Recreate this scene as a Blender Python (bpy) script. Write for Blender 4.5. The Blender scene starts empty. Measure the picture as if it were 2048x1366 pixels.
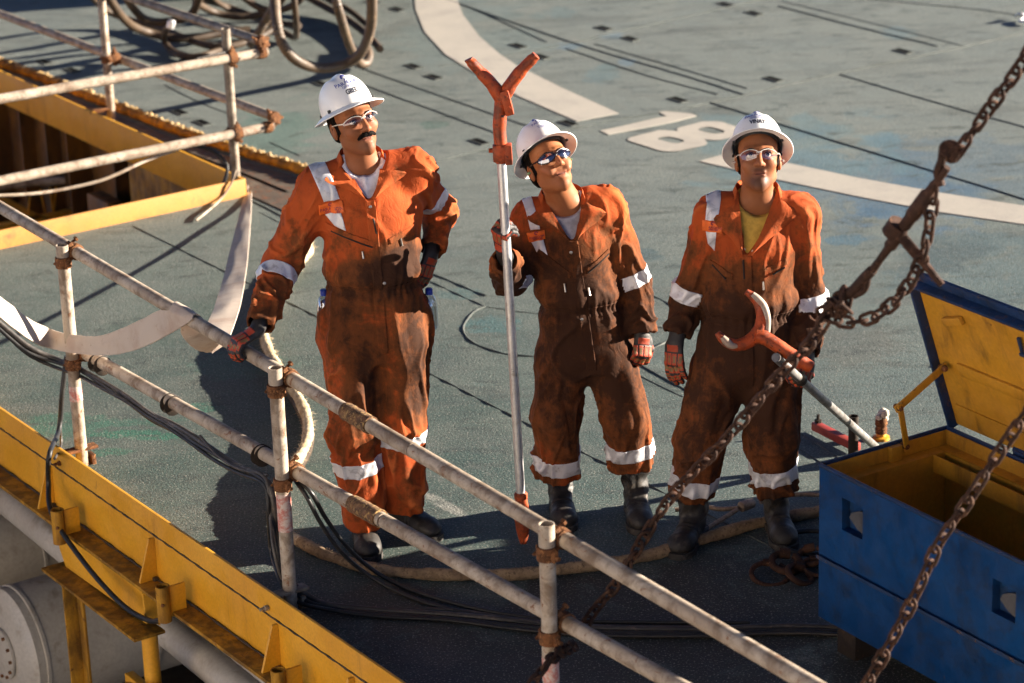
import bpy, bmesh, math, random
import numpy as np
from mathutils import Vector, Matrix, noise as mnoise
random.seed(7); rng = np.random.default_rng(7)
S = bpy.context.scene; COL = S.collection
rad = math.radians
# ------------------------------------------------------------------ camera
FPX = 5351.0; TH = rad(19.9); RO = -0.03469; CAMH = 4.3
_c, _s = math.cos(RO), math.sin(RO)
CF = np.array([0, math.cos(TH), -math.sin(TH)])
_u = np.array([0, math.sin(TH), math.cos(TH)]); _r = np.array([1., 0, 0])
CR = _c*_r + _s*_u; CU = -_s*_r + _c*_u; CP = np.array([0, 0, CAMH])
cam = bpy.data.cameras.new('camera'); camo = bpy.data.objects.new('camera', cam); COL.objects.link(camo)
cam.sensor_width = 36; cam.lens = FPX/2048*36; cam.clip_start = 0.1; cam.clip_end = 500
camo.matrix_world = Matrix(((CR[0], CU[0], -CF[0], CP[0]), (CR[1], CU[1], -CF[1], CP[1]), (CR[2], CU[2], -CF[2], CP[2]), (0, 0, 0, 1)))
cam.dof.use_dof = True; cam.dof.focus_distance = 10.0; cam.dof.aperture_fstop = 3.2
S.camera = camo
# ------------------------------------------------------------------ light
SUN_AZ, SUN_EL = 80.0, 13.5      # azimuth from +Y towards +X
sd = Vector((math.sin(rad(SUN_AZ))*math.cos(rad(SUN_EL)), math.cos(rad(SUN_AZ))*math.cos(rad(SUN_EL)), math.sin(rad(SUN_EL))))
sl = bpy.data.lights.new('sun', 'SUN'); sl.energy = 5.0; sl.angle = rad(0.5); sl.color = (1.0, 0.88, 0.73)
so = bpy.data.objects.new('sun', sl); COL.objects.link(so); so.rotation_euler = sd.to_track_quat('Z', 'Y').to_euler()
W = bpy.data.worlds.new('World'); S.world = W; W.use_nodes = True
wn = W.node_tree; wn.nodes.clear()
sky = wn.nodes.new('ShaderNodeTexSky'); sky.sky_type = 'NISHITA'; sky.sun_disc = False
sky.air_density = 0.2; sky.dust_density = 0.1; sky.altitude = 0
sky.sun_elevation = rad(SUN_EL); sky.sun_rotation = rad(SUN_AZ)
bg = wn.nodes.new('ShaderNodeBackground'); bg.inputs[1].default_value = 0.05
wo = wn.nodes.new('ShaderNodeOutputWorld'); wn.links.new(sky.outputs[0], bg.inputs[0]); wn.links.new(bg.outputs[0], wo.inputs[0])
S.view_settings.view_transform = 'Standard'; S.view_settings.look = 'None'
S.view_settings.exposure = 2.35; S.view_settings.gamma = 1
S.cycles.max_bounces = 6; S.cycles.diffuse_bounces = 3; S.cycles.transparent_max_bounces = 8
S.cycles.use_adaptive_sampling = True; S.cycles.use_denoising = True
S.cycles.caustics_reflective = False; S.cycles.caustics_refractive = False
# ------------------------------------------------------------------ picture <-> place helpers
A3 = lambda *p: np.array(p, float)
def ray(x, y): return (x-1024)/FPX*CR - (y-683)/FPX*CU + CF
def P(x, y, z=0.0):                       # where the sight line meets the level z
    d = ray(x, y); return CP + d*((z-CAMH)/d[2])
def Q(x, y, Y):                           # where it meets the depth Y
    d = ray(x, y); return CP + d*(Y/d[1])
def px(p):
    v = np.asarray(p, float)-CP; w = v@CF
    return 1024+FPX*(v@CR)/w, 683-FPX*(v@CU)/w
def upto(base, y):                        # point above base whose image row is y
    lo, hi = -3.0, 3.8
    for _ in range(50):
        m = (lo+hi)/2
        if px((base[0], base[1], m))[1] > y: lo = m
        else: hi = m
    return A3(base[0], base[1], lo)
BD = np.array([0.5555, -0.8315, 0.0]); AD = np.array([0.8315, 0.5555, 0.0]); ZD = np.array([0, 0, 1.0])
# ------------------------------------------------------------------ objects
def loc_of(o):
    l = np.zeros(3)
    while o is not None: l = l + np.array(o.location); o = o.parent
    return l
def tag(o, label=None, cat=None, group=None, kind=None):
    if label: o['label'] = label
    if cat: o['category'] = cat
    if group: o['group'] = group
    if kind: o['kind'] = kind
    return o
def thing(name, label, cat, loc=(0, 0, 0), group=None):
    o = bpy.data.objects.new(name, None); COL.objects.link(o); o.location = Vector(tuple(loc)); o.empty_display_size = 0.1
    return tag(o, label, cat, group)
def mkobj(name, V, F, m=None, parent=None, smooth=35, attrs=None):
    V = np.asarray(V, float)
    off = loc_of(parent) if parent is not None else np.zeros(3)
    me = bpy.data.meshes.new(name)
    if isinstance(F, np.ndarray):
        me.vertices.add(len(V)); me.vertices.foreach_set('co', (V-off).astype(np.float32).ravel())
        n = F.shape[1]; me.loops.add(F.size); me.loops.foreach_set('vertex_index', F.astype(np.int32).ravel())
        me.polygons.add(len(F)); me.polygons.foreach_set('loop_start', np.arange(0, F.size, n, dtype=np.int32))
        me.polygons.foreach_set('loop_total', np.full(len(F), n, np.int32)); me.update(calc_edges=True)
    else:
        me.from_pydata([tuple(v) for v in (V-off)], [], F)
    me.validate()
    me.update()
    me.polygons.foreach_set('use_smooth', [True]*len(me.polygons))
    if smooth is not None and smooth < 179: me.set_sharp_from_angle(angle=rad(smooth))
    if attrs:
        for k, a in attrs.items():
            a = np.asarray(a, np.float32)
            if a.ndim == 1:
                at = me.attributes.new(k, 'FLOAT', 'POINT'); at.data.foreach_set('value', a)
            else:
                at = me.attributes.new(k, 'FLOAT_COLOR', 'POINT')
                at.data.foreach_set('color', np.concatenate([a, np.ones((len(a), 1), np.float32)], 1).ravel())
    if m: me.materials.append(m)
    o = bpy.data.objects.new(name, me); COL.objects.link(o)
    if parent is not None: o.parent = parent
    return o
def unit(v): v = np.asarray(v, float); return v/(np.linalg.norm(v)+1e-12)
def spline(pts, n=8, closed=False):
    pts = [np.asarray(p, float) for p in pts]
    if len(pts) < 3 and not closed:
        return [pts[0]+(pts[1]-pts[0])*t for t in np.linspace(0, 1, n+1)]
    out = []; m = len(pts)
    for i in range(m if closed else m-1):
        p1, p2 = pts[i], pts[(i+1) % m]
        p0 = pts[(i-1) % m] if (closed or i > 0) else 2*p1-p2
        p3 = pts[(i+2) % m] if (closed or i < m-2) else 2*p2-p1
        for k in range(n):
            t = k/n
            out.append(0.5*(2*p1+(p2-p0)*t+(2*p0-5*p1+4*p2-p3)*t*t+(3*p1-p0-3*p2+p3)*t**3))
    if not closed: out.append(pts[-1])
    return out
def resample(path, step):
    path = np.array(path); d = np.r_[0, np.cumsum(np.linalg.norm(np.diff(path, axis=0), axis=1))]
    n = max(2, int(round(d[-1]/step))+1); t = np.linspace(0, d[-1], n)
    return np.stack([np.interp(t, d, path[:, k]) for k in range(3)], 1), t
class MB:
    def __init__(s): s.v = []; s.f = []
    def add(s, V, F):
        b = len(s.v); s.v.extend(tuple(map(float, v)) for v in V); s.f.extend(tuple(int(i)+b for i in f) for f in F)
    def box(s, c, ax, ay, az, sx, sy, sz, bev=0.0):
        c = np.asarray(c, float); ax, ay, az = map(unit, (ax, ay, az))
        if bev <= 0:
            V = [c+ax*i*sx/2+ay*j*sy/2+az*k*sz/2 for i in (-1, 1) for j in (-1, 1) for k in (-1, 1)]
            F = [(0, 1, 3, 2), (4, 6, 7, 5), (0, 4, 5, 1), (2, 3, 7, 6), (0, 2, 6, 4), (1, 5, 7, 3)]
            s.add(V, F); return
        bm = bmesh.new(); bmesh.ops.create_cube(bm, size=1)
        for v in bm.verts: v.co = Vector((v.co.x*sx, v.co.y*sy, v.co.z*sz))
        bmesh.ops.bevel(bm, geom=bm.edges[:], offset=bev, segments=2, affect='EDGES', profile=0.6)
        bm.verts.ensure_lookup_table()
        s.add([c+ax*v.co.x+ay*v.co.y+az*v.co.z for v in bm.verts], [[v.index for v in f.verts] for f in bm.faces]); bm.free()
    def tube(s, path, r, seg=12, caps=True, rfun=None, up=None, hollow=0):
        path = np.asarray(path, float); n = len(path)
        T = np.gradient(path, axis=0); T /= np.linalg.norm(T, axis=1)[:, None]+1e-12
        a = np.asarray(up, float) if up is not None else (ZD if abs(T[0][2]) < .9 else A3(1, 0, 0))
        N = unit(a-T[0]*(a@T[0])); V = []
        d = np.r_[0, np.cumsum(np.linalg.norm(np.diff(path, axis=0), axis=1))]
        rr = r if hasattr(r, '__len__') else [r]*n
        ang = np.linspace(0, 2*np.pi, seg, endpoint=False)
        for i in range(n):
            N = unit(N-T[i]*(N@T[i])); B = np.cross(T[i], N)
            k = rr[i]*(np.ones(seg) if rfun is None else rfun(d[i], ang))
            V.extend(path[i]+N*(k*np.cos(ang))[:, None]+B*(k*np.sin(ang))[:, None])
        F = [(i*seg+j, i*seg+(j+1) % seg, (i+1)*seg+(j+1) % seg, (i+1)*seg+j) for i in range(n-1) for j in range(seg)]
        if caps:
            F.append(tuple(range(seg))[::-1]); F.append(tuple((n-1)*seg+j for j in range(seg)))
        s.add(V, F)
    def pipe(s, a, b, r, wall=.004, seg=20):     # open tube
        a = np.asarray(a, float); b = np.asarray(b, float); T = unit(b-a); N = unit(np.cross(T, ZD if abs(T[2]) < .9 else A3(1, 0, 0))); B = np.cross(T, N)
        ang = np.linspace(0, 2*np.pi, seg, endpoint=False); V = []
        L = np.linalg.norm(b-a); nn = max(2, int(L/.15))
        rings = [(a+T*L*i/nn, r) for i in range(nn+1)]+[(b, r-wall), (b-T*.12, r-wall), (a+T*.12, r-wall), (a, r-wall)]
        for c, q in rings: V.extend(c+N*(q*np.cos(t))+B*(q*np.sin(t)) for t in ang)
        m = len(rings); F = []
        for i in range(m):
            if i == nn+2: continue
            for j in range(seg): F.append((i*seg+j, i*seg+(j+1) % seg, ((i+1) % m)*seg+(j+1) % seg, ((i+1) % m)*seg+j))
        F.append(tuple((nn+2)*seg+j for j in range(seg))); F.append(tuple((nn+3)*seg+j for j in range(seg))[::-1])
        s.add(V, F)
    def prism(s, pts, vec):                      # planar outline pushed along vec
        n = len(pts); pts = [np.asarray(p, float) for p in pts]; v = np.asarray(vec, float)
        V = pts+[p+v for p in pts]
        s.add(V, [tuple(range(n))[::-1], tuple(range(n, 2*n))]+[(i, (i+1) % n, n+(i+1) % n, n+i) for i in range(n)])
    def lathe(s, c, axis, prof, seg=24, up=None):
        T = unit(axis); a = np.asarray(up, float) if up is not None else (ZD if abs(T[2]) < .9 else A3(1, 0, 0))
        N = unit(a-T*(a@T)); B = np.cross(T, N); c = np.asarray(c, float); ang = np.linspace(0, 2*np.pi, seg, endpoint=False)
        V = [c+T*h+N*(q*np.cos(t))+B*(q*np.sin(t)) for q, h in prof for t in ang]; m = len(prof)
        F = [(i*seg+j, i*seg+(j+1) % seg, (i+1)*seg+(j+1) % seg, (i+1)*seg+j) for i in range(m-1) for j in range(seg)]
        if prof[0][0] > 1e-6: F.append(tuple(range(seg))[::-1])
        if prof[-1][0] > 1e-6: F.append(tuple((m-1)*seg+j for j in range(seg)))
        s.add(V, F)
    def build(s, name, m, parent=None, smooth=35, **k):
        V = np.array(s.v)
        o = mkobj(name, V, s.f, m, parent, smooth)
        bm = bmesh.new(); bm.from_mesh(o.data); bmesh.ops.remove_doubles(bm, verts=bm.verts, dist=1e-6)
        bmesh.ops.recalc_face_normals(bm, faces=bm.faces); bm.to_mesh(o.data); bm.free()
        if smooth is not None and smooth < 179: o.data.set_sharp_from_angle(angle=rad(smooth))
        return o
# ------------------------------------------------------------------ materials
class NT:
    def __init__(s, name):
        s.m = bpy.data.materials.new(name); s.m.use_nodes = True; s.t = s.m.node_tree; s.t.nodes.clear()
        s.out = s.n('ShaderNodeOutputMaterial'); s.b = s.n('ShaderNodeBsdfPrincipled'); s.l(s.b.outputs[0], s.out.inputs[0])
        s.co = None
    def n(s, t, **k):
        nd = s.t.nodes.new(t)
        for a, b in k.items(): setattr(nd, a, b)
        return nd
    def l(s, a, b): s.t.links.new(a, b)
    def setin(s, nd, i, v):
        if hasattr(v, 'is_output') or isinstance(v, bpy.types.NodeSocket): s.l(v, nd.inputs[i])
        else: nd.inputs[i].default_value = v
    def pos(s, world=False):
        if world: return s.n('ShaderNodeNewGeometry').outputs['Position']
        if s.co is None: s.co = s.n('ShaderNodeTexCoord').outputs['Object']
        return s.co
    def mapv(s, v, scale=(1, 1, 1), loc=(0, 0, 0), rot=(0, 0, 0)):
        m = s.n('ShaderNodeMapping'); s.l(v, m.inputs[0]); m.inputs[1].default_value = loc; m.inputs[2].default_value = rot; m.inputs[3].default_value = scale
        return m.outputs[0]
    def noise(s, scale, detail=4, rough=.6, v=None, dist=0.0):
        n = s.n('ShaderNodeTexNoise'); s.l(v if v is not None else s.pos(), n.inputs['Vector'])
        n.inputs['Scale'].default_value = scale; n.inputs['Detail'].default_value = detail; n.inputs['Roughness'].default_value = rough; n.inputs['Distortion'].default_value = dist
        return n.outputs['Fac']
    def ramp(s, f, lo, hi, a=0.0, b=1.0):
        n = s.n('ShaderNodeMapRange'); n.interpolation_type = 'SMOOTHSTEP'; s.setin(n, 0, f)
        n.inputs[1].default_value = lo; n.inputs[2].default_value = hi; n.inputs[3].default_value = a; n.inputs[4].default_value = b
        return n.outputs[0]
    def mix(s, f, a, b, mode='MIX'):
        n = s.n('ShaderNodeMix', data_type='RGBA', blend_type=mode); s.setin(n, 0, f)
        for i, v in ((6, a), (7, b)):
            if isinstance(v, tuple): n.inputs[i].default_value = (*v, 1) if len(v) == 3 else v
            else: s.l(v, n.inputs[i])
        return n.outputs[2]
    def math(s, op, a, b=0.0, c=None):
        n = s.n('ShaderNodeMath', operation=op); s.setin(n, 0, a); s.setin(n, 1, b)
        if c is not None: s.setin(n, 2, c)
        return n.outputs[0]
    def bump(s, h, strength=.3, dist=.01, prev=None):
        n = s.n('ShaderNodeBump'); n.inputs['Strength'].default_value = strength; n.inputs['Distance'].default_value = dist; s.l(h, n.inputs['Height'])
        if prev is not None: s.l(prev, n.inputs['Normal'])
        return n.outputs[0]
    def attr(s, name):
        return s.n('ShaderNodeAttribute', attribute_name=name)
    def fin(s, col=None, rough=.6, metal=0.0, normal=None, **k):
        if col is not None: s.setin(s.b, 'Base Color', (*col, 1) if isinstance(col, tuple) else col)
        s.setin(s.b, 'Roughness', rough); s.setin(s.b, 'Metallic', metal)
        if normal is not None: s.l(normal, s.b.inputs['Normal'])
        for a, b in k.items(): s.setin(s.b, a.replace('_', ' '), b)
        return s.m
def worn(name, base, alt=None, dirt=(.05, .035, .025), rust=(.16, .05, .015), dirt_amt=.4, rust_amt=.15, scale=6, rough=.5, metal=0.0, bump=.15, streak=False, fine=60):
    t = NT(name); v = t.pos(True)
    alt = alt or tuple(c*.75 for c in base)
    c = t.mix(t.ramp(t.noise(scale*.6, 5), .35, .7), base, alt)
    vv = t.mapv(v, (1, 1, .22)) if streak else v
    d = t.ramp(t.noise(scale*1.7, 7, .68, vv, .4), .62-dirt_amt*.35, .80-dirt_amt*.25)
    c = t.mix(t.math('MULTIPLY', d, .75), c, dirt)
    r = t.ramp(t.noise(scale*3.1, 8, .7, v, .8), .70-rust_amt*.4, .76-rust_amt*.36)
    c = t.mix(r, c, rust)
    f = t.noise(fine, 3, .6, v)
    c = t.mix(t.ramp(f, .3, .7, .0, .28), c, tuple(x*.45 for x in base))
    bp = t.bump(t.math('ADD', f, t.math('MULTIPLY', r, .8)), bump, .004)
    return t.fin(c, t.ramp(t.noise(scale*2, 4), .3, .7, rough-.1, rough+.15), metal, bp)
M = {}
M['scaf'] = worn('galvanised_tube', (.44, .375, .30), (.30, .235, .175), dirt=(.11, .065, .035), rust=(.18, .07, .026), dirt_amt=.6, rust_amt=.30, scale=8, rough=.6, metal=.0, bump=.3, fine=140)
M['scaf_dark'] = worn('weathered_tube', (.32, .27, .20), (.20, .16, .12), dirt=(.05, .032, .02), rust_amt=.3, dirt_amt=.6, scale=9, rough=.55, metal=.1, bump=.3, fine=140)
M['rust'] = worn('rusty_steel', (.20, .085, .035), (.11, .045, .022), dirt=(.03, .018, .01), rust=(.32, .15, .06), dirt_amt=.6, rust_amt=.4, scale=22, rough=.8, bump=.6, fine=160)
M['rustsleeve'] = worn('rust_scaled_sleeve', (.22, .11, .045), (.12, .05, .02), dirt=(.03, .018, .01), rust=(.45, .28, .10), dirt_amt=.7, rust_amt=.45, scale=20, rough=.85, bump=.8, fine=120)
M['yellow'] = worn('yellow_paint', (.70, .345, .022), (.60, .275, .018), dirt=(.10, .045, .012), rust=(.12, .04, .012), dirt_amt=.18, rust_amt=.06, scale=3.5, rough=.45, bump=.12, streak=True, fine=90)
M['yellow_dirty'] = worn('dirty_yellow_paint', (.50, .25, .02), (.28, .13, .018), dirt=(.035, .02, .01), rust=(.10, .035, .012), dirt_amt=.75, rust_amt=.3, scale=7, rough=.6, bump=.4, streak=True, fine=90)
M['yellow_pit'] = worn('dark_yellow_paint', (.24, .105, .014), (.10, .042, .010), dirt=(.022, .013, .008), rust=(.13, .045, .015), dirt_amt=.6, rust_amt=.25, scale=3, rough=.55, bump=.3, streak=True)  # darker yellow for surfaces inside the hatch
M['yellow_sun'] = worn('sunlit_edge_yellow', (.43, .195, .03), (.36, .15, .025), dirt=(.10, .045, .012), rust=(.12, .04, .012), dirt_amt=.25, rust_amt=.10, scale=4, rough=.6, bump=.12, fine=90)
M['weld'] = worn('sooty_weld', (.07, .045, .02), (.03, .02, .012), rust_amt=.3, scale=18, rough=.7, bump=.6)
M['black_rub'] = worn('black_rubber', (.018, .018, .019), (.03, .028, .026), dirt=(.10, .08, .06), rust_amt=0, dirt_amt=.1, scale=10, rough=.42, bump=.2)
M['cable'] = worn('dusty_cable', (.05, .042, .036), (.025, .022, .02), dirt=(.16, .12, .09), rust_amt=0, dirt_amt=.3, scale=14, rough=.5, bump=.3)
M['hose'] = worn('brown_hose', (.075, .050, .031), (.040, .027, .018), dirt=(.02, .015, .012), rust=(.14, .10, .06), rust_amt=.15, dirt_amt=.4, scale=5, rough=.55, bump=.2)
M['hose_ribbed'] = worn('ribbed_hose_rubber', (.12, .08, .048), (.06, .04, .025), dirt=(.02, .015, .012), rust=(.30, .22, .13), rust_amt=.2, dirt_amt=.4, scale=5, rough=.5, bump=.2)
M['white_pipe'] = worn('white_pipe_paint', (.46, .43, .38), (.36, .33, .29), dirt=(.20, .16, .11), rust=(.20, .08, .03), dirt_amt=.3, rust_amt=.1, scale=4, rough=.45, bump=.1)
M['blue'] = worn('blue_paint', (.003, .045, .155), (.0025, .032, .115), dirt=(.012, .02, .04), rust=(.07, .04, .025), dirt_amt=.5, rust_amt=.13, scale=5, rough=.42, bump=.15)
M['blue_edge'] = worn('scuffed_blue_edge', (.006, .03, .10), (.004, .025, .08), dirt=(.015, .02, .03), rust=(.09, .04, .02), dirt_amt=.5, rust_amt=.3, scale=9, rough=.5, bump=.4)
M['box_yellow'] = worn('box_inner_yellow', (.56, .27, .02), (.46, .21, .016), dirt=(.08, .04, .012), rust=(.09, .03, .012), dirt_amt=.3, rust_amt=.1, scale=5, rough=.5, bump=.15, streak=True)
M['red'] = worn('red_paint', (.38, .045, .025), (.28, .032, .02), dirt_amt=.2, rust_amt=.1, scale=9, rough=.5)
M['tool_orange'] = worn('chipped_orange_paint', (.46, .075, .016), (.32, .05, .013), dirt=(.05, .022, .012), rust=(.03, .018, .014), dirt_amt=.6, rust_amt=.34, scale=13, rough=.5, bump=.3)
M['alu'] = worn('brushed_aluminium', (.66, .65, .64), (.55, .55, .55), dirt=(.3, .26, .22), rust_amt=.02, dirt_amt=.15, scale=9, rough=.36, metal=.6, bump=.05)
M['steel_dark'] = worn('handled_steel', (.30, .29, .28), (.20, .19, .18), dirt=(.10, .08, .06), rust_amt=.1, dirt_amt=.5, scale=10, rough=.42, metal=.4, bump=.1)
M['chain'] = worn('rusted_chain', (.070, .034, .022), (.036, .019, .013), dirt=(.014, .009, .007), rust=(.13, .065, .036), dirt_amt=.5, rust_amt=.35, scale=16, rough=.72, metal=.0, bump=.5, fine=200)
M['dark'] = worn('dark_steel', (.035, .028, .022), (.02, .016, .014), dirt_amt=.4, rust_amt=.25, rust=(.08, .035, .015), scale=8, rough=.6, bump=.3)
M['slot'] = NT('pocket_black').fin((.004, .004, .004), .9, Specular_IOR_Level=.05)  # flat black standing in for the dark inside deck recesses
M['bounce_white'] = worn('bounce_wall_white', (.62, .56, .50), (.56, .50, .44), dirt_amt=.05, rust_amt=.0, scale=1, rough=.6)
for k_, v_ in (('chain', .15), ('black_rub', .3), ('dark', .15), ('rust', .15), ('tool_orange', .3), ('hose', .25), ('blue', .3), ('scaf', .25), ('yellow_dirty', .25)):
    for n_ in M[k_].node_tree.nodes:
        if n_.type == 'BSDF_PRINCIPLED': n_.inputs['Specular IOR Level'].default_value = v_
# ------------------------------------------------------------------ deck
def deck_material():
    t = NT('deck_paint'); v = t.pos(True)
    far = t.ramp(t.n('ShaderNodeSeparateXYZ').outputs[1], 0, 1)  # placeholder, re-linked below
    sep = t.n('ShaderNodeSeparateXYZ'); t.l(v, sep.inputs[0]); X, Y = sep.outputs[0], sep.outputs[1]
    big = t.noise(.55, 5, .6, v, .3); med = t.noise(2.3, 7, .65, v, .5); sm = t.noise(13, 6, .65, v); fine = t.noise(95, 3, .75, v)
    c = t.mix(t.ramp(big, .35, .65), (.030, .066, .056), (.055, .082, .071))
    c = t.mix(t.ramp(med, .42, .66, 0, .75), c, (.096, .118, .104))
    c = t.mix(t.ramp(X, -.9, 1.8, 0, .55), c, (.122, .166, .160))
    wipe = t.noise(5, 6, .7, t.mapv(v, (.35, 2.2, 1), (0, 0, 0), (0, 0, rad(-34))), .6); c = t.mix(t.ramp(wipe, .50, .68, 0, .65), c, (.045, .060, .054))
    c = t.mix(t.ramp(t.noise(3.1, 6, .7, t.mapv(v, (1, 1, 1), (7, 3, 0)), 1.2), .56, .75, 0, .6), c, (.11, .165, .155))
    c = t.mix(t.ramp(Y, 10.8, 15.5, 0, .62), c, (.215, .238, .222))  # lighter towards the far panels
    c = t.mix(t.ramp(t.noise(1.7, 6, .72, t.mapv(v, (.5, 1.6, 1), (3, 1, 0), (0, 0, rad(20))), .9), .50, .64, 0, .7), c, (.095, .110, .10))            # broken up by darker patches
    c = t.mix(t.ramp(t.noise(6, 6, .75, t.mapv(v, (1, 1, 1), (1, 9, 0)), .8), .63, .72, 0, .55), c, (.07, .075, .07))
    c = t.mix(t.ramp(t.noise(9, 4, .7, t.mapv(v, (1, 1, 1), (4, 2, 0)), .5), .70, .78, 0, .5), c, (.23, .12, .075))
    # stains with their own place on the deck: x, y, rx, ry, colour, strength
    st = []
    for (a, b, rx, ry, col, k) in [(250, 868, .17, .05, (.012, .12, .075), .9), (320, 873, .14, .05, (.012, .12, .075), .9), (205, 905, .13, .05, (.012, .12, .075), .7), (130, 850, .22, .16, (.02, .13, .085), .6), (405, 815, .09, .07, (.02, .13, .085), .75),
                                   (280, 845, .2, .05, (.02, .12, .08), .6), (480, 730, .25, .2, (.05, .17, .13), .35), (985, 650, .16, .12, (.03, .13, .14), .55), (920, 588, .12, .1, (.03, .12, .13), .45),
                                   (1720, 355, .55, .9, (.05, .13, .22), .45), (1830, 400, .45, .5, (.04, .12, .22), .45), (1930, 350, .6, .8, (.05, .12, .19), .4), (1595, 300, .6, .9, (.10, .2, .23), .5), (1690, 480, .12, .1, (.04, .13, .2), .7),
                                   (1745, 426, .1, .1, (.03, .1, .18), .7), (560, 265, .3, .8, (.06, .16, .13), .5), (940, 70, .5, 1.2, (.13, .2, .2), .3), (1980, 540, .5, .5, (.05, .11, .13), .5),
                                   (1120, 25, .12, .2, (.11, .17, .18), .7), (1205, 150, .12, .22, (.11, .17, .18), .8), (1215, 135, .08, .12, (.11, .17, .18), .8), (1190, 160, .08, .1, (.1, .15, .16), .8), (1140, 92, .1, .12, (.12, .19, .24), .8), (1225, 72, .1, .12, (.12, .19, .24), .7),
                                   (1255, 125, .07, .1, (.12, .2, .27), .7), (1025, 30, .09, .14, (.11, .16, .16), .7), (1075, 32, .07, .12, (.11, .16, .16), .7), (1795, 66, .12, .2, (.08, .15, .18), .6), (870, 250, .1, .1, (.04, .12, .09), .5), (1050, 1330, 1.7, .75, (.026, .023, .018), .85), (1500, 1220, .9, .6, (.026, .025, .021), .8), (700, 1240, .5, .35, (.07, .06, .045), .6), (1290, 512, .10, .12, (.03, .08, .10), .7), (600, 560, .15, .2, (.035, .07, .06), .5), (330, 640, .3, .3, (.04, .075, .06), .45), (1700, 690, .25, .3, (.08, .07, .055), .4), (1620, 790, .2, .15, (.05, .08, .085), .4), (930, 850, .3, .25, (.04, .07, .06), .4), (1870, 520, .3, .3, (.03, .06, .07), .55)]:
        p = P(a, b); dx = t.math('DIVIDE', t.math('SUBTRACT', X, float(p[0])), rx); dy = t.math('DIVIDE', t.math('SUBTRACT', Y, float(p[1])), ry)
        r = t.math('ADD', t.math('MULTIPLY', dx, dx), t.math('MULTIPLY', dy, dy))
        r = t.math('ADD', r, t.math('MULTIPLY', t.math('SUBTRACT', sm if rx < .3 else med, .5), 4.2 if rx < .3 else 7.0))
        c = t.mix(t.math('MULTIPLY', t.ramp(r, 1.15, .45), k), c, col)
    p = P(890, 1010); q = t.mapv(v, (1, 1, 1), (-float(p[0]), -float(p[1]), 0)); q = t.mapv(q, (1, 1, 1), (0, 0, 0), (0, 0, rad(56)))
    s2 = t.n('ShaderNodeSeparateXYZ'); t.l(q, s2.inputs[0])
    r = t.math('ADD', t.math('POWER', t.math('ABSOLUTE', t.math('DIVIDE', s2.outputs[0], .17)), 2.0), t.math('POWER', t.math('ABSOLUTE', t.math('DIVIDE', s2.outputs[1], .035)), 2.0))
    c = t.mix(t.math('MULTIPLY', t.ramp(t.math('ADD', r, t.math('MULTIPLY', t.math('SUBTRACT', sm, .5), 3.0)), 1.3, .2), .45), c, (.5, .47, .42))
    mot = t.noise(7, 7, .72, t.mapv(v, (.6, 1.5, 1), (5, 2, 0), (0, 0, rad(-25))), .7); c = t.mix(t.ramp(mot, .52, .67, 0, .85), c, (.028, .042, .038))
    c = t.mix(t.ramp(t.noise(4.2, 7, .75, t.mapv(v, (1, 1, 1), (9, 6, 0)), 1.1), .60, .72, 0, .6), c, (.20, .20, .175))
    c = t.mix(t.ramp(fine, .42, .60, .0, .7), c, (.022, .030, .027))
    c = t.mix(t.ramp(t.noise(110, 2, .6, v), .57, .68, 0, .6), c, (.36, .34, .29))
    b = t.bump(t.math('ADD', t.noise(100, 3, .8, v), t.math('MULTIPLY', med, 1.0)), .75, .009)
    b = t.bump(t.noise(1.1, 3, .5, v), .25, .06, b)
    return t.fin(c, t.ramp(med, .3, .7, .62, .8), 0, b)
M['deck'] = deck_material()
def paint_material():
    t = NT('white_deck_paint'); v = t.pos(True)
    c = t.mix(t.ramp(t.noise(3, 7, .7, v), .4, .7), (.43, .39, .33), (.34, .31, .27))
    c = t.mix(t.ramp(t.noise(14, 7, .7, v, .6), .62, .72, 0, .8), c, (.25, .26, .24))
    c = t.mix(t.ramp(t.noise(150, 2, .7, v), .4, .65, 0, .35), c, (.25, .25, .23))
    return t.fin(c, .7, 0, t.bump(t.noise(170, 3, .75, v), .5, .006))
M['dpaint'] = paint_material()
M['seam'] = worn('weld_seam', (.045, .055, .05), (.10, .11, .10), dirt=(.015, .02, .018), rust_amt=.15, dirt_amt=.5, scale=14, rough=.75, bump=.6)
g0 = P(0, 815, .1)*[1, 1, 0]; gdir = BD            # deck edge (girder line)
pc = P(491, 392)*[1, 1, 0]                          # corner of the hatch opening
GL, GR = g0-gdir*14, g0+gdir*16                     # far/near ends of the girder line
PA = pc-AD*6.0                                      # hatch: near edge runs to the left
PB = pc-BD*16.0                                     # hatch: far edge runs away from the camera
# deck = sheet with the hatch cut out
gi = g0+gdir*((pc-g0)@gdir)                         # foot of hatch corner on the girder line
wgap = (pc-g0)@AD
top = [GR, GR+AD*26, PB+AD*22, PB, pc, pc-AD*(wgap)+0*gdir]
dv = [GR, GR+AD*26, PB+AD*(22), PB, pc, pc-AD*wgap]
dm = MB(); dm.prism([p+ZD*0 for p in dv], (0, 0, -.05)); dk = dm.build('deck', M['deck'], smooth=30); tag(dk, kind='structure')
def sheet(name, polys, m, z=.004, th=.004, kind='structure', parent=None):
    mb = MB()
    for pl in polys:
        mb.prism([A3(p[0], p[1], z-th+.0005) for p in pl], (0, 0, th-.0005))
    o = mb.build(name, m, parent, smooth=30)
    if kind: tag(o, kind=kind)
    return o
def z1(p, s=2.9257, ox=740, oy=0): return P(ox+p[0]/s, oy+p[1]/s)
def z2(p): return P(1380+p[0]/2.970, p[1]/2.970)
def zd(p): return P(1180+p[0]/6.827, 210+p[1]/6.827)
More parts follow.
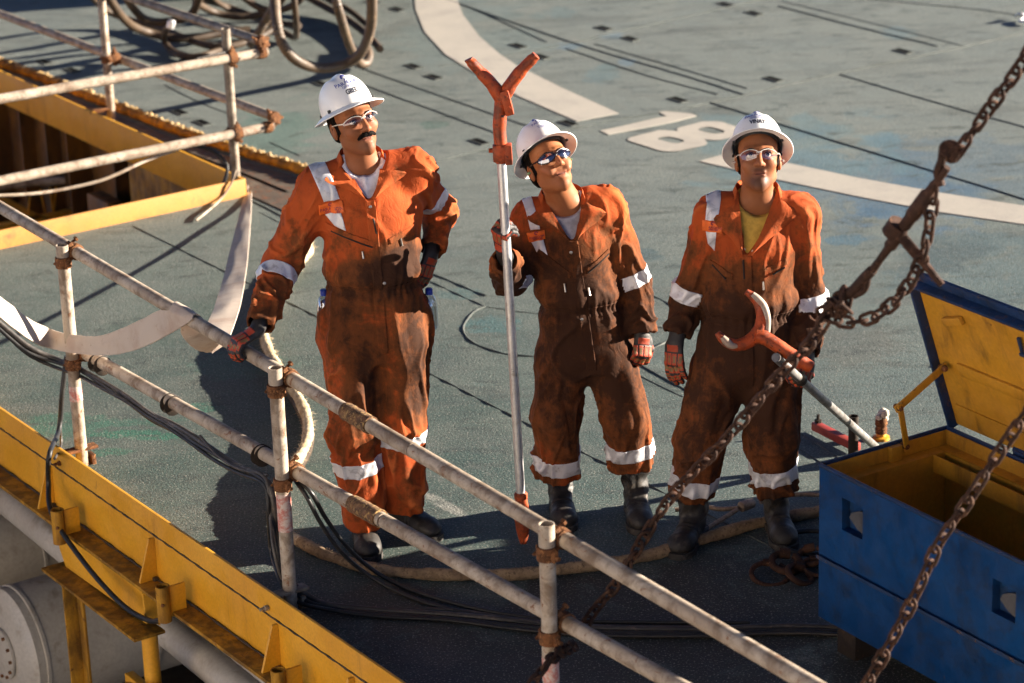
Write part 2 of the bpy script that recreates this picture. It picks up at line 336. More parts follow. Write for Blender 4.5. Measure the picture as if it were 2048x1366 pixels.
c1 = [(262, 0), (268, 60), (320, 190), (440, 320), (560, 395), (870, 565), (1210, 712), (1455, 665), (1130, 520), (860, 385), (760, 320), (640, 215), (545, 90), (510, 0)]
c1e = [P(826, -60)]+[z1(p) for p in c1]+[P(912, -60)]
c2 = [(55, 960), (230, 1000), (520, 1070), (1000, 1170), (1500, 1265), (1984, 1335), (2600, 1405), (2600, 1300), (1984, 1225), (1500, 1150), (1000, 1060), (600, 975), (400, 935), (200, 920)]
sheet('circle_marking', [c1e, [z2(p) for p in c2]], M['dpaint'])
one = [(140, 355), (250, 408), (1100, 245), (1455, 155), (1390, 125), (1250, 112), (1020, 88), (935, 103), (1045, 155), (840, 200), (300, 325)]
def sm_out(pts, n=5): return spline([A3(p[0], p[1], 0) for p in pts], n, True)
out8 = [(520, 475), (570, 445), (850, 375), (960, 350), (1200, 362), (1195, 325), (1450, 255), (1560, 232), (1750, 232), (1880, 265), (2040, 320), (2060, 370), (2000, 430), (1800, 480), (1690, 487), (1570, 482), (1600, 520), (1560, 560), (1330, 610), (1200, 635), (990, 635), (800, 580), (540, 498)]
h1 = [(925, 468), (1040, 440), (1150, 452), (1285, 492), (1210, 528), (1120, 525), (1000, 495)]
h2 = [(1480, 348), (1530, 320), (1650, 308), (1840, 365), (1750, 398), (1640, 392)]
def digit8():
    bm = bmesh.new()
    def loop(pts, n=4):
        s = [zd(p) for p in sm_out(pts, n)]
        vs = [bm.verts.new((p[0], p[1], .004)) for p in s]
        return [bm.edges.new((vs[i], vs[(i+1) % len(vs)])) for i in range(len(vs))]
    e = loop(out8)+loop(h1)+loop(h2)
    bmesh.ops.triangle_fill(bm, use_beauty=True, use_dissolve=False, edges=e)
    me = bpy.data.meshes.new('number_marking'); bm.to_mesh(me); bm.free(); me.materials.append(M['dpaint'])
    o = bpy.data.objects.new('number_marking', me); COL.objects.link(o); tag(o, kind='structure'); return o
digit8()
sheet('number_marking', [[zd(p) for p in one]], M['dpaint'])
# weld seams and panel joints
seams = [([(267, 453), (633, 633), (857, 746), (1054, 847), (1351, 997), (1480, 1062), (1640, 1140)], .011), ([(640, 138), (740, 174.3), (998, 268.3)], .010), ([(700, 128), (796, 162.4), (1068, 257)], .009),
         ([(820, -10), (918, 7), (1093, 84)], .009), ([(870, -12), (917.7, 6.8), (1150, 87), (1380, 155), (1487.7, 189.6)], .012), ([(1132, 97), (1290, 150), (1436, 189)], .009), ([(1190, 88), (1380, 143), (1494, 177)], .009),
         ([(1420, 205.4), (1734, 302), (2048, 398.3), (2200, 445)], .012), ([(1680, 149.2), (1864, 203), (2048, 254.2), (2200, 297)], .010), ([(1557, 12.5), (1716, 54), (1875, 92.6)], .012), ([(1562, 2), (1750, 48), (1930, 93)], .006),
         ([(590, 392), (870, 323), (1183, 250), (1380, 214.5), (1673, 148), (1932, 92.6), (2048, 65.7), (2200, 30)], .010), ([(880, 133), (1102, 94), (1255, 60), (1510, 1.7), (1560, -12)], .008),
         ([(840, 540), (859, 546), (973, 592)], .014), ([(760, 520), (850, 559), (955, 606), (969, 614)], .010), ([(1283, 733), (1337, 762), (1440, 815)], .015), ([(1130, 680), (1289, 757), (1366, 794.5)], .009),
         ([(969, 614), (950, 622), (934, 640), (926, 656), (932, 672), (948, 686), (977, 698), (1017, 709), (1078, 713), (1180, 712), (1290, 700), (1350, 676)], .014), ([(973, 614), (1030, 623), (1074, 627), (1200, 640), (1340, 658)], .008), ([(1250, 575), (1307, 592), (1342, 610), (1400, 640)], .011),
         ([(1310, 655), (1330, 655), (1400, 662)], .006), ([(1600, 868), (1660, 905), (1740, 955)], .010), ([(1600, 900), (1650, 930), (1720, 972)], .010), ([(60, 480), (120, 462), (263, 453)], .006),
         ([(500, 400), (560, 430), (620, 462)], .010), ([(520, 425), (600, 465)], .008), ([(1660, -12), (1760, 0), (1960, 20), (2060, 35)], .008), ([(330, 170), (400, 205), (470, 232)], .006), ([(260, 235), (330, 262)], .005), ([(540, 285), (600, 312)], .005)]
sm_ = MB()
for pts, w in seams:
    path, _ = resample(spline([P(*p)+ZD*(-.0012 if pts[0][1] > 400 else .0008) for p in pts], 8), .05)
    wob = np.array([mnoise.noise(Vector((q[0]*3, q[1]*3, 2.2))) for q in path])*.006
    path = path+np.stack([wob, wob, 0*wob], 1)*(1 if pts[0][1] > 400 else .5)
    sm_.tube(path, w*(.42 if pts[0][1] > 400 else .40), 6, rfun=(lambda d, a: np.ones(len(a))*(1+.3*math.sin(d*90)+.25*math.sin(d*37))) if pts[0][1] > 400 else None)
tag(sm_.build('weld_seams', M['seam'], smooth=60), kind='structure')
# lashing pockets
SL = [(795, 19), (827, 133), (868, 154.5), (1037, 92), (1083, 114), (1208, 57), (1261, 78), (1138, 247), (959, 284), (1357, 200), (1452, 9), (1508, 27), (1806, 103), (1547, 159), (360, 225), (405, 246), (642, 168), (89, 124.5), (144, 141), (746, 5)]
WH = ['beside the left end of the circle line', 'right of the ribbed hose', 'between helmet and pole head', 'above the pole fork', 'behind the tip of the pole fork', 'left of a close pair', 'right of a close pair', 'at the cut end of the circle line',
      'between the left man and the pole', 'just above the painted number', 'at the top edge, left of a joint', 'near the top edge, left of a long joint', 'left of the upper chain', 'above the right helmet', 'left one beside the railing post',
      'right one beside the railing post', 'left of the moustached man\'s helmet', 'left one behind the far railing', 'right one behind the far railing', 'beside the top of the ribbed hose']
for (x, y), w in zip(SL, WH):
    p = P(x, y); t = thing('deck_socket', 'black rectangular lashing pocket, '+w, 'deck pocket', p, 'rectangular lashing pockets in the deck')
    mb = MB(); mb.box(p+ZD*.0025, BD, AD, ZD, .135, .052, .004); mb.build('pocket', M['slot'], t)  # thin plate on the deck, black in place of the shade in a hole
    mb = MB()
    for sgn in (-1, 1):
        mb.box(p+AD*sgn*.029+ZD*.003, BD, AD, ZD, .147, .006, .006); mb.box(p+BD*sgn*.0705+ZD*.003, BD, AD, ZD, .006, .052, .006)
    mb.build('rim', M['seam'], t)
# ------------------------------------------------------------------ near girder with everything below it
gt = thing('yellow_girder', 'long yellow steel girder along the near deck edge, bottom left', 'girder', g0)
mb = MB(); mb.box(g0+gdir*1+ZD*(-.045), gdir, AD, ZD, 26, .012, .29, .001); mb.build('web_plate', M['yellow'], gt)
mb = MB(); mb.box(g0+gdir*1-AD*.052+ZD*(-.196), gdir, AD, ZD, 26, .10, .014, .002); mb.build('bottom_flange', M['yellow_dirty'], gt)
pth, _ = resample([g0-gdir*11-AD*.009+ZD*0.002, g0+gdir*13-AD*.009+ZD*0.002], .03)
mb = MB(); mb.tube(pth+AD*.002, .004, 6, rfun=lambda d, a: 1+.25*np.sin(d*140+a)+.2*np.sin(d*51)); mb.build('weld_bead', M['weld'], gt, smooth=60)
pth, _ = resample([g0-gdir*11-AD*.012-ZD*0.188, g0+gdir*13-AD*.012-ZD*0.188], .05)
mb = MB(); mb.tube(pth, .005, 6, rfun=lambda d, a: 1+.4*np.sin(d*33)+.3*np.sin(d*71+a)); mb.build('dirt_line', M['weld'], gt, smooth=60)
def gpt(xp, z=0, yp=None):                      # point of the girder line seen at picture column xp
    p = P(xp, 815+xp*.689, .1); return g0+gdir*((p-g0)@gdir)+ZD*z
for xp in (98, 302, 548, 700):
    b = gpt(xp); mb = MB(); mb.prism([b-AD*.007-ZD*.01, b-AD*.03-ZD*.01, b-AD*.085-ZD*.188, b-AD*.007-ZD*.188], gdir*.012); mb.build('stiffener', M['yellow'], gt)
    mb = MB(); mb.box(b+gdir*.006-AD*.02-ZD*.185, gdir, AD, ZD, .05, .02, .02, .004); mb.build('weld_patch', M['weld'], gt)
# support bracket under the girder
b0, b1 = gpt(118), gpt(318)
bt = thing('girder_bracket', 'yellow steel support bracket with gusset plate below the girder', 'bracket', b0-ZD*.8)
L = np.linalg.norm(b1-b0); q0 = b0-AD*.045; q1 = b1-AD*.045
mb = MB(); mb.prism([q0-ZD*.204, q1-ZD*.204, q1-ZD*.33-gdir*.02, q1-ZD*.40-gdir*.12, q0-ZD*.42+gdir*.05, q0-ZD*.35], AD*.012); mb.build('gusset_plate', M['yellow'], bt)
mb = MB(); mb.box((q0+q1)/2-ZD*.425-AD*.02-gdir*.03, gdir, AD, ZD, L*.95, .14, .014, .003); mb.build('base_plate', M['yellow_dirty'], bt)
mb = MB(); mb.prism([q1-ZD*.204-gdir*.01, q1-ZD*.204-gdir*.01-AD*.06, q1-ZD*.30-AD*.06, q1-ZD*.36], gdir*.012); mb.build('side_web', M['yellow'], bt)
mb = MB(); mb.box(q0-ZD*1.1+gdir*.07, gdir, AD, ZD, .012, .07, 1.33, .002); mb.box(q0-ZD*1.1+gdir*.10+AD*.03, gdir, AD, ZD, .06, .012, 1.33, .002); mb.build('leg', M['yellow_dirty'], bt)
mb = MB(); c = q1-gdir*.10; mb.tube([c-ZD*.433, c-ZD*1.8], .034, 20); mb.build('leg', M['yellow'], bt)
mb = MB(); mb.box(c+gdir*.22-ZD*.66+AD*.05, gdir*.8+AD*.6, np.cross(unit(gdir*.8+AD*.6), ZD), ZD, .6, .07, .05, .004); mb.box(c+gdir*.02-ZD*.74, gdir, AD, ZD, .5, .04, .08, .004); mb.build('brace', M['yellow'], bt)
for i, (x, y) in enumerate([(73, 1058), (283, 1213), (510, 1385)]):
    p = P(x, y, -.13); b = g0+gdir*((p-g0)@gdir)-AD*.135; w = ['left of the bracket', 'at the right end of the bracket', 'at the bottom edge of the picture'][i]
    t = thing('rail_socket', 'short yellow pipe socket welded to the girder '+w, 'pipe socket', b-ZD*.2, 'yellow pipe sockets on the girder')
    mb = MB(); mb.pipe(b-ZD*.22, b-ZD*.07, .028, .005); mb.build('socket_tube', M['yellow_dirty'], t)
    mb = MB(); mb.box(b-ZD*.145+AD*.06, AD, gdir, ZD, .07, .012, .13, .002); mb.build('fixing_plate', M['yellow'], t)
    mb = MB(); mb.lathe(b-ZD*.14-A3(0, .027, 0), (0, -1, 0), [(.007, 0), (.007, .006), (0.001, .009)], 8); mb.build('bolt', M['rust'], t)
# white pipe and tanks on the level below
t = thing('white_pipe', 'long white painted pipe running below the yellow girder', 'pipe', g0-ZD*.7)
a = P(30, 1010, -.62); b = P(470, 1366, -.62); d = unit(b-a); a = a-d*4; b = b+d*5
mb = MB(); mb.tube(resample([a, b], .3)[0], .075, 28); mb.build('pipe_run', M['white_pipe'], t)
mb = MB(); mb.tube(resample([a-AD*.02+ZD*.08+gdir*3.6, b+ZD*.08], .3)[0], .03, 16); mb.build('thin_pipe', M['white_pipe'], t)
for i, (x, y, z, r, ln, lab) in enumerate([(20, 1302, -1.25, .30, 3.2, 'white cylindrical tank with flanged end cap in the bottom left corner'), (-30, 1115, -1.2, .22, 1.0, 'grey cylindrical tank between the white tank and the girder')]):
    c = P(x, y, z); t = thing('storage_tank', lab, 'tank', c-ZD*r)
    if i == 1: c = c-AD*.4
    mb = MB(); mb.lathe(c, AD, [(0, -.03), (r*.35, -.028), (r*.7, -.018), (r*.93, -.004), (r, .012), (r, ln)], 64); mb.build('shell', M['white_pipe'], t)
    mb = MB()
    for s_ in (0.05, .62, 1.2): mb.lathe(c, AD, [(r-.001, s_), (r+.006, s_+.004), (r+.006, s_+.02), (r-.001, s_+.024)], 64)
    mb.build('hoop', M['white_pipe'], t)
    mb = MB(); mb.lathe(c-AD*.03, -AD, [(r*.42, .0), (r*.42, .014), (r*.36, .018), (0, .018)], 40); mb.build('inspection_cover', M['white_pipe'], t)
    mb = MB()
    for k in range(12):
        a_ = k*math.tau/12; n1 = unit(np.cross(AD, ZD)); mb.lathe(c-AD*.045+(n1*math.cos(a_)+ZD*math.sin(a_))*r*.38, -AD, [(.009, 0), (.009, .012), (0, .013)], 6)
    mb.build('cover_bolts', M['rust'], t)
    if i == 0:
        mb = MB(); p0 = P(193, 1262, z+r*.6)
        for dx, dz, tl in [(0, 0, .6), (.0, 0, -.6), (.05, 0, .5), (.085, 0, 0), (.14, .02, .4)]:
            q = c+AD*(.62+dx)+(unit(-np.cross(AD, ZD))*.30*.86+ZD*.30*.52)*1.004
            # short brush strokes of faded black lettering
            mb.box(q+ZD*dz, AD, unit(ZD*math.cos(tl)+AD*math.sin(tl)), np.cross(AD, ZD), .008, .05, .004)
        mb.build('black_lettering', M['dark'], t)
lo = MB(); lo.prism([GL-AD*8-ZD*2.6, GR-AD*8-ZD*2.6, GR+AD*3.5-ZD*2.6, GL+AD*3.5-ZD*2.6], (0, 0, -.05)); tag(lo.build('lower_deck', M['dark'], smooth=30), kind='structure')
mb = MB(); mb.prism([g0-gdir*12+AD*3-ZD*.06, g0+gdir*14+AD*3-ZD*.06, g0+gdir*14+AD*3-ZD*2.5, g0-gdir*12+AD*3-ZD*2.5], AD*.02)
tag(mb.build('hull_side', M['dark'], smooth=30), kind='structure')
# ------------------------------------------------------------------ hatch opening
ht = thing('hatch_coaming', 'yellow upstand framing the rectangular hatch opening at upper left', 'coaming', pc)
mb = MB(); mb.box(pc-AD*3.0+ZD*(-.0), AD, BD, ZD, 6.0, .014, .205, .002); mb.build('near_edge_plate', M['yellow_sun'], ht)
mb = MB(); mb.box(pc-BD*8.0+ZD*(-.01), BD, AD, ZD, 16.0, .014, .22, .002); mb.build('far_edge_plate', M['yellow'], ht)
mb = MB(); mb.box(pc-BD*.72+ZD*(-.6), BD, AD, ZD, 1.5, .012, .96, .002); mb.build('corner_panel', M['yellow_dirty'], ht)
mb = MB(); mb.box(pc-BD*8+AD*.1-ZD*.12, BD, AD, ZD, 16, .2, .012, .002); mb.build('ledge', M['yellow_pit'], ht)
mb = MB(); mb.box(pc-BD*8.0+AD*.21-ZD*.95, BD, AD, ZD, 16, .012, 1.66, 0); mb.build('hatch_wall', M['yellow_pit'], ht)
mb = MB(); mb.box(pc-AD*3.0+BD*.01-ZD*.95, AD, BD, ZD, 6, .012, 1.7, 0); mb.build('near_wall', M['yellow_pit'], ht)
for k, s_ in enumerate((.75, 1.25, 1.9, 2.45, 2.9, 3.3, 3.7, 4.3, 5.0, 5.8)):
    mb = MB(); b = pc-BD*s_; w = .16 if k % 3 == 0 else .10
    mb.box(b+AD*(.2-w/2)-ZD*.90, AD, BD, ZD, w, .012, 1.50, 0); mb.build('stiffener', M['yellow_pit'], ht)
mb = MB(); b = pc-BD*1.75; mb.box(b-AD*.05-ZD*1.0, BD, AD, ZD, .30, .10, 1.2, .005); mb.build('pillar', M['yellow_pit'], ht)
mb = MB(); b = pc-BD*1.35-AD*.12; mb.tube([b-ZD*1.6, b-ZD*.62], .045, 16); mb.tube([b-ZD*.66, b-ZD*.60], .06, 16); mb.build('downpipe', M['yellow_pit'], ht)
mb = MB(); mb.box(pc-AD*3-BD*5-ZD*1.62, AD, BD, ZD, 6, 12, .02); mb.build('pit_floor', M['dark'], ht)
# grating floor, white pipes inside
t = thing('grating', 'rusty steel grating platform inside the hatch opening', 'grating', pc-AD*2-BD*3-ZD*1)
mb = MB(); c = P(40, 330, -.9)
for k in range(46): mb.box(c+BD*(k-23)*.035, AD, BD, ZD, 1.7, .006, .03)
for k in range(24): mb.box(c+AD*(k-12)*.07, BD, AD, ZD, 1.62, .006, .03)
mb.build('grating_bars', M['rust'], t)
t = thing('pipework', 'weathered white pipe crossing inside the hatch opening', 'pipework', P(150, 300, -.8))
mb = MB(); mb.tube(spline([P(-30, 245, -.55), P(70, 285, -.55), P(150, 325, -.55), P(205, 348, -.55), P(235, 368, -.6), P(238, 395, -.9), P(240, 430, -1.3)], 8), .028, 14); mb.build('pipe_run', M['scaf'], t)
mb = MB(); mb.tube(spline([P(-30, 378, -.5), P(60, 365, -.5), P(130, 360, -.5)], 6), .028, 14); mb.build('short_pipe', M['scaf'], t)
mb = MB()
for x0, y0, x1, y1 in [(80, 380, 95, 440), (100, 375, 108, 440), (112, 375, 106, 440), (60, 395, 55, 440)]: mb.tube([P(x0, y0, -.5), P(x1, y1, -.8)], .007, 8)
mb.build('hanger_rods', M['yellow'], t)
mb = MB(); mb.box(P(40, 420, -.7), BD, AD, ZD, .9, .08, .02, .002); mb.box(P(60, 440, -.7), AD, BD, ZD, .7, .08, .02, .002); mb.build('angle_bar', M['yellow'], t)
# gutter and peeling edge strip beyond the hatch
strip_px = [(-40, 118), (0, 132), (70, 156), (135, 181), (250, 226), (360, 268), (470, 305), (594, 343), (660, 366)]
sp = spline([P(*p) for p in strip_px], 10)
mb = MB(); pth, _ = resample(sp, .03)
mb.tube(pth+ZD*.02, .032, 10, rfun=lambda d, a: 1+.16*np.sin(d*43+2*a)+.22*np.array([mnoise.noise(Vector((d*22, math.cos(x)*1.3, math.sin(x)*1.3))) for x in a]))
es = thing('edge_seal', 'ragged yellow foam seal strip along the far hatch gutter', 'seal strip', sp[40]); mb.build('seal', M['yellow_dirty'], es, smooth=60)
foam = worn('pale_foam', (.46, .34, .18), (.36, .22, .07), dirt=(.2, .12, .05), rust_amt=.05, scale=18, rough=.9, bump=.6)
mb = MB()
for k in range(420):
    i = int(random.random()*(len(pth)-1)); c = pth[i]+ZD*(.045+random.random()*.010)+AD*random.uniform(-.012, .018)
    r = random.uniform(.006, .016); mb.lathe(c, (random.uniform(-.5, .5), random.uniform(-.5, .5), 1), [(0, -r*.6), (r, -r*.2), (r*.7, r*.5), (0, r*.7)], 6)
tag(mb.build('foam_crumbs', foam, es, smooth=60), kind='stuff')
gut = MB(); gp, _ = resample(spline([P(x, y+14) for x, y in strip_px], 10), .1)
gl = [np.array(p) for p in gp]; gb = [pc-BD*s_+AD*.02 for s_ in np.linspace(4.2, -1.2, len(gl))]
for i in range(len(gl)-1): gut.prism([gb[i]+ZD*.0015, gb[i+1]+ZD*.0015, gl[i+1]+ZD*.0015, gl[i]+ZD*.0015], (0, 0, .004))
tag(gut.build('gutter', worn('gutter_steel', (.12, .095, .07), (.07, .05, .035), dirt_amt=.6, rust_amt=.4, scale=8, rough=.7, bump=.4), smooth=30), kind='structure')
mb = MB(); mb.tube(spline([P(100, 200), P(300, 278), P(476, 345), P(575, 386)], 8), .012, 6); tag(mb.build('drain_groove', M['slot'], smooth=60), kind='structure')
# ------------------------------------------------------------------ scaffold railings
TR = .0262
def coupler(t, c, d1, d2, off, name='coupler'):
    """rusty double clamp joining a tube along d1 at c with a tube along d2 at c+off"""
    mb = MB(); c = np.asarray(c, float); d1 = unit(d1); d2 = unit(d2); o = unit(off); r = TR+.006
    for cc, d in ((c, d1), (c+np.asarray(off), d2)):
        ang = np.linspace(0, 2*np.pi, 20, endpoint=False); pr = [(TR+.001, -.024), (r+.001, -.022), (r+.003, 0), (r+.001, .022), (TR+.001, .024)]
        mb.lathe(cc, d, pr, 20)
        s_ = unit(np.cross(d, o)); 
        for sg in (-1, 1): mb.box(cc+s_*sg*(r+.008), s_, d, o, .022, .03, .02, .003)
        mb.tube([cc+s_*(r+.008)-o*.03, cc+s_*(r+.008)+o*.042], .0055, 8); mb.lathe(cc+s_*(r+.008)+o*.03, o, [(.012, 0), (.012, .010), (0, .011)], 6)
        mb.tube([cc-s_*(r+.02), cc-s_*(r+.034)], .007, 8)
    mb.box(c+np.asarray(off)/2, o, d1, np.cross(o, d1), np.linalg.norm(off)*.7, .034, .034, .004)
    return mb.build(name, M['rust'], t)
def zline(base, y): return upto(base, y)
rail = thing('guard_rail', 'near scaffold-tube guard railing crossing the foreground with three posts', 'railing', P(582, 1218))
fb = [P(165, 930), P(582, 1218)]; rdir = unit(fb[1]-fb[0]); fb.append(fb[1]+rdir*1.71)
tops = [zline(fb[0], 490)[2], zline(fb[1], 735)[2], .94]
for i in range(3):
    mb = MB(); a = fb[i]-ZD*.02; b = fb[i]*[1, 1, 0]+ZD*tops[i]+A3(0, 0, 0); mb.pipe(a, b, TR, .004); mb.build('post', M['scaf'], rail)
offr = unit(np.cross(ZD, rdir)); offr = offr if offr@AD > 0 else -offr; OFF = offr*(2*TR+.004)
def rail_pt(i, z): return fb[i]*[1, 1, 0]+ZD*z
zt = [zline(fb[0], 508)[2], zline(fb[1], 762)[2]]; zl = [zline(fb[0], 712)[2], zline(fb[1], 950)[2]]
TOPA = rail_pt(0, zt[0])+OFF; TOPB = rail_pt(1, zt[1])+OFF; td = unit(TOPB-TOPA)
mb = MB(); mb.pipe(TOPA-td*1.6, TOPA+td*2.62, TR); mb.build('top_rail', M['scaf'], rail)
mb = MB(); mb.pipe(TOPA+td*2.625, TOPA+td*6.5, TR); mb.build('top_rail', M['scaf'], rail)
LOA = rail_pt(0, zl[0])+OFF; LOB = rail_pt(1, zl[1])+OFF; ldn = unit(LOB-LOA)
mb = MB(); mb.pipe(LOA-ldn*.03, LOA+ldn*2.40, TR); mb.build('mid_rail', M['scaf'], rail)
mb = MB(); mb.pipe(LOA+ldn*2.41, LOA+ldn*6.5, TR); mb.build('mid_rail', M['scaf'], rail)
def online(A, d, x):   # parameter on a line whose image column is x
    lo, hi = -3., 8.
    for _ in range(50):
        m = (lo+hi)/2
        if px(A+d*m)[0] < x: lo = m
        else: hi = m
    return A+d*lo
for A, d, x0, x1 in ((TOPA, td, 692, 742), (LOA, ldn, 706, 760)):
    a, b = online(A, d, x0), online(A, d, x1)
    mb = MB(); pth, _ = resample([a, b], .012); mb.tube(pth, TR+.006, 24, rfun=lambda s_, an: 1+.03*np.sin(s_*130+3*an)+.02*np.sin(an*5)); mb.build('sleeve', M['rustsleeve'], rail)
for i in range(3):
    for A, d, z in ((TOPA, td, zt), (LOA, ldn, zl)):
        q = A+d*((fb[i]+ZD*0-A)@(rdir)); q = A+d*(((fb[i]-A)*[1, 1, 0])@rdir)
        coupler(rail, q-OFF-ZD*.035, ZD, d, OFF+ZD*.035)
for i in range(2):        # girder clamps at the post feet
    b = fb[i]; s_ = -offr; e = 0.10
    mb = MB(); mb.box(b+s_*.01+ZD*.075, s_, rdir, ZD, .16, .05, .012, .003); mb.box(b+s_*.085+ZD*.05, rdir, s_, ZD, .045, .012, .07, .003); mb.box(b-s_*.045+ZD*.02, rdir, s_, ZD, .05, .02, .05, .004)
    mb.tube([b+s_*.09-rdir*.0+ZD*.035, b+s_*.13+ZD*.035], .007, 8); mb.lathe(b+s_*.10+ZD*.035, s_, [(.012, 0), (.012, .01), (0, .011)], 6)
    mb.build('girder_clamp', M['rust'] if i == 0 else M['scaf_dark'], rail)
# red paint marks on posts
for i, y0, y1 in ((1, 985, 1060), (2, 1312, 1360), (0, 770, 800)):
    a, b = zline(fb[i], y1), zline(fb[i], y0); red = 'faded_red_mark'
    if red not in M:
        t = NT(red); v = t.pos(True); M[red] = t.fin(t.mix(t.ramp(t.noise(45, 5, .7, v), .4, .62), (.42, .14, .11), (.52, .43, .37)), .6)
    mb = MB(); mb.tube(resample([a, b], .02)[0], TR+.0012, 20, caps=False); mb.build('paint_mark', M[red], rail)
frl = thing('far_guard_rail', 'scaffold-tube corner railing round the hatch opening, upper left', 'railing', P(474, 385))
fp1, fp2 = P(224, 246), P(474, 385)
mb = MB(); mb.pipe(fp1+ZD*.02, fp1+ZD*1.6, TR); mb.build('post', M['scaf'], frl)
zt2 = zline(fp2, 57)[2]; mb = MB(); mb.pipe(fp2+ZD*.02, fp2*[1, 1, 0]+ZD*zt2, TR); mb.build('post', M['scaf_dark'], frl)
zu, zm = zline(fp2, 112)[2], zline(fp2, 262)[2]
of2 = BD*(2*TR+.004); pu = fp2*[1, 1, 0]+of2+ZD*zu; pm = fp2*[1, 1, 0]+of2+ZD*zm
def axis_through(p, x, y, d):      # keep p, tilt d so that the line passes picture point (x,y)
    best = None
    for s_ in np.linspace(.3, 5, 200):
        for sg in (-1,):
            q = p+sg*d*s_; qx, qy = px(q)
            if best is None or abs(qx-x) < best[0]: best = (abs(qx-x), s_, q)
    q = best[2]; z = upto(q, y)[2]; return unit(p-A3(q[0], q[1], z))
du = axis_through(pu, 0, 198, AD); dmid = axis_through(pm, 0, 362, AD)
def stop_at(p, d, x):
    for s_ in np.linspace(0, 2, 800):
        if px(p+d*s_)[0] >= x: return p+d*s_
eu, em = stop_at(pu, du, 533), stop_at(pm, dmid, 545)
mb = MB(); mb.pipe(pu-du*3.5, eu, TR*1.05); mb.build('top_rail', M['scaf'], frl)
mb = MB(); mb.pipe(pm-dmid*3.5, em, TR*1.05); mb.build('mid_rail', M['scaf'], frl)
# rails running away along the far edge
ofa = AD*(2*TR+.004)
z1u = None
def brail(xe, ye, x0, y0, endref, mat, nm='mid_rail'):
    e = Q(xe, ye, endref[1]+.03); s0 = 5.0
    dirv = -BD; q = e
    for s_ in np.linspace(.3, 9, 600):
        q = e+dirv*s_
        if px(q)[0] <= x0: break
    z = upto(q, y0)[2]; st = A3(q[0], q[1], z); d = unit(st-e)
    mb = MB(); mb.pipe(st+d*1.5, e-d*.02, TR); mb.build(nm, mat, frl); return e, d
eb, db = brail(548, 234, 0, 28, em, M['scaf'])
eb2, db2 = brail(523, 83, 262, -4, eu, M['scaf_dark'], 'top_rail')
coupler(frl, em-dmid*.035, dmid, db, eb-(em-dmid*.035)); coupler(frl, eu-du*.035, du, db2, eb2-(eu-du*.035))
coupler(frl, pm-of2, ZD, dmid, of2); coupler(frl, pu-of2, ZD, du, of2)
q = upto(fp1, 118); coupler(frl, q, ZD, db, ofa)
mb = MB(); mb.box(fp1-AD*.05+ZD*.10, AD, BD, ZD, .16, .04, .012, .003); mb.tube([fp1-AD*.14+ZD*.09, fp1-AD*.02+ZD*.09], .01, 8); mb.lathe(fp1-AD*.13+ZD*.085, AD, [(.016, 0), (.016, .02), (0, .021)], 6); mb.build('girder_clamp', M['rust'], frl)
mb = MB(); mb.lathe(fp2+ZD*.03, ZD, [(.034, -.03), (.036, .03), (.028, .035)], 16); mb.build('foot_collar', M['rust'], frl)
# string lashing on the top rail at the corner post
mb = MB(); mb.tube(spline([pu-du*.22+ZD*.03, pu-du*.1+ZD*.036, pu+ZD*.034-of2*.3, pu-of2+ZD*.03+AD*.03, pu-of2*.8-ZD*.03+AD*.03, pu-ZD*.03+AD*.02, pu+BD*.03+AD*.03], 6), .006, 8); mb.build('string_lashing', M['cable'], frl)
# ------------------------------------------------------------------ flat white hose over the rail
def canvas():
    t = NT('flat_hose_canvas'); v = t.pos(True)
    c = t.mix(t.ramp(t.noise(4, 6, .65, v), .4, .7), (.47, .395, .325), (.37, .275, .215))
    c = t.mix(t.ramp(t.noise(9, 7, .7, v, .6), .60, .78, 0, .6), c, (.30, .16, .12))
    c = t.mix(t.ramp(t.noise(40, 4, .7, v), .62, .74, 0, .7), c, (.13, .08, .06))
    return t.fin(c, .75, 0, t.bump(t.math('ADD', t.noise(300, 2, .6, v), t.noise(25, 4, .6, v)), .25, .003))
M['canvas'] = canvas()
def ribbon(t, name, e1, e2, m, th=.006, n=10):
    a = spline(e1, n); b = spline(e2, n); k = min(len(a), len(b)); mb = MB(); V = []; F = []
    for i in range(k):
        p, q = a[i], b[i]; tn = unit(a[min(i+1, k-1)]+b[min(i+1, k-1)]-a[max(i-1, 0)]-b[max(i-1, 0)]); w = unit(q-p); nn = unit(np.cross(w, tn))
        pts = []
        for j in range(7):
            u = j/6; bulge = .5+.5*math.sin(math.pi*u)
            wob = mnoise.noise(Vector((i*.22, u*2, 3)))*.004
            pts.append(p+(q-p)*u+nn*(th*bulge+wob))
        for j in range(7):
            u = 1-j/6; bulge = .5+.5*math.sin(math.pi*u)
            wob = mnoise.noise(Vector((i*.22, u*2, 3)))*.004
            pts.append(p+(q-p)*u-nn*(th*bulge-wob))
        V += pts
    for i in range(k-1):
        for j in range(14): F.append((i*14+j, i*14+(j+1) % 14, (i+1)*14+(j+1) % 14, (i+1)*14+j))
    F.append(tuple(range(14))); F.append(tuple((k-1)*14+j for j in range(14))[::-1])
    mb.add(V, F); return mb.build(name, m, t, smooth=70)
fh = thing('flat_hose', 'flat white canvas hose draped over the near top rail', 'hose', TOPA)
def onrail(x): return online(TOPA, td, x)
yr = lambda x: onrail(x)[1]
L1, L2 = [], []
front = [(-90, 520, 560, -.35), (-20, 578, 622, -.3), (10, 598, 648, -.26), (60, 637, 684, -.2), (100, 656, 698, -.15), (140, 668, 706, -.11), (200, 672, 711, -.08), (250, 656, 704, -.06), (295, 635, 688, -.05), (325, 620, 672, -.04)]
for x, a, b, dy in front:
    Y = yr(max(x, 100))+dy-(.25 if x < 100 else .0)*(100-x)/190
    L1.append(Q(x-4, a, Y+.03)); L2.append(Q(x+6, b, Y-.03))
r1, r2 = onrail(352), onrail(392)
pw = offr
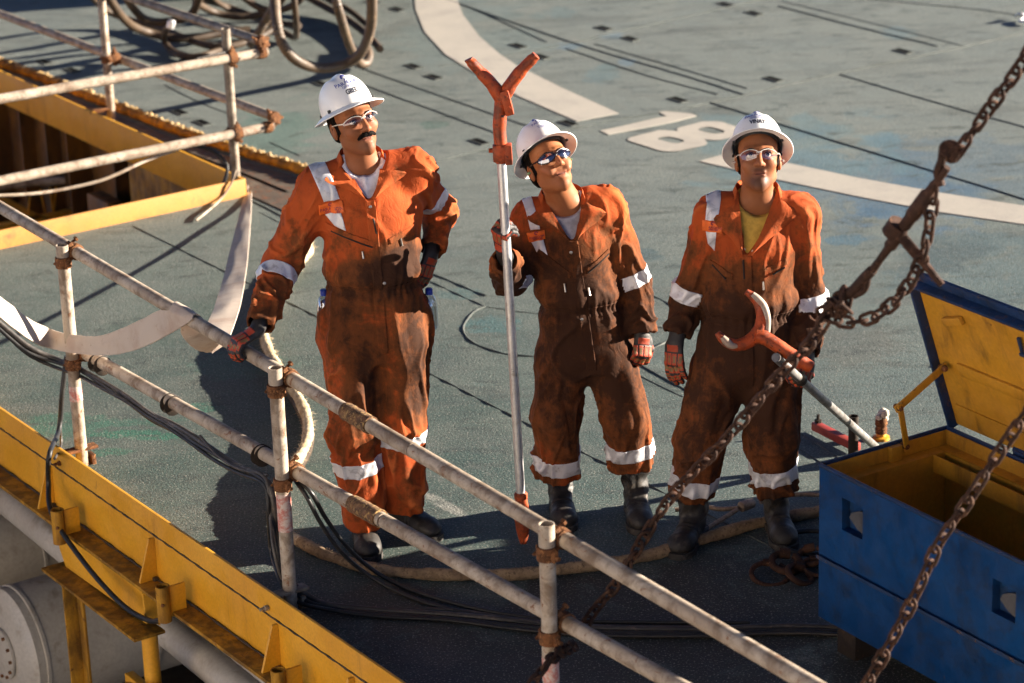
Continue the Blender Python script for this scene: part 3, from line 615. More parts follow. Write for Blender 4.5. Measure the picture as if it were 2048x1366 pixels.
for (q, LL) in ((r1, L1), (r2, L2)):
    dxy = -.04 if LL is L2 else 0
    LL.append(q-pw*.030+ZD*.008+A3(0, 0, 0)); LL.append(q+ZD*.034); LL.append(q+pw*.034+ZD*.0)
    
back = [(362, 662, 410, 655, .10), (375, 684, 428, 666, .16), (393, 698, 440, 676, .24), (412, 704, 446, 680, .30), (430, 701, 449, 679, .37)]
for x, y, x2, y2, dy in back:
    L1.append(Q(x, y, yr(375)+dy)); L2.append(Q(x2, y2, yr(400)+dy+.02))
# L1 is the edge that becomes the near side of the rising run
ribbon(fh, 'hose_front_run', L1, L2, M['canvas'])
ye = P(496, 372)[1]
rise = [(424, 706, 456, 680, 0.0), (406, 676, 462, 668, .05), (426, 622, 480, 613, .2), (444, 567, 491, 554, .4), (458, 510, 497, 498, .6), (472, 455, 501, 445, .78), (485, 405, 503, 396, .93), (492, 372, 503, 370, 1.0), (494, 362, 504, 364, 1.03)]
R1, R2 = [], []
y0 = yr(400)+.36
for x, y, x2, y2, s_ in rise:
    Y = y0+(ye-y0)*s_; R1.append(Q(x, y, Y)); R2.append(Q(x2, y2, Y+.03))
ribbon(fh, 'hose_rising_run', R1, R2, M['canvas'])
# ------------------------------------------------------------------ cables and hoses
def cable(name, label, pts, r, m, cat='cable', group=None, n=8, parent=None, rfun=None, seg=10, step=.03):
    path, _ = resample(spline(pts, n), step)
    mb = MB(); mb.tube(path, r, seg, rfun=rfun)
    if parent is not None: return mb.build(name, m, parent, smooth=60)
    t = mb.build(name, m, smooth=60); return tag(t, label, cat, group)
yl = lambda x: online(LOA, ldn, x)[1]
bund = [(-70, 560), (-30, 612), (20, 660), (60, 692), (110, 712), (160, 730), (205, 757), (255, 788), (300, 820), (335, 838), (375, 862), (430, 898), (480, 925), (525, 945)]
for k in range(4):
    o = [(0, 0), (2, 7), (5, 2), (-2, 10)][k]
    pts = [Q(x+o[0], y+o[1]+8+4*math.sin(x*.02+k*1.7), (yl(max(x, 110)))-.055-.012*(k % 2)) for x, y in bund]
    pts += [Q(537+o[0], 975+o[1], yl(540)-.05), Q(541+o[0]*2, 1030, yl(540)-.06)]+[P(548+o[0]*3, 1100, .22-.03*k), P(566+o[0]*3, 1160, .10), P(600+o[0]*4, 1192+o[1], .03), P(660, 1208+o[1]*1.2, .016+.006*k), P(760, 1218+o[1]*1.5, .012), P(900, 1220+o[1]*2+6*math.sin(k), .012), P(1030, 1238+o[1]*2, .012), P(1180, 1252+o[1]*1.8, .012), P(1400, 1256+o[1]*1.6, .012), P(1600, 1250+o[1]*1.6, .012), P(1850, 1262+o[1]*2, .012)]
    cable('power_cable', ['brown cable at the back of the bundle tied under the mid rail', 'black cable low in the bundle tied under the mid rail', 'thick dark cable in the middle of the bundle under the mid rail', 'dark cable hanging lowest of the bundle under the mid rail'][k], pts, [.008, .009, .012, .008][k], M['cable'] if k % 2 == 0 else M['black_rub'], group='cables bundled along the mid rail')
cable('power_cable', 'thin brown cable sagging in a loop left of the middle post', [Q(400, 872, yl(400)-.06), Q(440, 915, yl(440)-.08), Q(480, 938, yl(480)-.08), Q(535, 950, yl(530)-.06)], .006, M['cable'], group='cables bundled along the mid rail')
for k, y in enumerate((4, 14)):
    cable('power_cable', ['black cable dropping from the middle post to the deck, upper of two', 'black cable dropping from the middle post to the deck, lower of two'][k], [Q(590-k*4, 955, yl(590)+.03), Q(622-k*10, 985+k*6, yl(620)+.05), P(650-k*10, 1030+y, .34), P(690-k*12, 1085+y, .2), P(735-k*10, 1128+y, .08), P(790, 1160+y*1.5, .015), P(870, 1190+y*1.5, .012), P(1000, 1222+y*1.2, .012), P(1150, 1238+y, .012), P(1500, 1242+y, .012)], .0085, M['black_rub'], group='black cables lying across the deck')
# cable ties
for x in (193, 205, 338, 347, 520, 527):
    q = online(LOA, ldn, x)-ZD*.012; mb = MB(); mb.lathe(q, ldn+ZD*random.uniform(-.3, .3), [(TR+.012, -.002), (TR+.016, 0), (TR+.012, .002)], 20); mb.build('cable_tie', M['dark'], rail)
cable('power_cable', 'black cable looping down in front of the girder from the left post', [Q(133, 712, yl(130)-.05), Q(124, 790, yl(130)-.06), Q(118, 860, yl(130)-.06), P(112, 905, .13)-AD*.03, P(110, 960, -.03)-AD*.03]+[g0+gdir*((P(x, y, -.1)-g0)@gdir)-AD*.13+ZD*z for x, y, z in [(116, 1020, -.12), (140, 1075, -.24), (200, 1130, -.30), (265, 1165, -.28), (300, 1180, -.24)]], .011, M['black_rub'])
cable('power_cable', 'second thin dark cable hanging beside the left post', [Q(128, 745, yl(130)-.03), Q(120, 830, yl(130)-.03), Q(122, 890, yl(130)-.03), P(118, 915, .12)-AD*.02], .006, M['cable'])
cable('signal_cable', 'grey cable hanging under the lower rail of the hatch railing', [Q(-20, 392, pm[1]-.7), Q(60, 388, pm[1]-.6), Q(130, 378, pm[1]-.5), Q(210, 358, pm[1]-.4), Q(290, 322, pm[1]-.25), Q(350, 300, pm[1]-.15), Q(380, 288, pm[1]-.06)], .010, M['scaf'])
cable('signal_cable', 'black end of a cable curling down beside the corner post', [Q(383, 290, pm[1]+.0), Q(420, 298, pm[1]+.03), Q(445, 318, pm[1]+.03), Q(455, 335, pm[1]), Q(450, 360, pm[1]-.02), Q(443, 372, pm[1]-.03)], .011, M['black_rub'])
cable('rope_end', 'thin pale line hanging off the corner post foot', [Q(472, 340, pm[1]-.06), Q(462, 368, pm[1]-.1), Q(440, 400, pm[1]-.15), P(412, 425, .02), P(392, 441, .01)], .006, M['scaf'], cat='line')
mb = MB(); q = stop_at(pm, dmid, 386); mb.lathe(q, dmid, [(TR+.001, -.006), (TR+.006, -.004), (TR+.006, .004), (TR+.001, .006)], 20); mb.build('tape_ring', M['black_rub'], frl)
# ------------------------------------------------------------------ frayed rope lying round the men
def rope_mat(name, a, b, d):
    t = NT(name); v = t.pos(True)
    c = t.mix(t.ramp(t.noise(18, 6, .7, v), .35, .65), a, b); c = t.mix(t.ramp(t.noise(60, 4, .7, v), .5, .7, 0, .8), c, d)
    return t.fin(c, .9, 0, t.bump(t.noise(120, 4, .75, v), .9, .006))
M['rope_l'] = rope_mat('pale_rope', (.56, .46, .31), (.40, .29, .16), (.15, .09, .05))
M['rope_d'] = rope_mat('muddy_rope', (.34, .235, .13), (.20, .13, .07), (.07, .045, .025))
rp = [(612, 470, 0), (618, 500, .02), (604, 520, .02), (575, 560, .03), (545, 610, .04), (528, 650, .05), (533, 690, .055), (556, 735, .06), (590, 785, .06), (612, 830, .06), (616, 870, .06), (604, 905, .055), (580, 940, .05), (560, 965, .045), (548, 990, .04), (548, 1030, .035), (565, 1060, .03), (600, 1083, .026), (660, 1112, .026), (750, 1138, .024), (850, 1148, .022), (950, 1150, .022), (1050, 1147, .022), (1200, 1128, .022), (1300, 1110, .022), (1400, 1080, .022), (1500, 1050, .022), (1640, 1022, .022), (1760, 1000, .022)]
allp, tt_ = resample(spline([P(x, y, z) for x, y, z in rp], 10), .012)
rt = thing('frayed_rope', 'thick frayed rope curving over the deck behind and in front of the left man', 'rope', P(612, 830))
cut = int(np.argmin(np.linalg.norm(allp-P(600, 1083, .026), axis=1)))
strand = lambda d, a: 1+.13*np.abs(np.sin(1.5*(a-d*38)))+.10*math.sin(d*21)+.12*np.array([mnoise.noise(Vector((d*16, math.cos(x)*1.2, math.sin(x)*1.2))) for x in a])
mb = MB(); mb.tube(allp[:cut+1], .0215, 16, rfun=strand); mb.build('pale_length', M['rope_l'], rt, smooth=70)
mb = MB(); mb.tube(allp[cut:], .021, 16, rfun=strand); mb.build('muddy_length', M['rope_d'], rt, smooth=70)
def fibres(i0, i1, n, m, nm, lmin, lmax):
    V, F = [], []
    for _ in range(n):
        i = random.randint(i0, i1-2); c = allp[i]; a = random.uniform(0, math.tau); tn = unit(allp[i+1]-allp[i]); b = unit(np.cross(tn, ZD)); u = np.cross(b, tn)
        d = unit(b*math.cos(a)+u*abs(math.sin(a))+tn*random.uniform(-1.2, 1.2)); l = random.uniform(lmin, lmax); s_ = c+(b*math.cos(a)+u*abs(math.sin(a)))*.018
        e = s_+d*l-ZD*l*l*6; w = unit(np.cross(d, A3(random.random(), random.random(), random.random())))*.0016; k = len(V)
        V += [s_-w, s_+w, s_+np.cross(d, w), e]; F += [(k, k+1, k+3), (k+1, k+2, k+3), (k+2, k, k+3)]
    tag(mkobj(nm, V, F, m, rt, smooth=None), kind='stuff')
fibres(0, cut, 900, M['rope_l'], 'loose_fibres', .01, .045)
fibres(cut, len(allp)-2, 900, M['rope_d'], 'loose_fibres', .006, .022)
# tube added under the raised rope loop so it casts a solid shadow
mb = MB(); i0 = int(np.argmin(np.linalg.norm(allp-P(533, 690, .055), axis=1))); i1 = int(np.argmin(np.linalg.norm(allp-P(560, 965, .045), axis=1)))
low = allp[i0-30:i1+30].copy(); low[:, 2] = .024
mb.tube(low[::3], .024, 12); tag(mb.build('shadow_tube', M['hose'], smooth=60), 'dark tube added under the raised loop of frayed rope to fill its shadow', 'hose')
# wire rope sling with ferrule by the right man
wr = thing('wire_sling', 'steel wire rope sling with pressed ferrule between the right man\'s boots', 'wire sling', P(1480, 1010))
M['wire'] = worn('wire_rope', (.34, .27, .20), (.22, .16, .12), rust_amt=.3, dirt_amt=.5, scale=20, rough=.55, metal=.3, bump=.4)
tw = lambda d, a: 1+.28*np.abs(np.sin(2*(a-d*60)))
for pts in ([(1476, 1016, .03), (1440, 1018, .03), (1405, 1014, .03), (1350, 1020, .02)], [(1474, 1020, .03), (1445, 1038, .02), (1410, 1060, .015), (1375, 1085, .02)], [(1520, 1004, .03), (1580, 990, .03), (1640, 990, .03), (1700, 1000, .03)]):
    mb = MB(); mb.tube(resample(spline([P(*p) for p in pts], 8), .01)[0], .008, 10, rfun=tw); mb.build('wire_rope', M['wire'], wr, smooth=70)
mb = MB(); a, b = P(1482, 1014, .035), P(1516, 1002, .035); d = unit(b-a); mb.lathe(a, d, [(.012, -.004), (.021, 0), (.022, .01), (.020, .06), (.014, .068)], 18); mb.build('ferrule', M['wire'], wr)
# rusty shackles and rings beside the box
sh = thing('lifting_gear', 'heap of rusty shackles and rings between boot and blue box', 'shackle heap', P(1580, 1130))
for (x, y, z, r, w, tx) in [(1572, 1125, .03, .055, .014, .2), (1622, 1112, .04, .05, .012, -.5), (1540, 1148, .015, .07, .010, .1), (1600, 1150, .02, .05, .012, .9), (1632, 1135, .02, .05, .010, .3)]:
    c = P(x, y, z); n = unit(A3(tx*.5, -.25, 1)); a = unit(np.cross(n, A3(1, 0, 0))); b = np.cross(n, a)
    mb = MB(); mb.tube([c+(a*math.cos(t)+b*math.sin(t))*r for t in np.linspace(0, 5.6, 28)], w, 10); mb.lathe(c+a*r, b, [(w*1.5, -.02), (w*1.5, .02)], 10); mb.build('shackle', M['chain'], sh, smooth=60)
mb = MB(); c = P(1622, 1085, .02); mb.tube([c+A3(math.cos(t), math.sin(t), 0)*.11 for t in np.linspace(0, 6.283, 48)], .010, 10); mb.build('ring', M['black_rub'], sh, smooth=60)
# ------------------------------------------------------------------ pile of hoses at the top
hz = [  # px,py,z lists, radius, ribbed, label
 ([(535, -60, .9), (548, -10, .85), (553, 45, .75), (566, 90, .62), (595, 122, .5), (640, 136, .42), (690, 128, .42), (722, 105, .5), (740, 60, .65), (744, 10, .85), (742, -60, 1.1)], .030, True, 'ribbed brown hose hanging in a big loop at the top'),
 ([(660, -60, .9), (672, 0, .8), (686, 50, .6), (700, 92, .35), (718, 124, .12), (733, 126, .06), (738, 108, .06), (730, 88, .05)], .027, True, 'pale ribbed hose hooked inside the big loop'),
 ([(205, -30, .6), (232, 18, .4), (262, 50, .22), (300, 66, .12), (345, 76, .08), (400, 74, .06), (445, 66, .06), (500, 60, .06)], .030, False, 'thick brown hose curving along the left foot of the pile'),
 ([(247, -20, .6), (262, 10, .45), (290, 38, .3), (330, 44, .25), (380, 30, .3), (400, -10, .5), (405, -50, .7)], .028, False, 'brown hose looping up over the left of the pile'),
 ([(340, 52, .32), (332, 60, .22), (328, 78, .1), (340, 98, .04), (365, 112, .03), (400, 112, .03), (440, 100, .03)], .022, False, 'hose end with pale metal tip curling off the pile'),
 ([(390, 5, .3), (430, 25, .18), (480, 34, .14), (530, 26, .16), (560, 5, .3), (575, -30, .5)], .026, False, 'dark hose sagging across the middle of the pile'),
 ([(520, 66, .05), (555, 60, .06), (588, 75, .05), (593, 60, .2), (590, 20, .4), (585, -40, .6)], .022, False, 'hose dropping straight down right of the ribbed loop'),
 ([(400, -30, .4), (440, 8, .15), (480, 28, .06), (530, 40, .05), (600, 52, .05)], .020, False, 'slim hose running flat through the pile'),
 ([(300, -40, .5), (380, -8, .3), (450, 12, .1), (510, 34, .06), (545, 52, .05)], .022, False, 'straight brown hose behind the railing end'),
 ([(590, -20, .2), (640, 8, .1), (690, 36, .06), (735, 70, .05), (760, 98, .05)], .026, False, 'brown hose running to the right end of the pile'),
 ([(610, -40, .2), (650, -5, .1), (700, 22, .06), (740, 55, .05)], .022, False, 'upper brown hose at the right end of the pile'),
 ([(500, 90, .08), (520, 60, .2), (535, 35, .3), (548, 10, .5), (556, -40, .8)], .028, True, 'ribbed hose standing up behind the tube ends'),
 ([(150, -40, .5), (185, -5, .3), (215, 22, .12), (260, 40, .06), (320, 56, .05), (420, 92, .05), (500, 82, .05), (560, 50, .08)], .024, False, 'long dark hose sweeping round the left of the pile'),
 ([(420, -40, .6), (480, -10, .4), (520, 16, .3), (560, 20, .3), (600, 0, .4), (620, -40, .5)], .024, False, 'dark hose arching over the top of the pile')]
for pts, r, rib, lab in hz:
    ps = [P(x, y, z) for x, y, z in pts]; f = (lambda d, a: np.ones(len(a))*(1+.10*math.sin(d*2*math.pi/.022))) if rib else (lambda d, a: np.ones(len(a)))
    cable('air_hose', lab, ps, r, M['hose_ribbed'] if rib else M['hose'], 'hose', 'heavy hoses piled at the top of the deck', rfun=f, seg=14, step=.0055 if rib else .03)
e = P(342, 48, .34); d = unit(P(340, 52, .32)-P(332, 60, .22))
mb = MB(); mb.lathe(e, A3(.3, .2, 1), [(.024, -.03), (.028, -.01), (.028, .015), (.018, .028), (0, .03)], 16); tag(mb.build('hose_coupling', M['alu']), 'pale metal coupling on the curled hose end', 'hose coupling')
# ------------------------------------------------------------------ blue tool box
bx0 = P(1646, 1232, .12)*[1, 1, 0]; rim = .698; fl = P(1639, 931, rim)*[1, 1, 0]; bl = P(1903, 860, rim)*[1, 1, 0]
wD = unit(bl-fl); Wd = np.linalg.norm(bl-fl); lD = unit(P(2048, 1130, rim)*[1, 1, 0]-fl); Ld = 1.35
wD = unit(np.cross(ZD, lD)) if np.cross(ZD, lD)@wD > 0 else -unit(np.cross(ZD, lD))
tb = thing('tool_box', 'open blue steel tool box with yellow interior and raised lid', 'tool box', fl)
def bp(l, w, z): return fl+lD*l+wD*w+ZD*z
# outer shell: front with recessed lifting pockets, sides, back
def panel(mb, l0, l1, z0, z1, w=0, th=.006): mb.prism([bp(l0, w, z0), bp(l1, w, z0), bp(l1, w, z1), bp(l0, w, z1)], wD*th)
mb = MB(); pk = [(.095, .225, .475, .60), (1.0-.22, 1.0-.09, .475, .60)]
pk = []
for x, y in ((1703, 1038), (2010, 1200)):
    # pocket centre on the front panel
    best = min(((abs(px(bp(l, 0, z))[0]-x)+abs(px(bp(l, 0, z))[1]-y), l, z) for l in np.linspace(0, 1.3, 131) for z in np.linspace(.2, .65, 46)))
    pk.append((best[1]-.055, best[1]+.055, best[2]-.060, best[2]+.060))
zs = sorted({.12, rim, pk[0][2], pk[0][3], pk[1][2], pk[1][3]}); ls = sorted({0, Ld, pk[0][0], pk[0][1], pk[1][0], pk[1][1]})
for a, b in zip(ls[:-1], ls[1:]):
    for c, d in zip(zs[:-1], zs[1:]):
        if not any(p[0]-1e-6 <= a and b <= p[1]+1e-6 and p[2]-1e-6 <= c and d <= p[3]+1e-6 for p in pk): panel(mb, a, b, c, d)
mb.build('front_panel', M['blue'], tb)
for p in pk:
    mb = MB(); l0, l1, z0, z1 = p; dp = .035
    mb.prism([bp(l0, dp, z0), bp(l1, dp, z0), bp(l1, dp, z1), bp(l0, dp, z1)], wD*.004)
    mb.prism([bp(l0, .006, z0), bp(l1, .006, z0), bp(l1, dp, z0), bp(l0, dp, z0)], -ZD*.004); mb.prism([bp(l0, .006, z1), bp(l1, .006, z1), bp(l1, dp, z1), bp(l0, dp, z1)], ZD*.004)
    mb.prism([bp(l0, .006, z0), bp(l0, .006, z1), bp(l0, dp, z1), bp(l0, dp, z0)], -lD*.004); mb.prism([bp(l1, .006, z0), bp(l1, .006, z1), bp(l1, dp, z1), bp(l1, dp, z0)], lD*.004)
    pc_ = mb.build('lifting_pocket', M['blue'], tb)
    mb = MB(); arc = [bp(l1-.003, .04, z0+.004)]+[bp(l1-.003-.085*math.sin(t), .04, z0+.004+.085*(1-math.cos(t))*1.05) for t in np.linspace(0, math.pi*.75, 12)][1:]
    arc = [bp(l1-.003, .016, z0+.006), bp(l1-.05, .016, z0+.02), bp(l1-.09, .016, z0+.048), bp(l1-.078, .016, z0+.07), bp(l1-.04, .016, z0+.088), bp(l1-.003, .016, z0+.096)]
    mb.prism(arc, wD*.012); mb.build('grip_plate', worn('grey_grip', (.075, .075, .08), (.05, .05, .055), scale=12, dirt_amt=.3, rust_amt=.1) if 'grip' not in M else M['grip'], pc_)
mb = MB(); zr = .355
mb.prism([bp(0, -.001, zr-.014), bp(Ld, -.001, zr-.014), bp(Ld, -.014, zr-.004), bp(0, -.014, zr-.004)], ZD*.014); mb.build('front_ridge', M['blue_edge'], tb)
mb = MB(); mb.prism([bp(0, 0.0065, .12), bp(0, Wd, .12), bp(0, Wd, rim), bp(0, .0065, rim)], lD*.006); mb.prism([bp(Ld, 0.0065, .12), bp(Ld, Wd, .12), bp(Ld, Wd, rim), bp(Ld, .0065, rim)], -lD*.006)
mb.prism([bp(.0065, Wd-.001, .12), bp(Ld-.0065, Wd-.001, .12), bp(Ld-.0065, Wd-.001, rim), bp(.0065, Wd-.001, rim)], -wD*.006); mb.build('side_panel', M['blue'], tb)
mb = MB(); mb.prism([bp(0.007, 0.007, .16), bp(Ld-.007, .007, .16), bp(Ld-.007, Wd-.008, .16), bp(.007, Wd-.008, .16)], -ZD*.01); mb.build('bottom_panel', M['dark'], tb)
# inner liner: lip below the rim
mb = MB(); t_ = .012
for a, b, th in ((bp(.0075, .0075, rim-.055), bp(Ld-.0075, .0075, rim-.055), wD*.004), (bp(.0075, Wd-.0115, rim-.055), bp(Ld-.0075, Wd-.0115, rim-.055), wD*.004)):
    mb.prism([a, b, b+ZD*.053, a+ZD*.053], th)
for a, b, th in ((bp(.0075, .0125, rim-.055), bp(.0075, Wd-.0125, rim-.055), lD*.004), (bp(Ld-.0115, .0125, rim-.055), bp(Ld-.0115, Wd-.0125, rim-.055), lD*.004)):
    mb.prism([a, b, b+ZD*.053, a+ZD*.053], th)
mb.prism([bp(.012, .012, rim-.055), bp(Ld, .012, rim-.055), bp(Ld, .078, rim-.055), bp(.012, .078, rim-.055)], -ZD*.005)
mb.prism([bp(.012, Wd-.012, rim-.055), bp(.012, Wd-.06, rim-.055), bp(Ld, Wd-.06, rim-.055), bp(Ld, Wd-.012, rim-.055)], -ZD*.005)
mb.prism([bp(.012, .052, rim-.055), bp(.06, .052, rim-.055), bp(.06, Wd-.062, rim-.055), bp(.012, Wd-.062, rim-.055)], -ZD*.005)
mb.build('rim_gutter', M['box_yellow'], tb)
mb = MB()
mb.prism([bp(.06, .05, .165), bp(.06, Wd-.06, .165), bp(.06, Wd-.06, rim-.0556), bp(.06, .05, rim-.0556)], lD*.004)
mb.prism([bp(.064, Wd-.06, .165), bp(Ld-.02, Wd-.06, .165), bp(Ld-.02, Wd-.06, rim-.0556), bp(.064, Wd-.06, rim-.0556)], wD*.004)
mb.prism([bp(.064, .075, .165), bp(Ld-.02, .075, .165), bp(Ld-.02, .075, rim-.0556), bp(.064, .075, rim-.0556)], -wD*.004)
mb.prism([bp(.064, Wd*.80, rim-.12), bp(Ld-.02, Wd*.80, rim-.12), bp(Ld-.02, Wd*.80, rim-.055), bp(.064, Wd*.80, rim-.055)], wD*.004); mb.build('inner_liner', M['box_yellow'], tb)
mb = MB(); mb.tube([bp(0, 0, rim+.004), bp(Ld, 0, rim+.004)], .008, 10, rfun=None); mb.tube([bp(0, .01, rim+.004), bp(0, Wd, rim+.004)], .006, 8); mb.tube([bp(0, Wd, rim+.004), bp(Ld, Wd, rim+.004)], .006, 8); mb.build('rim_bead', M['blue_edge'], tb)
for l in (.12, 1.05):
    mb = MB(); mb.box(bp(l, Wd/2, .06), lD, wD, ZD, .10, Wd*.9, .118, .003); mb.build('skid', M['dark'], tb)
# contents: dark tools lying inside
ct = thing('hand_tools', 'dark oily tools lying inside the open blue box', 'tools', bp(.6, .25, .18))
for k in range(16):
    a = bp(random.uniform(.2, 1.2), random.uniform(.08, .34), random.uniform(.18, .25)); d = unit(lD*random.uniform(-1, 1)+wD*random.uniform(-.5, .5)+ZD*random.uniform(-.05, .5)); L = random.uniform(.12, .3)
    mb = MB(); mb.tube([a-d*L/2, a+d*L/2], random.uniform(.008, .022), 10); mb.lathe(a+d*L/2, d, [(.022, -.02), (.028, 0), (.022, .025)], 10); mb.build('tool', M['dark'], ct)
# lid
LT = [Q(1836, 566, 1), 0]
hA = bp(.02, Wd+.03, rim+.015); hB = bp(Ld+.0, Wd+.03, rim+.015)
best = None
for ang in np.linspace(60, 140, 161):
    for hh in np.linspace(.35, .8, 46):
        q = hA+(wD*-math.cos(rad(ang))+ZD*math.sin(rad(ang)))*hh; x, y = px(q); e = abs(x-1836)+abs(y-566)
        if best is None or e < best[0]: best = (e, ang, hh)
ang, hh = best[1], best[2]; ud = wD*-math.cos(rad(ang))+ZD*math.sin(rad(ang)); nd = unit(np.cross(ud, lD)); nd = nd if nd@(-wD) > 0 else -nd   # towards the box
print('lid', best, px(hA), px(bp(0, 0, .12)), 'box', Wd)
mb = MB(); lb = lambda l, u, n: hA+lD*l+ud*u+nd*n
mb.prism([lb(0, 0, 0), lb(Ld, 0, 0), lb(Ld, hh, 0), lb(0, hh, 0)], -nd*.006); ld_ = mb.build('lid', M['box_yellow'], tb)
mb = MB(); mb.prism([lb(-.002, -.002, -.0065), lb(Ld, -.002, -.0065), lb(Ld, hh+.002, -.0065), lb(-.002, hh+.002, -.0065)], -nd*.004)
mb.box(lb(Ld/2, hh+.008, .008), lD, ud, nd, Ld, .012, .05, .002); mb.box(lb(-.008, hh/2, .008), ud, lD, nd, hh+.02, .012, .05, .002); mb.box(lb(Ld/2, hh+.035, -.006), lD, ud, nd, Ld, .036, .014, .002); mb.build('lid_frame', M['blue_edge'], ld_)
mb = MB(); mb.box(lb(Ld/2+.06, hh*.47, .006), lD, ud, nd, Ld-.1, .05, .012, .004); mb.box(lb(.16, hh*.84, .012), unit(lD+ud*.35), unit(ud-lD*.35), nd, .11, .03, .018, .003); mb.prism([lb(.03, .02, .002), lb(Ld-.03, .02, .002), lb(Ld-.03, .10, .002), lb(.03, .10, .002)], nd*.004); mb.build('stiffening_rib', M['box_yellow'], ld_)
mb = MB(); q = lb(.50, hh*.86, .012); mb.box(q, lD, ud, nd, .012, .06, .01, .002); mb.box(q-ud*.04, lD, ud, nd, .025, .012, .012, .002); mb.build('latch', M['blue_edge'], ld_)
s0 = lb(.055, hh*.47, .03)
jt = Q(1797, 815, s0[1]-.10); s2_ = bp(.03, Wd*.62, rim-.005)
st = MB(); d1 = unit(jt-s0); st.box((s0+jt)/2, d1, np.cross(d1, lD), lD, np.linalg.norm(jt-s0)+.03, .028, .008, .002); d2 = unit(s2_-jt); st.box((jt+s2_)/2+lD*.010, d2, np.cross(d2, lD), lD, np.linalg.norm(jt-s2_)+.04, .022, .008, .002)
so_ = st.build('lid_stay', M['box_yellow'], tb)
for q in (s0, jt, s2_): mb = MB(); mb.lathe(q-lD*.01, lD, [(.010, -.008), (.012, 0), (.012, .022), (.008, .028)], 10); mb.build('pivot_bolt', M['rust'], so_)
mb = MB(); mb.box(bp(.02, Wd*.56, rim-.03), lD, wD, ZD, .02, .05, .06, .002); mb.build('stay_bracket', M['box_yellow'], tb)
for l in (.35, .9): mb = MB(); mb.tube([hA+lD*(l-.05)-nd*.0, hA+lD*(l+.05)], .012, 10); mb.box(hA+lD*l-ZD*.03-wD*.012, lD, ZD, wD, .08, .07, .012, .002); mb.build('hinge', M['blue_edge'], tb)
# ------------------------------------------------------------------ small deck fittings behind the box
t = thing('red_bar', 'small red steel bar with a bolt lying on the deck behind the box', 'steel bar', P(1665, 870))
a, b = P(1632, 852, .03), P(1712, 893, .03); d = unit(b-a); mb = MB(); mb.box((a+b)/2, d, np.cross(ZD, d), ZD, np.linalg.norm(b-a)+.02, .036, .035, .003); mb.build('bar', M['red'], t)
mb = MB(); mb.lathe(a+ZD*.022+d*.015, ZD, [(.016, 0), (.016, .012), (.007, .014), (.007, .035), (0, .036)], 8); mb.build('bolt', M['dark'], t)
t = thing('stub_post', 'short dark steel stub post standing just behind the blue box', 'post', P(1704, 935))
b = P(1706, 930); mb = MB(); mb.pipe(b-ZD*.0, upto(b, 832), .021, .004); mb.build('tube', M['dark'], t); mb = MB(); mb.lathe(b, ZD, [(.045, 0), (.045, .012), (.022, .014)], 20); mb.build('foot_plate', M['dark'], t)
t = thing('deck_valve', 'rusty valve stub with yellow base and rag-wrapped top on the deck', 'valve', P(1762, 880))
b = P(1762, 878); mb = MB(); mb.lathe(b, ZD, [(.036, 0), (.036, .012), (.022, .016), (.020, .03)], 20); mb.build('base', M['yellow'], t)
mb = MB(); mb.lathe(b+ZD*.028, ZD, [(.024, 0), (.026, .02), (.022, .03), (.027, .04), (.025, .07), (.018, .08)], 20); mb.build('body', M['rust'], t)
V, F = [], []
mb = MB()
for k in range(14):
    c = b+ZD*random.uniform(.085, .125)+A3(random.uniform(-.012, .022), random.uniform(-.02, .02), 0); r = random.uniform(.012, .020); mb.lathe(c, (random.uniform(-1, 1), random.uniform(-1, 1), .8), [(0, -r), (r*.8, -r*.5), (r, 0), (r*.7, r*.6), (0, r*.9)], 8)
mb.build('rag_wrap', worn('white_rag', (.72, .66, .56), (.5, .42, .33), dirt_amt=.3, rust_amt=.1, scale=30, rough=.9, bump=.8), t, smooth=60)
mb = MB(); mb.tube(spline([P(1893, 705), P(1880, 722), P(1865, 735)], 5), .006, 6); mb.tube(spline([P(2032, 32, .02), P(2040, 28, .05), P(2052, 33, .03), P(2040, 42, .02), P(2058, 46, .02)], 6), .012, 6)
tag(mb.build('scrap_cord', M['alu'], smooth=60), 'curl of pale wire lying on the deck in the top right corner', 'wire scrap')
for k in range(60):
    pass
# ------------------------------------------------------------------ chains
def link_mesh(pitch, wr_, r):
    path = []; L = pitch/2-r*.0
    hw = wr_
    for t in np.linspace(-math.pi/2, math.pi/2, 9): path.append(A3(L-hw+hw*math.cos(t)+wr_*.35, hw*math.sin(t), 0))
    for t in np.linspace(math.pi/2, 1.5*math.pi, 9): path.append(A3(-(L-hw)+hw*math.cos(t)-wr_*.35, hw*math.sin(t), 0))
    n = len(path); seg = 10; V, F = [], []
    for i in range(n):
        tn = unit(path[(i+1) % n]-path[i-1]); nn = np.cross(tn, ZD)
        for j in range(seg):
            a = j*math.tau/seg; V.append(path[i]+(nn*math.cos(a)+ZD*math.sin(a))*r)
    for i in range(n):
        for j in range(seg): F.append((i*seg+j, i*seg+(j+1) % seg, ((i+1) % n)*seg+(j+1) % seg, ((i+1) % n)*seg+j))
    me = bpy.data.meshes.new('link'); me.from_pydata([tuple(v) for v in V], [], F); me.polygons.foreach_set('use_smooth', [True]*len(me.polygons)); me.materials.append(M['chain']); me.update(); return me
LM = link_mesh(.051, .0165, .0060)
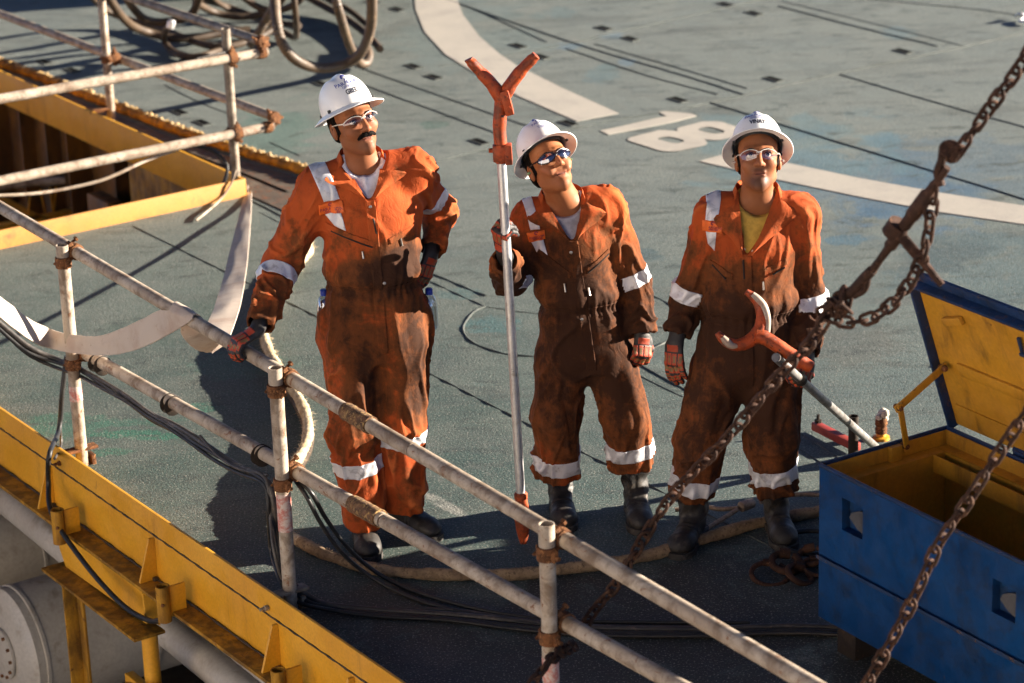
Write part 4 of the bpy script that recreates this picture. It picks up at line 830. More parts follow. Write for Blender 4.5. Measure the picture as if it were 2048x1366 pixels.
def chain(label, pts, pitch=.044, n=10, twist=0.0):
    path, _ = resample(spline(pts, n), pitch); t = thing('steel_chain', label, 'chain', path[0], None); base = np.array(t.location)
    for i in range(len(path)-1):
        c = (path[i]+path[i+1])/2; d = unit(path[i+1]-path[i]); up = unit(np.cross(d, A3(0, -1, .35))); bn = np.cross(d, up)
        a = (math.pi/2 if i % 2 else 0)+math.pi/4+twist+.25*math.sin(i*1.7)+.15*random.uniform(-1, 1); u = up*math.cos(a)+bn*math.sin(a); w = np.cross(d, u)
        o = bpy.data.objects.new('link', LM); COL.objects.link(o); o.parent = t; l = c-base
        o.matrix_local = Matrix(((d[0], u[0], w[0], l[0]), (d[1], u[1], w[1], l[1]), (d[2], u[2], w[2], l[2]), (0, 0, 0, 1)))
    return t
def cq(lst): return [Q(x, y, Y) for x, y, Y in lst]
ydeep = lambda x: np.interp(x, [1050, 1180, 1680, 2048], [7.45, 7.75, 7.3, 6.9])
def cy(lst): return [Q(x, y, float(ydeep(x))) for x, y in lst]
chain('taut rusty chain from the load binder up to the top right corner', cy([(2420, -420), (2110, 20), (2048, 122), (1985, 208), (1930, 285), (1903, 318)]))
chain('rusty chain running from the chain knot down across the right man to the near post', cy([(1652, 640), (1618, 690), (1580, 728), (1530, 785), (1450, 880), (1345, 990), (1270, 1105), (1235, 1165), (1185, 1225), (1165, 1262)]))
chain('short tail of rusty chain hanging below the near post clamp', [P(1150, 1290, .45), Q(1110, 1312, 7.5), Q(1080, 1345, 7.4), Q(1055, 1380, 7.35), Q(1020, 1420, 7.3)])
chain('slack rusty chain looping from the upper hook back to the knot', cy([(1868, 372), (1862, 420), (1856, 470), (1845, 515), (1822, 560), (1790, 602), (1755, 630), (1715, 644), (1675, 642), (1650, 632)]), twist=.4)
chain('rusty chain hanging in front of the blue tool box', [Q(2400, 250, 7.0), Q(2230, 555, 7.0), Q(2110, 740, 7.0), Q(2048, 832, 7.0), Q(1985, 925, 7.0), Q(1930, 1010, 7.0), Q(1878, 1085, 7.0), Q(1845, 1160, 7.0), Q(1800, 1250, 7.0), Q(1735, 1366, 7.0), Q(1700, 1430, 7.0)])
lbn = thing('load_binder', 'rusty lever load binder linking the chains at right', 'load binder', Q(1795, 465, 7.2))
def yq(x, y, dy=0): return Q(x, y, float(ydeep(x))+dy)
mb = MB(); a, b = yq(1895, 335), yq(1745, 540); ax = unit(b-a); LL = np.linalg.norm(b-a)
s_ = [0, .06, .14, .24, .26, .46, .48, .56, .58, .60, .76, .78, .90, 1]; rr_ = [.010, .011, .013, .016, .022, .022, .018, .018, .014, .019, .019, .013, .011, .013]
mb.tube([a+ax*LL*q for q in s_], rr_, 14); mb.build('screw_body', M['chain'], lbn)
mb = MB(); pv = yq(1790, 457); ev = yq(1884, 570, .02); dd = unit(ev-pv); mb.box(pv+dd*.05, dd, np.cross(dd, CF), CF, .14, .03, .03, .008); mb.tube([pv+dd*.08, ev], [.014, .010], 12); mb.tube([pv-ax*.022-CF*.0, pv+ax*.022], .030, 14); mb.build('lever', M['chain'], lbn)
mb = MB(); mb.tube(spline([yq(1905, 318), yq(1915, 300), yq(1903, 288), yq(1888, 296), yq(1884, 320), yq(1876, 345), yq(1882, 372)], 6), .013, 10); mb.lathe(yq(1893, 298)-CF*.01, CF, [(.022, -.012), (.024, 0), (.022, .012)], 14); mb.build('grab_hook', M['chain'], lbn, smooth=60)
mb = MB(); mb.tube(spline([yq(1745, 540), yq(1725, 560), yq(1705, 582), yq(1690, 590)], 6), .016, 10); mb.tube(spline([yq(1738, 548), yq(1730, 578), yq(1708, 592)], 6), .010, 10); mb.build('lower_hook', M['chain'], lbn, smooth=60)
kn = thing('chain_knot', 'tangled knot of rusty chain links below the load binder', 'chain knot', yq(1678, 603))
for k in range(9):
    c = yq(1678+random.uniform(-14, 14), 603+random.uniform(-14, 14), random.uniform(-.02, .02)); o = bpy.data.objects.new('link', LM); COL.objects.link(o); o.parent = kn
    o.location = Vector(c-np.array(kn.location)); o.rotation_euler = (random.uniform(0, 6), random.uniform(0, 6), random.uniform(0, 6)); o.scale = (1.05,)*3
for c in ((1655, 622), (1650, 634)):
    o = bpy.data.objects.new('link', LM); COL.objects.link(o); o.parent = kn; o.location = Vector(yq(*c)-np.array(kn.location)); o.rotation_euler = (1.2, .4, c[0]); o.scale = (1.1,)*3
# ------------------------------------------------------------------ unseen objects added beyond the frame to throw light and shade
w = thing('bounce_wall', 'unseen white wall added left of and behind the camera to bounce light', 'reflector', (-9, -4, 0))  # added reflector, bounces sunlight onto the front faces
mb = MB(); n = unit(A3(.80, .60, 0)); u = unit(np.cross(ZD, n)); c = A3(-7.0, -1.5, 1.0)
mb.box(c, u, n, ZD, 16, .3, 7.4, .02); mb.build('wall', M['bounce_white'], w)
mb = MB()
for k in range(-7, 8): mb.box(c+n*.17+u*k, u, n, ZD, .05, .05, 7.2, .01)
mb.build('bounce_ribs', M['bounce_white'], w)
t = thing('right_occluder', 'unseen slatted stack added right of the view to shade the foreground', 'timber stack', (2.9, 9.3, 0))  # added occluder, slits between its layers pass streaks of sun
for k, (z0, z1, y0, y1) in enumerate([(0, .43, 8.4, 10.2), (.485, .62, 8.3, 10.1), (.67, .785, 8.4, 9.8), (.845, 1.0, 8.3, 9.9), (1.05, 1.25, 7.6, 9.3)]):
    mb = MB(); mb.box(A3(2.95, (y0+y1)/2, (z0+z1)/2), (1, 0, 0), (0, 1, 0), ZD, 1.0, y1-y0, z1-z0, .01); mb.build('occluder_layer', M['dark'], t)
mb = MB()
for y in (8.5, 9.2, 9.65): mb = MB(); mb.box(A3(2.95, y, .62), (1, 0, 0), (0, 1, 0), ZD, .9, .07, 1.2, 0); mb.build('occluder_spacer', M['dark'], t)
t = thing('far_occluder', 'unseen box added beyond the top of the view to shade the upper left deck', 'occluder', (-2, 22, 0))  # added occluder shading the far left deck
mb = MB(); mb.box(A3(-1.9, 20.6, .6), (1, 0, 0), (0, 1, 0), ZD, 1.3, 1.7, 1.2, .03); mb.build('occluder_box', M['dark'], t)
t = thing('low_occluder', 'unseen low box added beyond the hose pile to shade the deck', 'occluder', (-.5, 20.5, 0))  # second added occluder, stays out of view
mb = MB(); mb.box(A3(-.9, 20.9, .45), (1, 0, 0), (0, 1, 0), ZD, .6, 1.6, .9, .03); mb.build('occluder_box', M['dark'], t)
# ------------------------------------------------------------------ implicit modelling
class Grid:
    def __init__(s, lo, hi, h):
        s.lo = np.asarray(lo, float); s.h = h; n = np.ceil((np.asarray(hi)-s.lo)/h).astype(int)+1; s.n = n
        s.ax = [(s.lo[k]+h*np.arange(n[k])).astype(np.float32) for k in range(3)]
        s.d = np.full(n, .2, np.float32)
    def sub(s, lo, hi):
        i0 = np.clip(np.floor((np.asarray(lo)-s.lo)/s.h).astype(int), 0, s.n-1); i1 = np.clip(np.ceil((np.asarray(hi)-s.lo)/s.h).astype(int)+1, 1, s.n)
        if (i1 <= i0).any(): return None, None
        sl = tuple(slice(a, b) for a, b in zip(i0, i1))
        return sl, (s.ax[0][sl[0]][:, None, None], s.ax[1][sl[1]][None, :, None], s.ax[2][sl[2]][None, None, :])
    def apply(s, fn, lo, hi, k=.01, op='u'):
        sl, X = s.sub(lo, hi)
        if sl is None: return
        f = fn(X).astype(np.float32); a = s.d[sl]
        if op == 'u': h = np.maximum(k-np.abs(a-f), 0)/k; s.d[sl] = np.minimum(a, f)-h*h*k*.25
        elif op == 's': f = -f; h = np.maximum(k-np.abs(a-f), 0)/k; s.d[sl] = np.maximum(a, f)+h*h*k*.25
    def seg(s, a, b, ra, rb, side=None, k=.01, op='u', flat=False):
        """tapered capsule with an elliptic cross-section; ra, rb = radius or (side radius, depth radius)"""
        a = np.asarray(a, float); b = np.asarray(b, float); ra = np.broadcast_to(np.asarray(ra, float), (2,)); rb = np.broadcast_to(np.asarray(rb, float), (2,))
        L = np.linalg.norm(b-a); T = (b-a)/(L+1e-9); sd_ = np.asarray(side if side is not None else (1, 0, 0), float); u = sd_-T*(sd_@T)
        if np.linalg.norm(u) < 1e-3: u = A3(0, 1, 0)-T*T[1]
        u = unit(u); v = np.cross(T, u); m = max(ra.max(), rb.max())+k*2+.02
        def fn(X):
            x, y, z = X[0]-a[0], X[1]-a[1], X[2]-a[2]
            t = x*T[0]+y*T[1]+z*T[2]; pu = x*u[0]+y*u[1]+z*u[2]; pv = x*v[0]+y*v[1]+z*v[2]
            tc = np.clip(t/(L+1e-9), 0, 1); e = t-tc*L; r0 = ra[0]+(rb[0]-ra[0])*tc; r1 = ra[1]+(rb[1]-ra[1])*tc; rm = np.minimum(r0, r1)*(1.0)
            a0, a1, a2 = pu/r0, pv/r1, e/rm; k0 = np.sqrt(a0*a0+a1*a1+a2*a2)+1e-6; k1 = np.sqrt((a0/r0)**2+(a1/r1)**2+(a2/rm)**2)+1e-6
            d = k0*(k0-1)/k1
            return np.where(k0 < .3, -rm*.8, d)
        s.apply(fn, np.minimum(a, b)-m, np.maximum(a, b)+m, k, op)
    def ell(s, c, r, R=None, k=.01, op='u'):
        c = np.asarray(c, float); r = np.asarray(r, float); R = np.eye(3) if R is None else np.asarray(R, float); m = r.max()+2*k+.02
        def fn(X):
            x, y, z = X[0]-c[0], X[1]-c[1], X[2]-c[2]; q = [(x*R[i][0]+y*R[i][1]+z*R[i][2])/r[i] for i in range(3)]
            k0 = np.sqrt(q[0]**2+q[1]**2+q[2]**2)+1e-6; k1 = np.sqrt((q[0]/r[0])**2+(q[1]/r[1])**2+(q[2]/r[2])**2)+1e-6
            return k0*(k0-1)/k1
        s.apply(fn, c-m, c+m, k, op)
    def mesh(s):
        v = s.d; S_ = v < 0; nx, ny, nz = v.shape; C_ = [(i, j, k) for i in (0, 1) for j in (0, 1) for k in (0, 1)]
        cv = {c: S_[c[0]:nx-1+c[0], c[1]:ny-1+c[1], c[2]:nz-1+c[2]] for c in C_}
        cnt = sum(x.astype(np.int8) for x in cv.values()); act = (cnt > 0) & (cnt < 8)
        idx = np.full(act.shape, -1, np.int64); ijk = np.argwhere(act); idx[act] = np.arange(len(ijk))
        pos = np.zeros((len(ijk), 3)); num = np.zeros(len(ijk))
        g = lambda c: v[ijk[:, 0]+c[0], ijk[:, 1]+c[1], ijk[:, 2]+c[2]]
        for c0 in C_:
            for ax in range(3):
                if c0[ax]: continue
                c1 = list(c0); c1[ax] = 1; a = g(c0); b = g(c1); m = (a < 0) != (b < 0); t = np.where(m, a/np.where(m, a-b, 1), 0)
                q = np.array(c0, float)[None]+t[:, None]*(np.array(c1)-np.array(c0))[None]; pos += q*m[:, None]; num += m
        V = s.lo+(ijk+pos/num[:, None])*s.h; Fs = []
        for ax in range(3):
            o = [a for a in range(3) if a != ax]; sl0 = [slice(None)]*3; sl1 = [slice(None)]*3; sl0[ax] = slice(0, -1); sl1[ax] = slice(1, None)
            for q in o: sl0[q] = slice(1, -1); sl1[q] = slice(1, -1)
            A = S_[tuple(sl0)]; B = S_[tuple(sl1)]; e = np.argwhere(A != B)
            if not len(e): continue
            e[:, o[0]] += 1; e[:, o[1]] += 1; inside = S_[e[:, 0], e[:, 1], e[:, 2]]
            def cell(d0, d1):
                q = e.copy(); q[:, o[0]] += d0; q[:, o[1]] += d1; return idx[q[:, 0], q[:, 1], q[:, 2]]
            quad = np.stack([cell(-1, -1), cell(0, -1), cell(0, 0), cell(-1, 0)], 1); flip = inside if ax != 1 else ~inside
            quad[~flip] = quad[~flip][:, ::-1]; Fs.append(quad)
        F = np.concatenate(Fs); F = F[(F >= 0).all(1)]
        return V, F
def relax(V, F, n=2, w=.5):
    for _ in range(n):
        acc = np.zeros_like(V); c = np.zeros(len(V))
        for a, b in ((0, 1), (1, 2), (2, 3), (3, 0)):
            for p, q in ((a, b), (b, a)):
                np.add.at(acc, F[:, p], V[F[:, q]]); np.add.at(c, F[:, p], 1)
        V = V+(acc/np.maximum(c, 1)[:, None]-V)*w*(c > 0)[:, None]
    return V
def normals(V, F):
    n = np.cross(V[F[:, 2]]-V[F[:, 0]], V[F[:, 3]]-V[F[:, 1]]); N = np.zeros_like(V)
    for k in range(4): np.add.at(N, F[:, k], n)
    return N/(np.linalg.norm(N, axis=1)[:, None]+1e-12)
_T = rng.random((64, 64, 64)).astype(np.float32)*2-1
def vn(p):
    p = np.asarray(p, float); i = np.floor(p).astype(int); f = p-i; f = f*f*(3-2*f); i &= 63; j = (i+1) & 63; r = 0
    for a in (0, 1):
        for b in (0, 1):
            for c in (0, 1):
                w = (f[:, 0] if a else 1-f[:, 0])*(f[:, 1] if b else 1-f[:, 1])*(f[:, 2] if c else 1-f[:, 2])
                r = r+w*_T[(j if a else i)[:, 0], (j if b else i)[:, 1], (j if c else i)[:, 2]]
    return r
def st3(a, b, c): return np.stack([a, b, c], 1)
def sstep(x, a, b): t = np.clip((x-a)/(b-a), 0, 1); return t*t*(3-2*t)
# ------------------------------------------------------------------ cloth, skin, leather
def coverall_mat():
    t = NT('coverall_cloth'); d = t.attr('dirt').outputs['Fac']; v = t.pos(True)
    n1 = t.noise(7, 6, .7, v, .5); n2 = t.noise(26, 5, .7, v, .4)
    base = t.mix(t.ramp(t.noise(4, 4, .6, v), .35, .7), (.41, .074, .015), (.29, .049, .011))
    base = t.mix(t.ramp(t.attr('wear').outputs['Fac'], .35, .9, 0, .45), base, (.58, .17, .05))
    k = t.math('ADD', d, t.math('ADD', t.math('MULTIPLY', t.math('SUBTRACT', n1, .5), 1.5), t.math('MULTIPLY', t.math('SUBTRACT', n2, .5), .75)))
    k = t.math('ADD', k, t.math('MULTIPLY', t.math('SUBTRACT', t.noise(16, 6, .75, t.mapv(v, (1, 1, .3)), 1.0), .5), .8))
    c = t.mix(t.ramp(k, .18, .62), base, (.135, .042, .012)); c = t.mix(t.ramp(k, .56, 1.05, 0, .94), c, (.034, .014, .007))
    f = t.noise(420, 2, .6, v); cr = t.math('ABSOLUTE', t.math('SUBTRACT', t.noise(15, 3, .55, t.mapv(v, (1, 1, .75)), 1.4), .5)); cr2 = t.math('ABSOLUTE', t.math('SUBTRACT', t.noise(34, 3, .6, v, 1.0), .5))
    b = t.bump(t.ramp(cr, .0, .12), .13, .007); b = t.bump(t.math('ADD', t.noise(38, 5, .65, v, .4), t.math('MULTIPLY', f, .25)), .22, .005, b)
    b = t.bump(f, .2, .001, b)
    return t.fin(c, .88, 0, b, Specular_IOR_Level=.18)
M['cloth'] = coverall_mat()
def tape_mat():
    t = NT('reflective_tape'); v = t.pos(True)
    c = t.mix(t.ramp(t.noise(22, 6, .7, v, .6), (.50), .72, 0, .75), (.60, .60, .63), (.17, .15, .14))
    c = t.mix(t.ramp(t.noise(150, 3, .6, v), .62, .75, 0, .5), c, (.3, .26, .24))
    return t.fin(c, .42, .15, t.bump(t.noise(40, 4, .6, v), .3, .004))
M['tape'] = tape_mat()
def skin_mat():
    t = NT('skin'); v = t.pos(True); c = t.attr('tone').outputs['Color']
    c = t.mix(t.ramp(t.noise(40, 4, .6, v), .35, .7, 0, .25), c, (.22, .075, .035))
    c = t.mix(t.ramp(t.noise(500, 2, .6, v), .5, .8, 0, .25), c, (.12, .05, .03))
    return t.fin(c, t.ramp(t.noise(30, 3), .3, .7, .50, .64), 0, t.bump(t.noise(260, 3, .6, v), .3, .002), Specular_IOR_Level=.25, Subsurface_Weight=.06, Subsurface_Radius=(1, .35, .2), Subsurface_Scale=.01)
M['skin'] = skin_mat()
def helmet_mat():
    t = NT('helmet_plastic'); v = t.pos(); c = t.mix(t.ramp(t.noise(30, 6, .7, v, 1), .58, .75, 0, .45), (.80, .79, .76), (.50, .42, .34))
    c = t.mix(t.ramp(t.noise(90, 5, .8, t.mapv(v, (1, 5, 1)), 1.5), .68, .74, 0, .6), c, (.25, .18, .14))
    return t.fin(c, .34, 0, t.bump(t.noise(60, 3, .6, v), .06, .002))
M['helmet'] = helmet_mat()
def simple(name, c, r=.5, metal=0., bump=0, sc=60, **k):
    t = NT(name); return t.fin(t.mix(t.ramp(t.noise(sc*.4, 4), .35, .7), c, tuple(x*.7 for x in c)), r, metal, t.bump(t.noise(sc, 4), bump, .003) if bump else None, **k)
M['hair'] = simple('black_hair', (.007, .005, .004), .85, bump=.6, sc=300, Specular_IOR_Level=.1)
M['shirt_w'] = simple('white_vest', (.74, .72, .76), .85, bump=.3, sc=90)
M['shirt_g'] = simple('grey_tshirt', (.40, .38, .42), .85, bump=.3, sc=90)
M['shirt_y'] = simple('mustard_tshirt', (.60, .36, .055), .85, bump=.3, sc=90)
M['leather'] = worn('boot_leather', (.014, .012, .011), (.026, .022, .019), dirt=(.09, .07, .05), rust_amt=0, dirt_amt=.35, scale=14, rough=.58, bump=.35, fine=90)
M['sole'] = worn('boot_sole', (.02, .018, .017), (.04, .035, .03), dirt=(.12, .10, .08), rust_amt=0, dirt_amt=.4, scale=14, rough=.75, bump=.4)
M['band'] = simple('helmet_band', (.03, .028, .026), .6)
M['logo'] = simple('logo_blue', (.055, .06, .42), .5); M['ink'] = simple('ink_black', (.03, .03, .045), .6); M['inkb'] = simple('ink_blue', (.10, .13, .42), .5)
M['patch'] = simple('orange_patch', (.80, .14, .01), .6, bump=.2); M['patchtxt'] = simple('patch_print', (.30, .03, .05), .6)
M['eye'] = simple('eye_white', (.62, .56, .52), .25); M['iris'] = simple('iris', (.012, .007, .005), .15)
M['snap'] = simple('snap_steel', (.55, .5, .45), .3, .8)
M['frame_dark'] = simple('dark_frame', (.022, .012, .012), .25); M['frame_clear'] = simple('clear_frame', (.72, .66, .58), .2)
M['plug'] = simple('green_earplug', (.25, .45, .22), .6); M['cap'] = simple('blue_cap', (.02, .06, .45), .35)
def glove_mat():
    t = NT('work_glove'); c = t.attr('tone').outputs['Color']; v = t.pos(True)
    c = t.mix(t.ramp(t.noise(40, 5, .7, v), .5, .75, 0, .5), c, (.03, .02, .015))
    return t.fin(c, .6, 0, t.bump(t.noise(160, 4, .7, v), .5, .003))
M['glove'] = glove_mat()
def lens(name, tint, w):
    t = NT(name); tr = t.n('ShaderNodeBsdfTransparent'); gl = t.n('ShaderNodeBsdfGlossy'); gl.inputs['Roughness'].default_value = .04; gl.inputs['Color'].default_value = (.82, .86, 1, 1)
    tr.inputs[0].default_value = (*tint, 1); mx = t.n('ShaderNodeMixShader'); mx.inputs[0].default_value = w
    t.l(tr.outputs[0], mx.inputs[1]); t.l(gl.outputs[0], mx.inputs[2]); t.l(mx.outputs[0], t.out.inputs[0]); return t.m
M['lens_c'] = lens('clear_lens', (.93, .92, .9), .09); M['lens_d'] = lens('tinted_lens', (.22, .20, .22), .24)
M['bottle'] = lens('clear_bottle', (.8, .85, .88), .25)
def text_mesh(s_, size, bold=0.0):
    cu = bpy.data.curves.new('t', 'FONT'); cu.body = s_; cu.size = size; cu.align_x = 'CENTER'; cu.align_y = 'CENTER'; cu.offset = bold; cu.resolution_u = 3
    o = bpy.data.objects.new('t', cu); COL.objects.link(o); bpy.context.view_layer.update()
    me = bpy.data.meshes.new_from_object(o.evaluated_get(bpy.context.evaluated_depsgraph_get()))
    bm = bmesh.new(); bm.from_mesh(me); bmesh.ops.subdivide_edges(bm, edges=bm.edges[:], cuts=1); bmesh.ops.triangulate(bm, faces=bm.faces[:])
    V = np.array([v.co for v in bm.verts]); F = [[v.index for v in f.verts] for f in bm.faces]; bm.free()
    bpy.data.objects.remove(o); bpy.data.curves.remove(cu); bpy.data.meshes.remove(me); return V, F
# ------------------------------------------------------------------ head
def build_head(t, spec):
    C = np.asarray(spec['head']); f = unit(spec['face']); roll = spec.get('roll', 0)
    ex = unit(np.cross(-f, ZD)*-1); ex = unit(np.cross(ZD, -f)*-1); ez = np.cross(ex, -f)
    ex = unit(np.cross(-f, ZD)); ex = ex if ex[0] > 0 else -ex; ez = np.cross(ex, -f)
    ex, ez = ex*math.cos(roll)+ez*math.sin(roll), -ex*math.sin(roll)+ez*math.cos(roll)
    Rm = np.stack([ex, -f, ez], 1)                  # local (x right, y back, z up) -> world
    loc = lambda p: (np.asarray(p)-C)@Rm
    def wor(V):
        V = np.asarray(V, float); z = V[..., 2]; W2 = V.copy(); W2[..., 2] = np.where(z < 0, z*1.08, z); return W2@Rm.T+C
    sc = spec.get('hs', 1.0)
    nb = loc(spec['neck']); g = Grid((-.22, -.20, -.34), (.22, .24, .13), .0032)
    g.ell((0, .012, .030), (.074, .094, .088)); g.ell((0, -.018, -.036), (.056, .064, .070), k=.03)
    g.ell((0, -.064, -.090), (.019, .017, .015), k=.022); g.seg((-.046, .0, -.064), (0, -.056, -.094), .015, .015, k=.025); g.seg((.046, .0, -.064), (0, -.056, -.094), .015, .015, k=.025)
    for s_ in (-1, 1):
        g.ell((s_*.040, -.060, -.026), (.020, .016, .016), k=.03)
        g.seg((s_*.012, -.084, .022), (s_*.044, -.070, .022), .010, .009, k=.016)
        g.ell((s_*.031, -.094, .001), (.016, .014, .0075), k=.012, op='s')
        g.ell((s_*.031, -.0765, .0112), (.0150, .0130, .0062), k=.006); g.ell((s_*.031, -.0765, -.0098), (.0145, .0120, .0045), k=.006)
        g.ell((s_*.013, -.097, -.033), (.0095, .010, .008), k=.008)
        g.ell((s_*.075, .012, -.010), (.010, .019, .031), k=.006); g.ell((s_*.084, .006, -.006), (.006, .009, .015), k=.004, op='s')
        None
        (g.ell((s_*.034, -.076, -.046), (.012, .008, .012), k=.014) if spec.get('smile') else None)
    g.seg((0, -.090, .012), (0, -.113, -.030), .0085, .0115, k=.012); g.ell((0, -.112, -.031), (.0105, .009, .009), k=.008)
    for s_ in (-1, 1): g.ell((s_*.007, -.110, -.041), (.0035, .006, .003), k=.002, op='s')
    g.seg((-.016, -.0785, -.0565), (.016, -.0785, -.0565), .0040, .0040, k=.010); g.seg((-.014, -.0755, -.0650), (.014, -.0755, -.0650), .0040, .0040, k=.010)
    g.seg((-.025, -.0765, -.0612), (0, -.0835, -.0612), .0022, .0028, k=.003, op='s'); g.seg((.025, -.0765, -.0612), (0, -.0835, -.0612), .0022, .0028, k=.003, op='s')
    g.seg((0, .026, -.045), nb, (.053, .053), (.058, .057), k=.025); g.ell((0, -.012, -.135), (.012, .014, .016), k=.03) if False else None
    tx = Rm.T@unit(spec['side']); dn = Rm.T@unit(A3(0, 0, -1)); fw = Rm.T@unit(spec['chestdir'])
    g.seg(nb+dn*.035-tx*.045, nb+dn*.075-tx*.10, .030, .026, k=.04); g.seg(nb+dn*.035+tx*.045, nb+dn*.075+tx*.10, .030, .026, k=.04); g.seg(nb+dn*.05-fw*.02, nb+dn*.22-fw*.02, (.082, .045), (.09, .055), side=tx, k=.05)
    V, F = g.mesh(); V = relax(V, F, 1, .4)
    tone = np.array(spec.get('tone', (.40, .165, .075)))*np.array([.70, .62, .54]); col = np.tile(tone, (len(V), 1))
    def paint(m, c): col[:] = col*(1-m[:, None])+np.array(c)*m[:, None]
    G = lambda c, r: np.exp(-(((V-np.array(c))/np.array(r))**2).sum(1))
    front = V[:, 1] < -.02
    paint(np.clip(G((0, -.085, -.061), (.023, .02, .0075))*1.3, 0, 1)*.65, (.26, .075, .055)); paint(np.clip(G((0, -.082, -.0612), (.027, .02, .0022))*1.3, 0, 1)*.9, (.06, .02, .018))
    st = np.clip((G((0, -.075, -.085), (.06, .05, .028))+G((0, -.095, -.048), (.03, .02, .008)))*spec.get('stubble', .6), 0, .8); st = st*(1-np.clip(G((0, -.094, -.061), (.024, .02, .008))*1.5, 0, 1)); paint(st, (.075, .04, .028))
    for s_ in (-1, 1):
        paint(np.clip(G((s_*.031, -.088, -.004), (.02, .03, .011)), 0, 1)*.35, (.20, .07, .035)); paint(G((s_*.05, -.07, -.035), (.018, .03, .015))*.25, (.50, .17, .085))
    paint(G((0, -.114, -.03), (.012, .02, .012))*.25, (.50, .17, .085))
    b = mkobj('body', wor(V*sc), F, M['skin'], t, smooth=None, attrs={'tone': col})
    # eyes and brows
    for s_ in (-1, 1):
        mb = MB(); c = A3(s_*.031, -.0755, .0005)*sc; mb.lathe(wor(c+A3(0, .011, 0)), -Rm[:, 1], [(.0001, -.001)]+[(.0112*math.sin(a), .011-.0112*math.cos(a)) for a in np.linspace(.2, 3.0, 12)]+[(.0001, .0229)], 18); e = mb.build('eye', M['eye'], t, smooth=60)
        mb = MB(); gz = unit(A3(.02, -1, .12)); mb.lathe(wor(c+gz*.0106), Rm@gz, [(.0066, 0), (.006, .001), (0, .0022)], 16); mb.build('iris', M['iris'], e, smooth=60)
        mb = MB(); pts = [A3(s_*x, y, z)*sc for x, y, z in ((.013, -.0945, .0175), (.024, -.0940, .0215), (.036, -.0895, .0215), (.048, -.078, .0165))]
        pth = [wor(p) for p in spline(pts, 6)]; n = len(pth); mb.tube(pth, [.0010+.0021*math.sin(math.pi*(i+2)/(n+2)) for i in range(n)], 8, rfun=lambda d, a: 1+.25*np.sin(d*900)); mb.build('eyebrow', M['hair'], t, smooth=60)
        mb = MB(); pts = [A3(s_*x, y, z)*sc for x, y, z in ((.018, -.0885, .003), (.026, -.0915, .0085), (.036, -.090, .0085), (.045, -.082, .002))]; mb.tube([wor(p) for p in spline(pts, 5)], .0014, 6); mb.build('eyelid', M['hair'], t, smooth=60)
    # hair: a cap over skull below the helmet plus sideburns
    g = Grid((-.10, -.10, -.10), (.10, .13, .14), .004); g.ell((0, .014, .032), (.079, .097, .092)); g.ell((0, .03, -.02), (.072, .082, .07), k=.03)
    g.apply(lambda X: (X[1]+.02)+0*X[0]+np.maximum(0, (X[2]-.068))*1.2, (-.2,)*3, (.2,)*3, k=.004, op='s')
    g.apply(lambda X: (X[2]+.030-X[1]*-.35)+0*X[0]+0*X[1], (-.2,)*3, (.2,)*3, k=.004, op='s')
    g2 = g.d.copy(); V, F = g.mesh()
    if len(F): V = V+normals(V, F)*(vn(V*220)*.0015)[:, None]; mkobj('hair', wor(V*sc), F, M['hair'], t, smooth=None)
    for s_ in (-1, 1):
        mb = MB(); mb.tube([wor(A3(s_*.0725, -.010, .03)*sc), wor(A3(s_*.0735, -.014, .008)*sc), wor(A3(s_*.0715, -.016, -.006)*sc)], [.006, .005, .0015], 8); mb.build('sideburn', M['hair'], t, smooth=60)
    if spec.get('moustache'):
        V_, F_ = [], []; mb = MB()
        for s_ in (-1, 1):
            pts = [A3(s_*x, y, z)*sc for x, y, z in ((.001, -.0930, -.0475), (.012, -.0925, -.0487), (.023, -.0865, -.0515), (.034, -.0780, -.0580))]; pth = [wor(p) for p in spline(pts, 6)]; n = len(pth)
            mb.tube(pth, [.0096*(1-.60*(i/n)**2) for i in range(n)], 12, rfun=lambda d, a: 1+.18*np.sin(a*7+d*300))
        mb.build('moustache', M['hair'], t, smooth=60)
    # glasses
    gm, lm = (M['frame_dark'], M['lens_d']) if spec['glasses'] == 'dark' else (M['frame_clear'], M['lens_c'])
    gp = bpy.data.objects.new('safety_glasses', None); COL.objects.link(gp); gp.parent = t
    fr = MB()
    for s_ in (-1, 1):
        def lp(u, v):        # wrap-round lens surface
            x = .034+.028*u; z = .002+.0165*v*(1-.12*abs(u))-.001*u; y = -.108+.030*((x/.062)**2)*1.0+.004*abs(v); return A3(s_*x, y, z)*sc
        V = []; F = []; n = 9
        for i in range(n):
            for j in range(n):
                u, v = -1+2*i/(n-1), -1+2*j/(n-1); uu = u*math.sqrt(1-v*v/2.4); vv = v*math.sqrt(1-u*u/2.4); V.append(wor(lp(uu*1.15, vv*1.15)))
        for i in range(n-1):
            for j in range(n-1): F.append((i*n+j, i*n+j+1, (i+1)*n+j+1, (i+1)*n+j))
        mkobj('lens', V, F, lm, t, smooth=None)
        rim_ = [wor(lp(1.18*math.cos(a)*.98, 1.15*math.sin(a)*.92)) for a in np.linspace(0, math.tau, 29)]
        if spec['glasses'] == 'dark': fr.tube(rim_, .0026, 8, caps=False)
        else: fr.tube(rim_[0:15], .0016, 8); 
        fr.tube([wor(lp(1.1, .3)), wor(A3(s_*.074, -.045, .008)*sc), wor(A3(s_*.079, .0, .008)*sc), wor(A3(s_*.077, .02, -.002)*sc)], [.0035, .0028, .002, .002] if spec['glasses'] == 'dark' else [.0028, .002, .0018, .0016], 8)
    fr.tube([wor(A3(-.009, -.1075, .006)*sc), wor(A3(0, -.110, .009)*sc), wor(A3(.009, -.1075, .006)*sc)], .0022, 8)
    bpy.data.objects.remove(gp); fr.build('glasses_frame', gm, t, smooth=60)
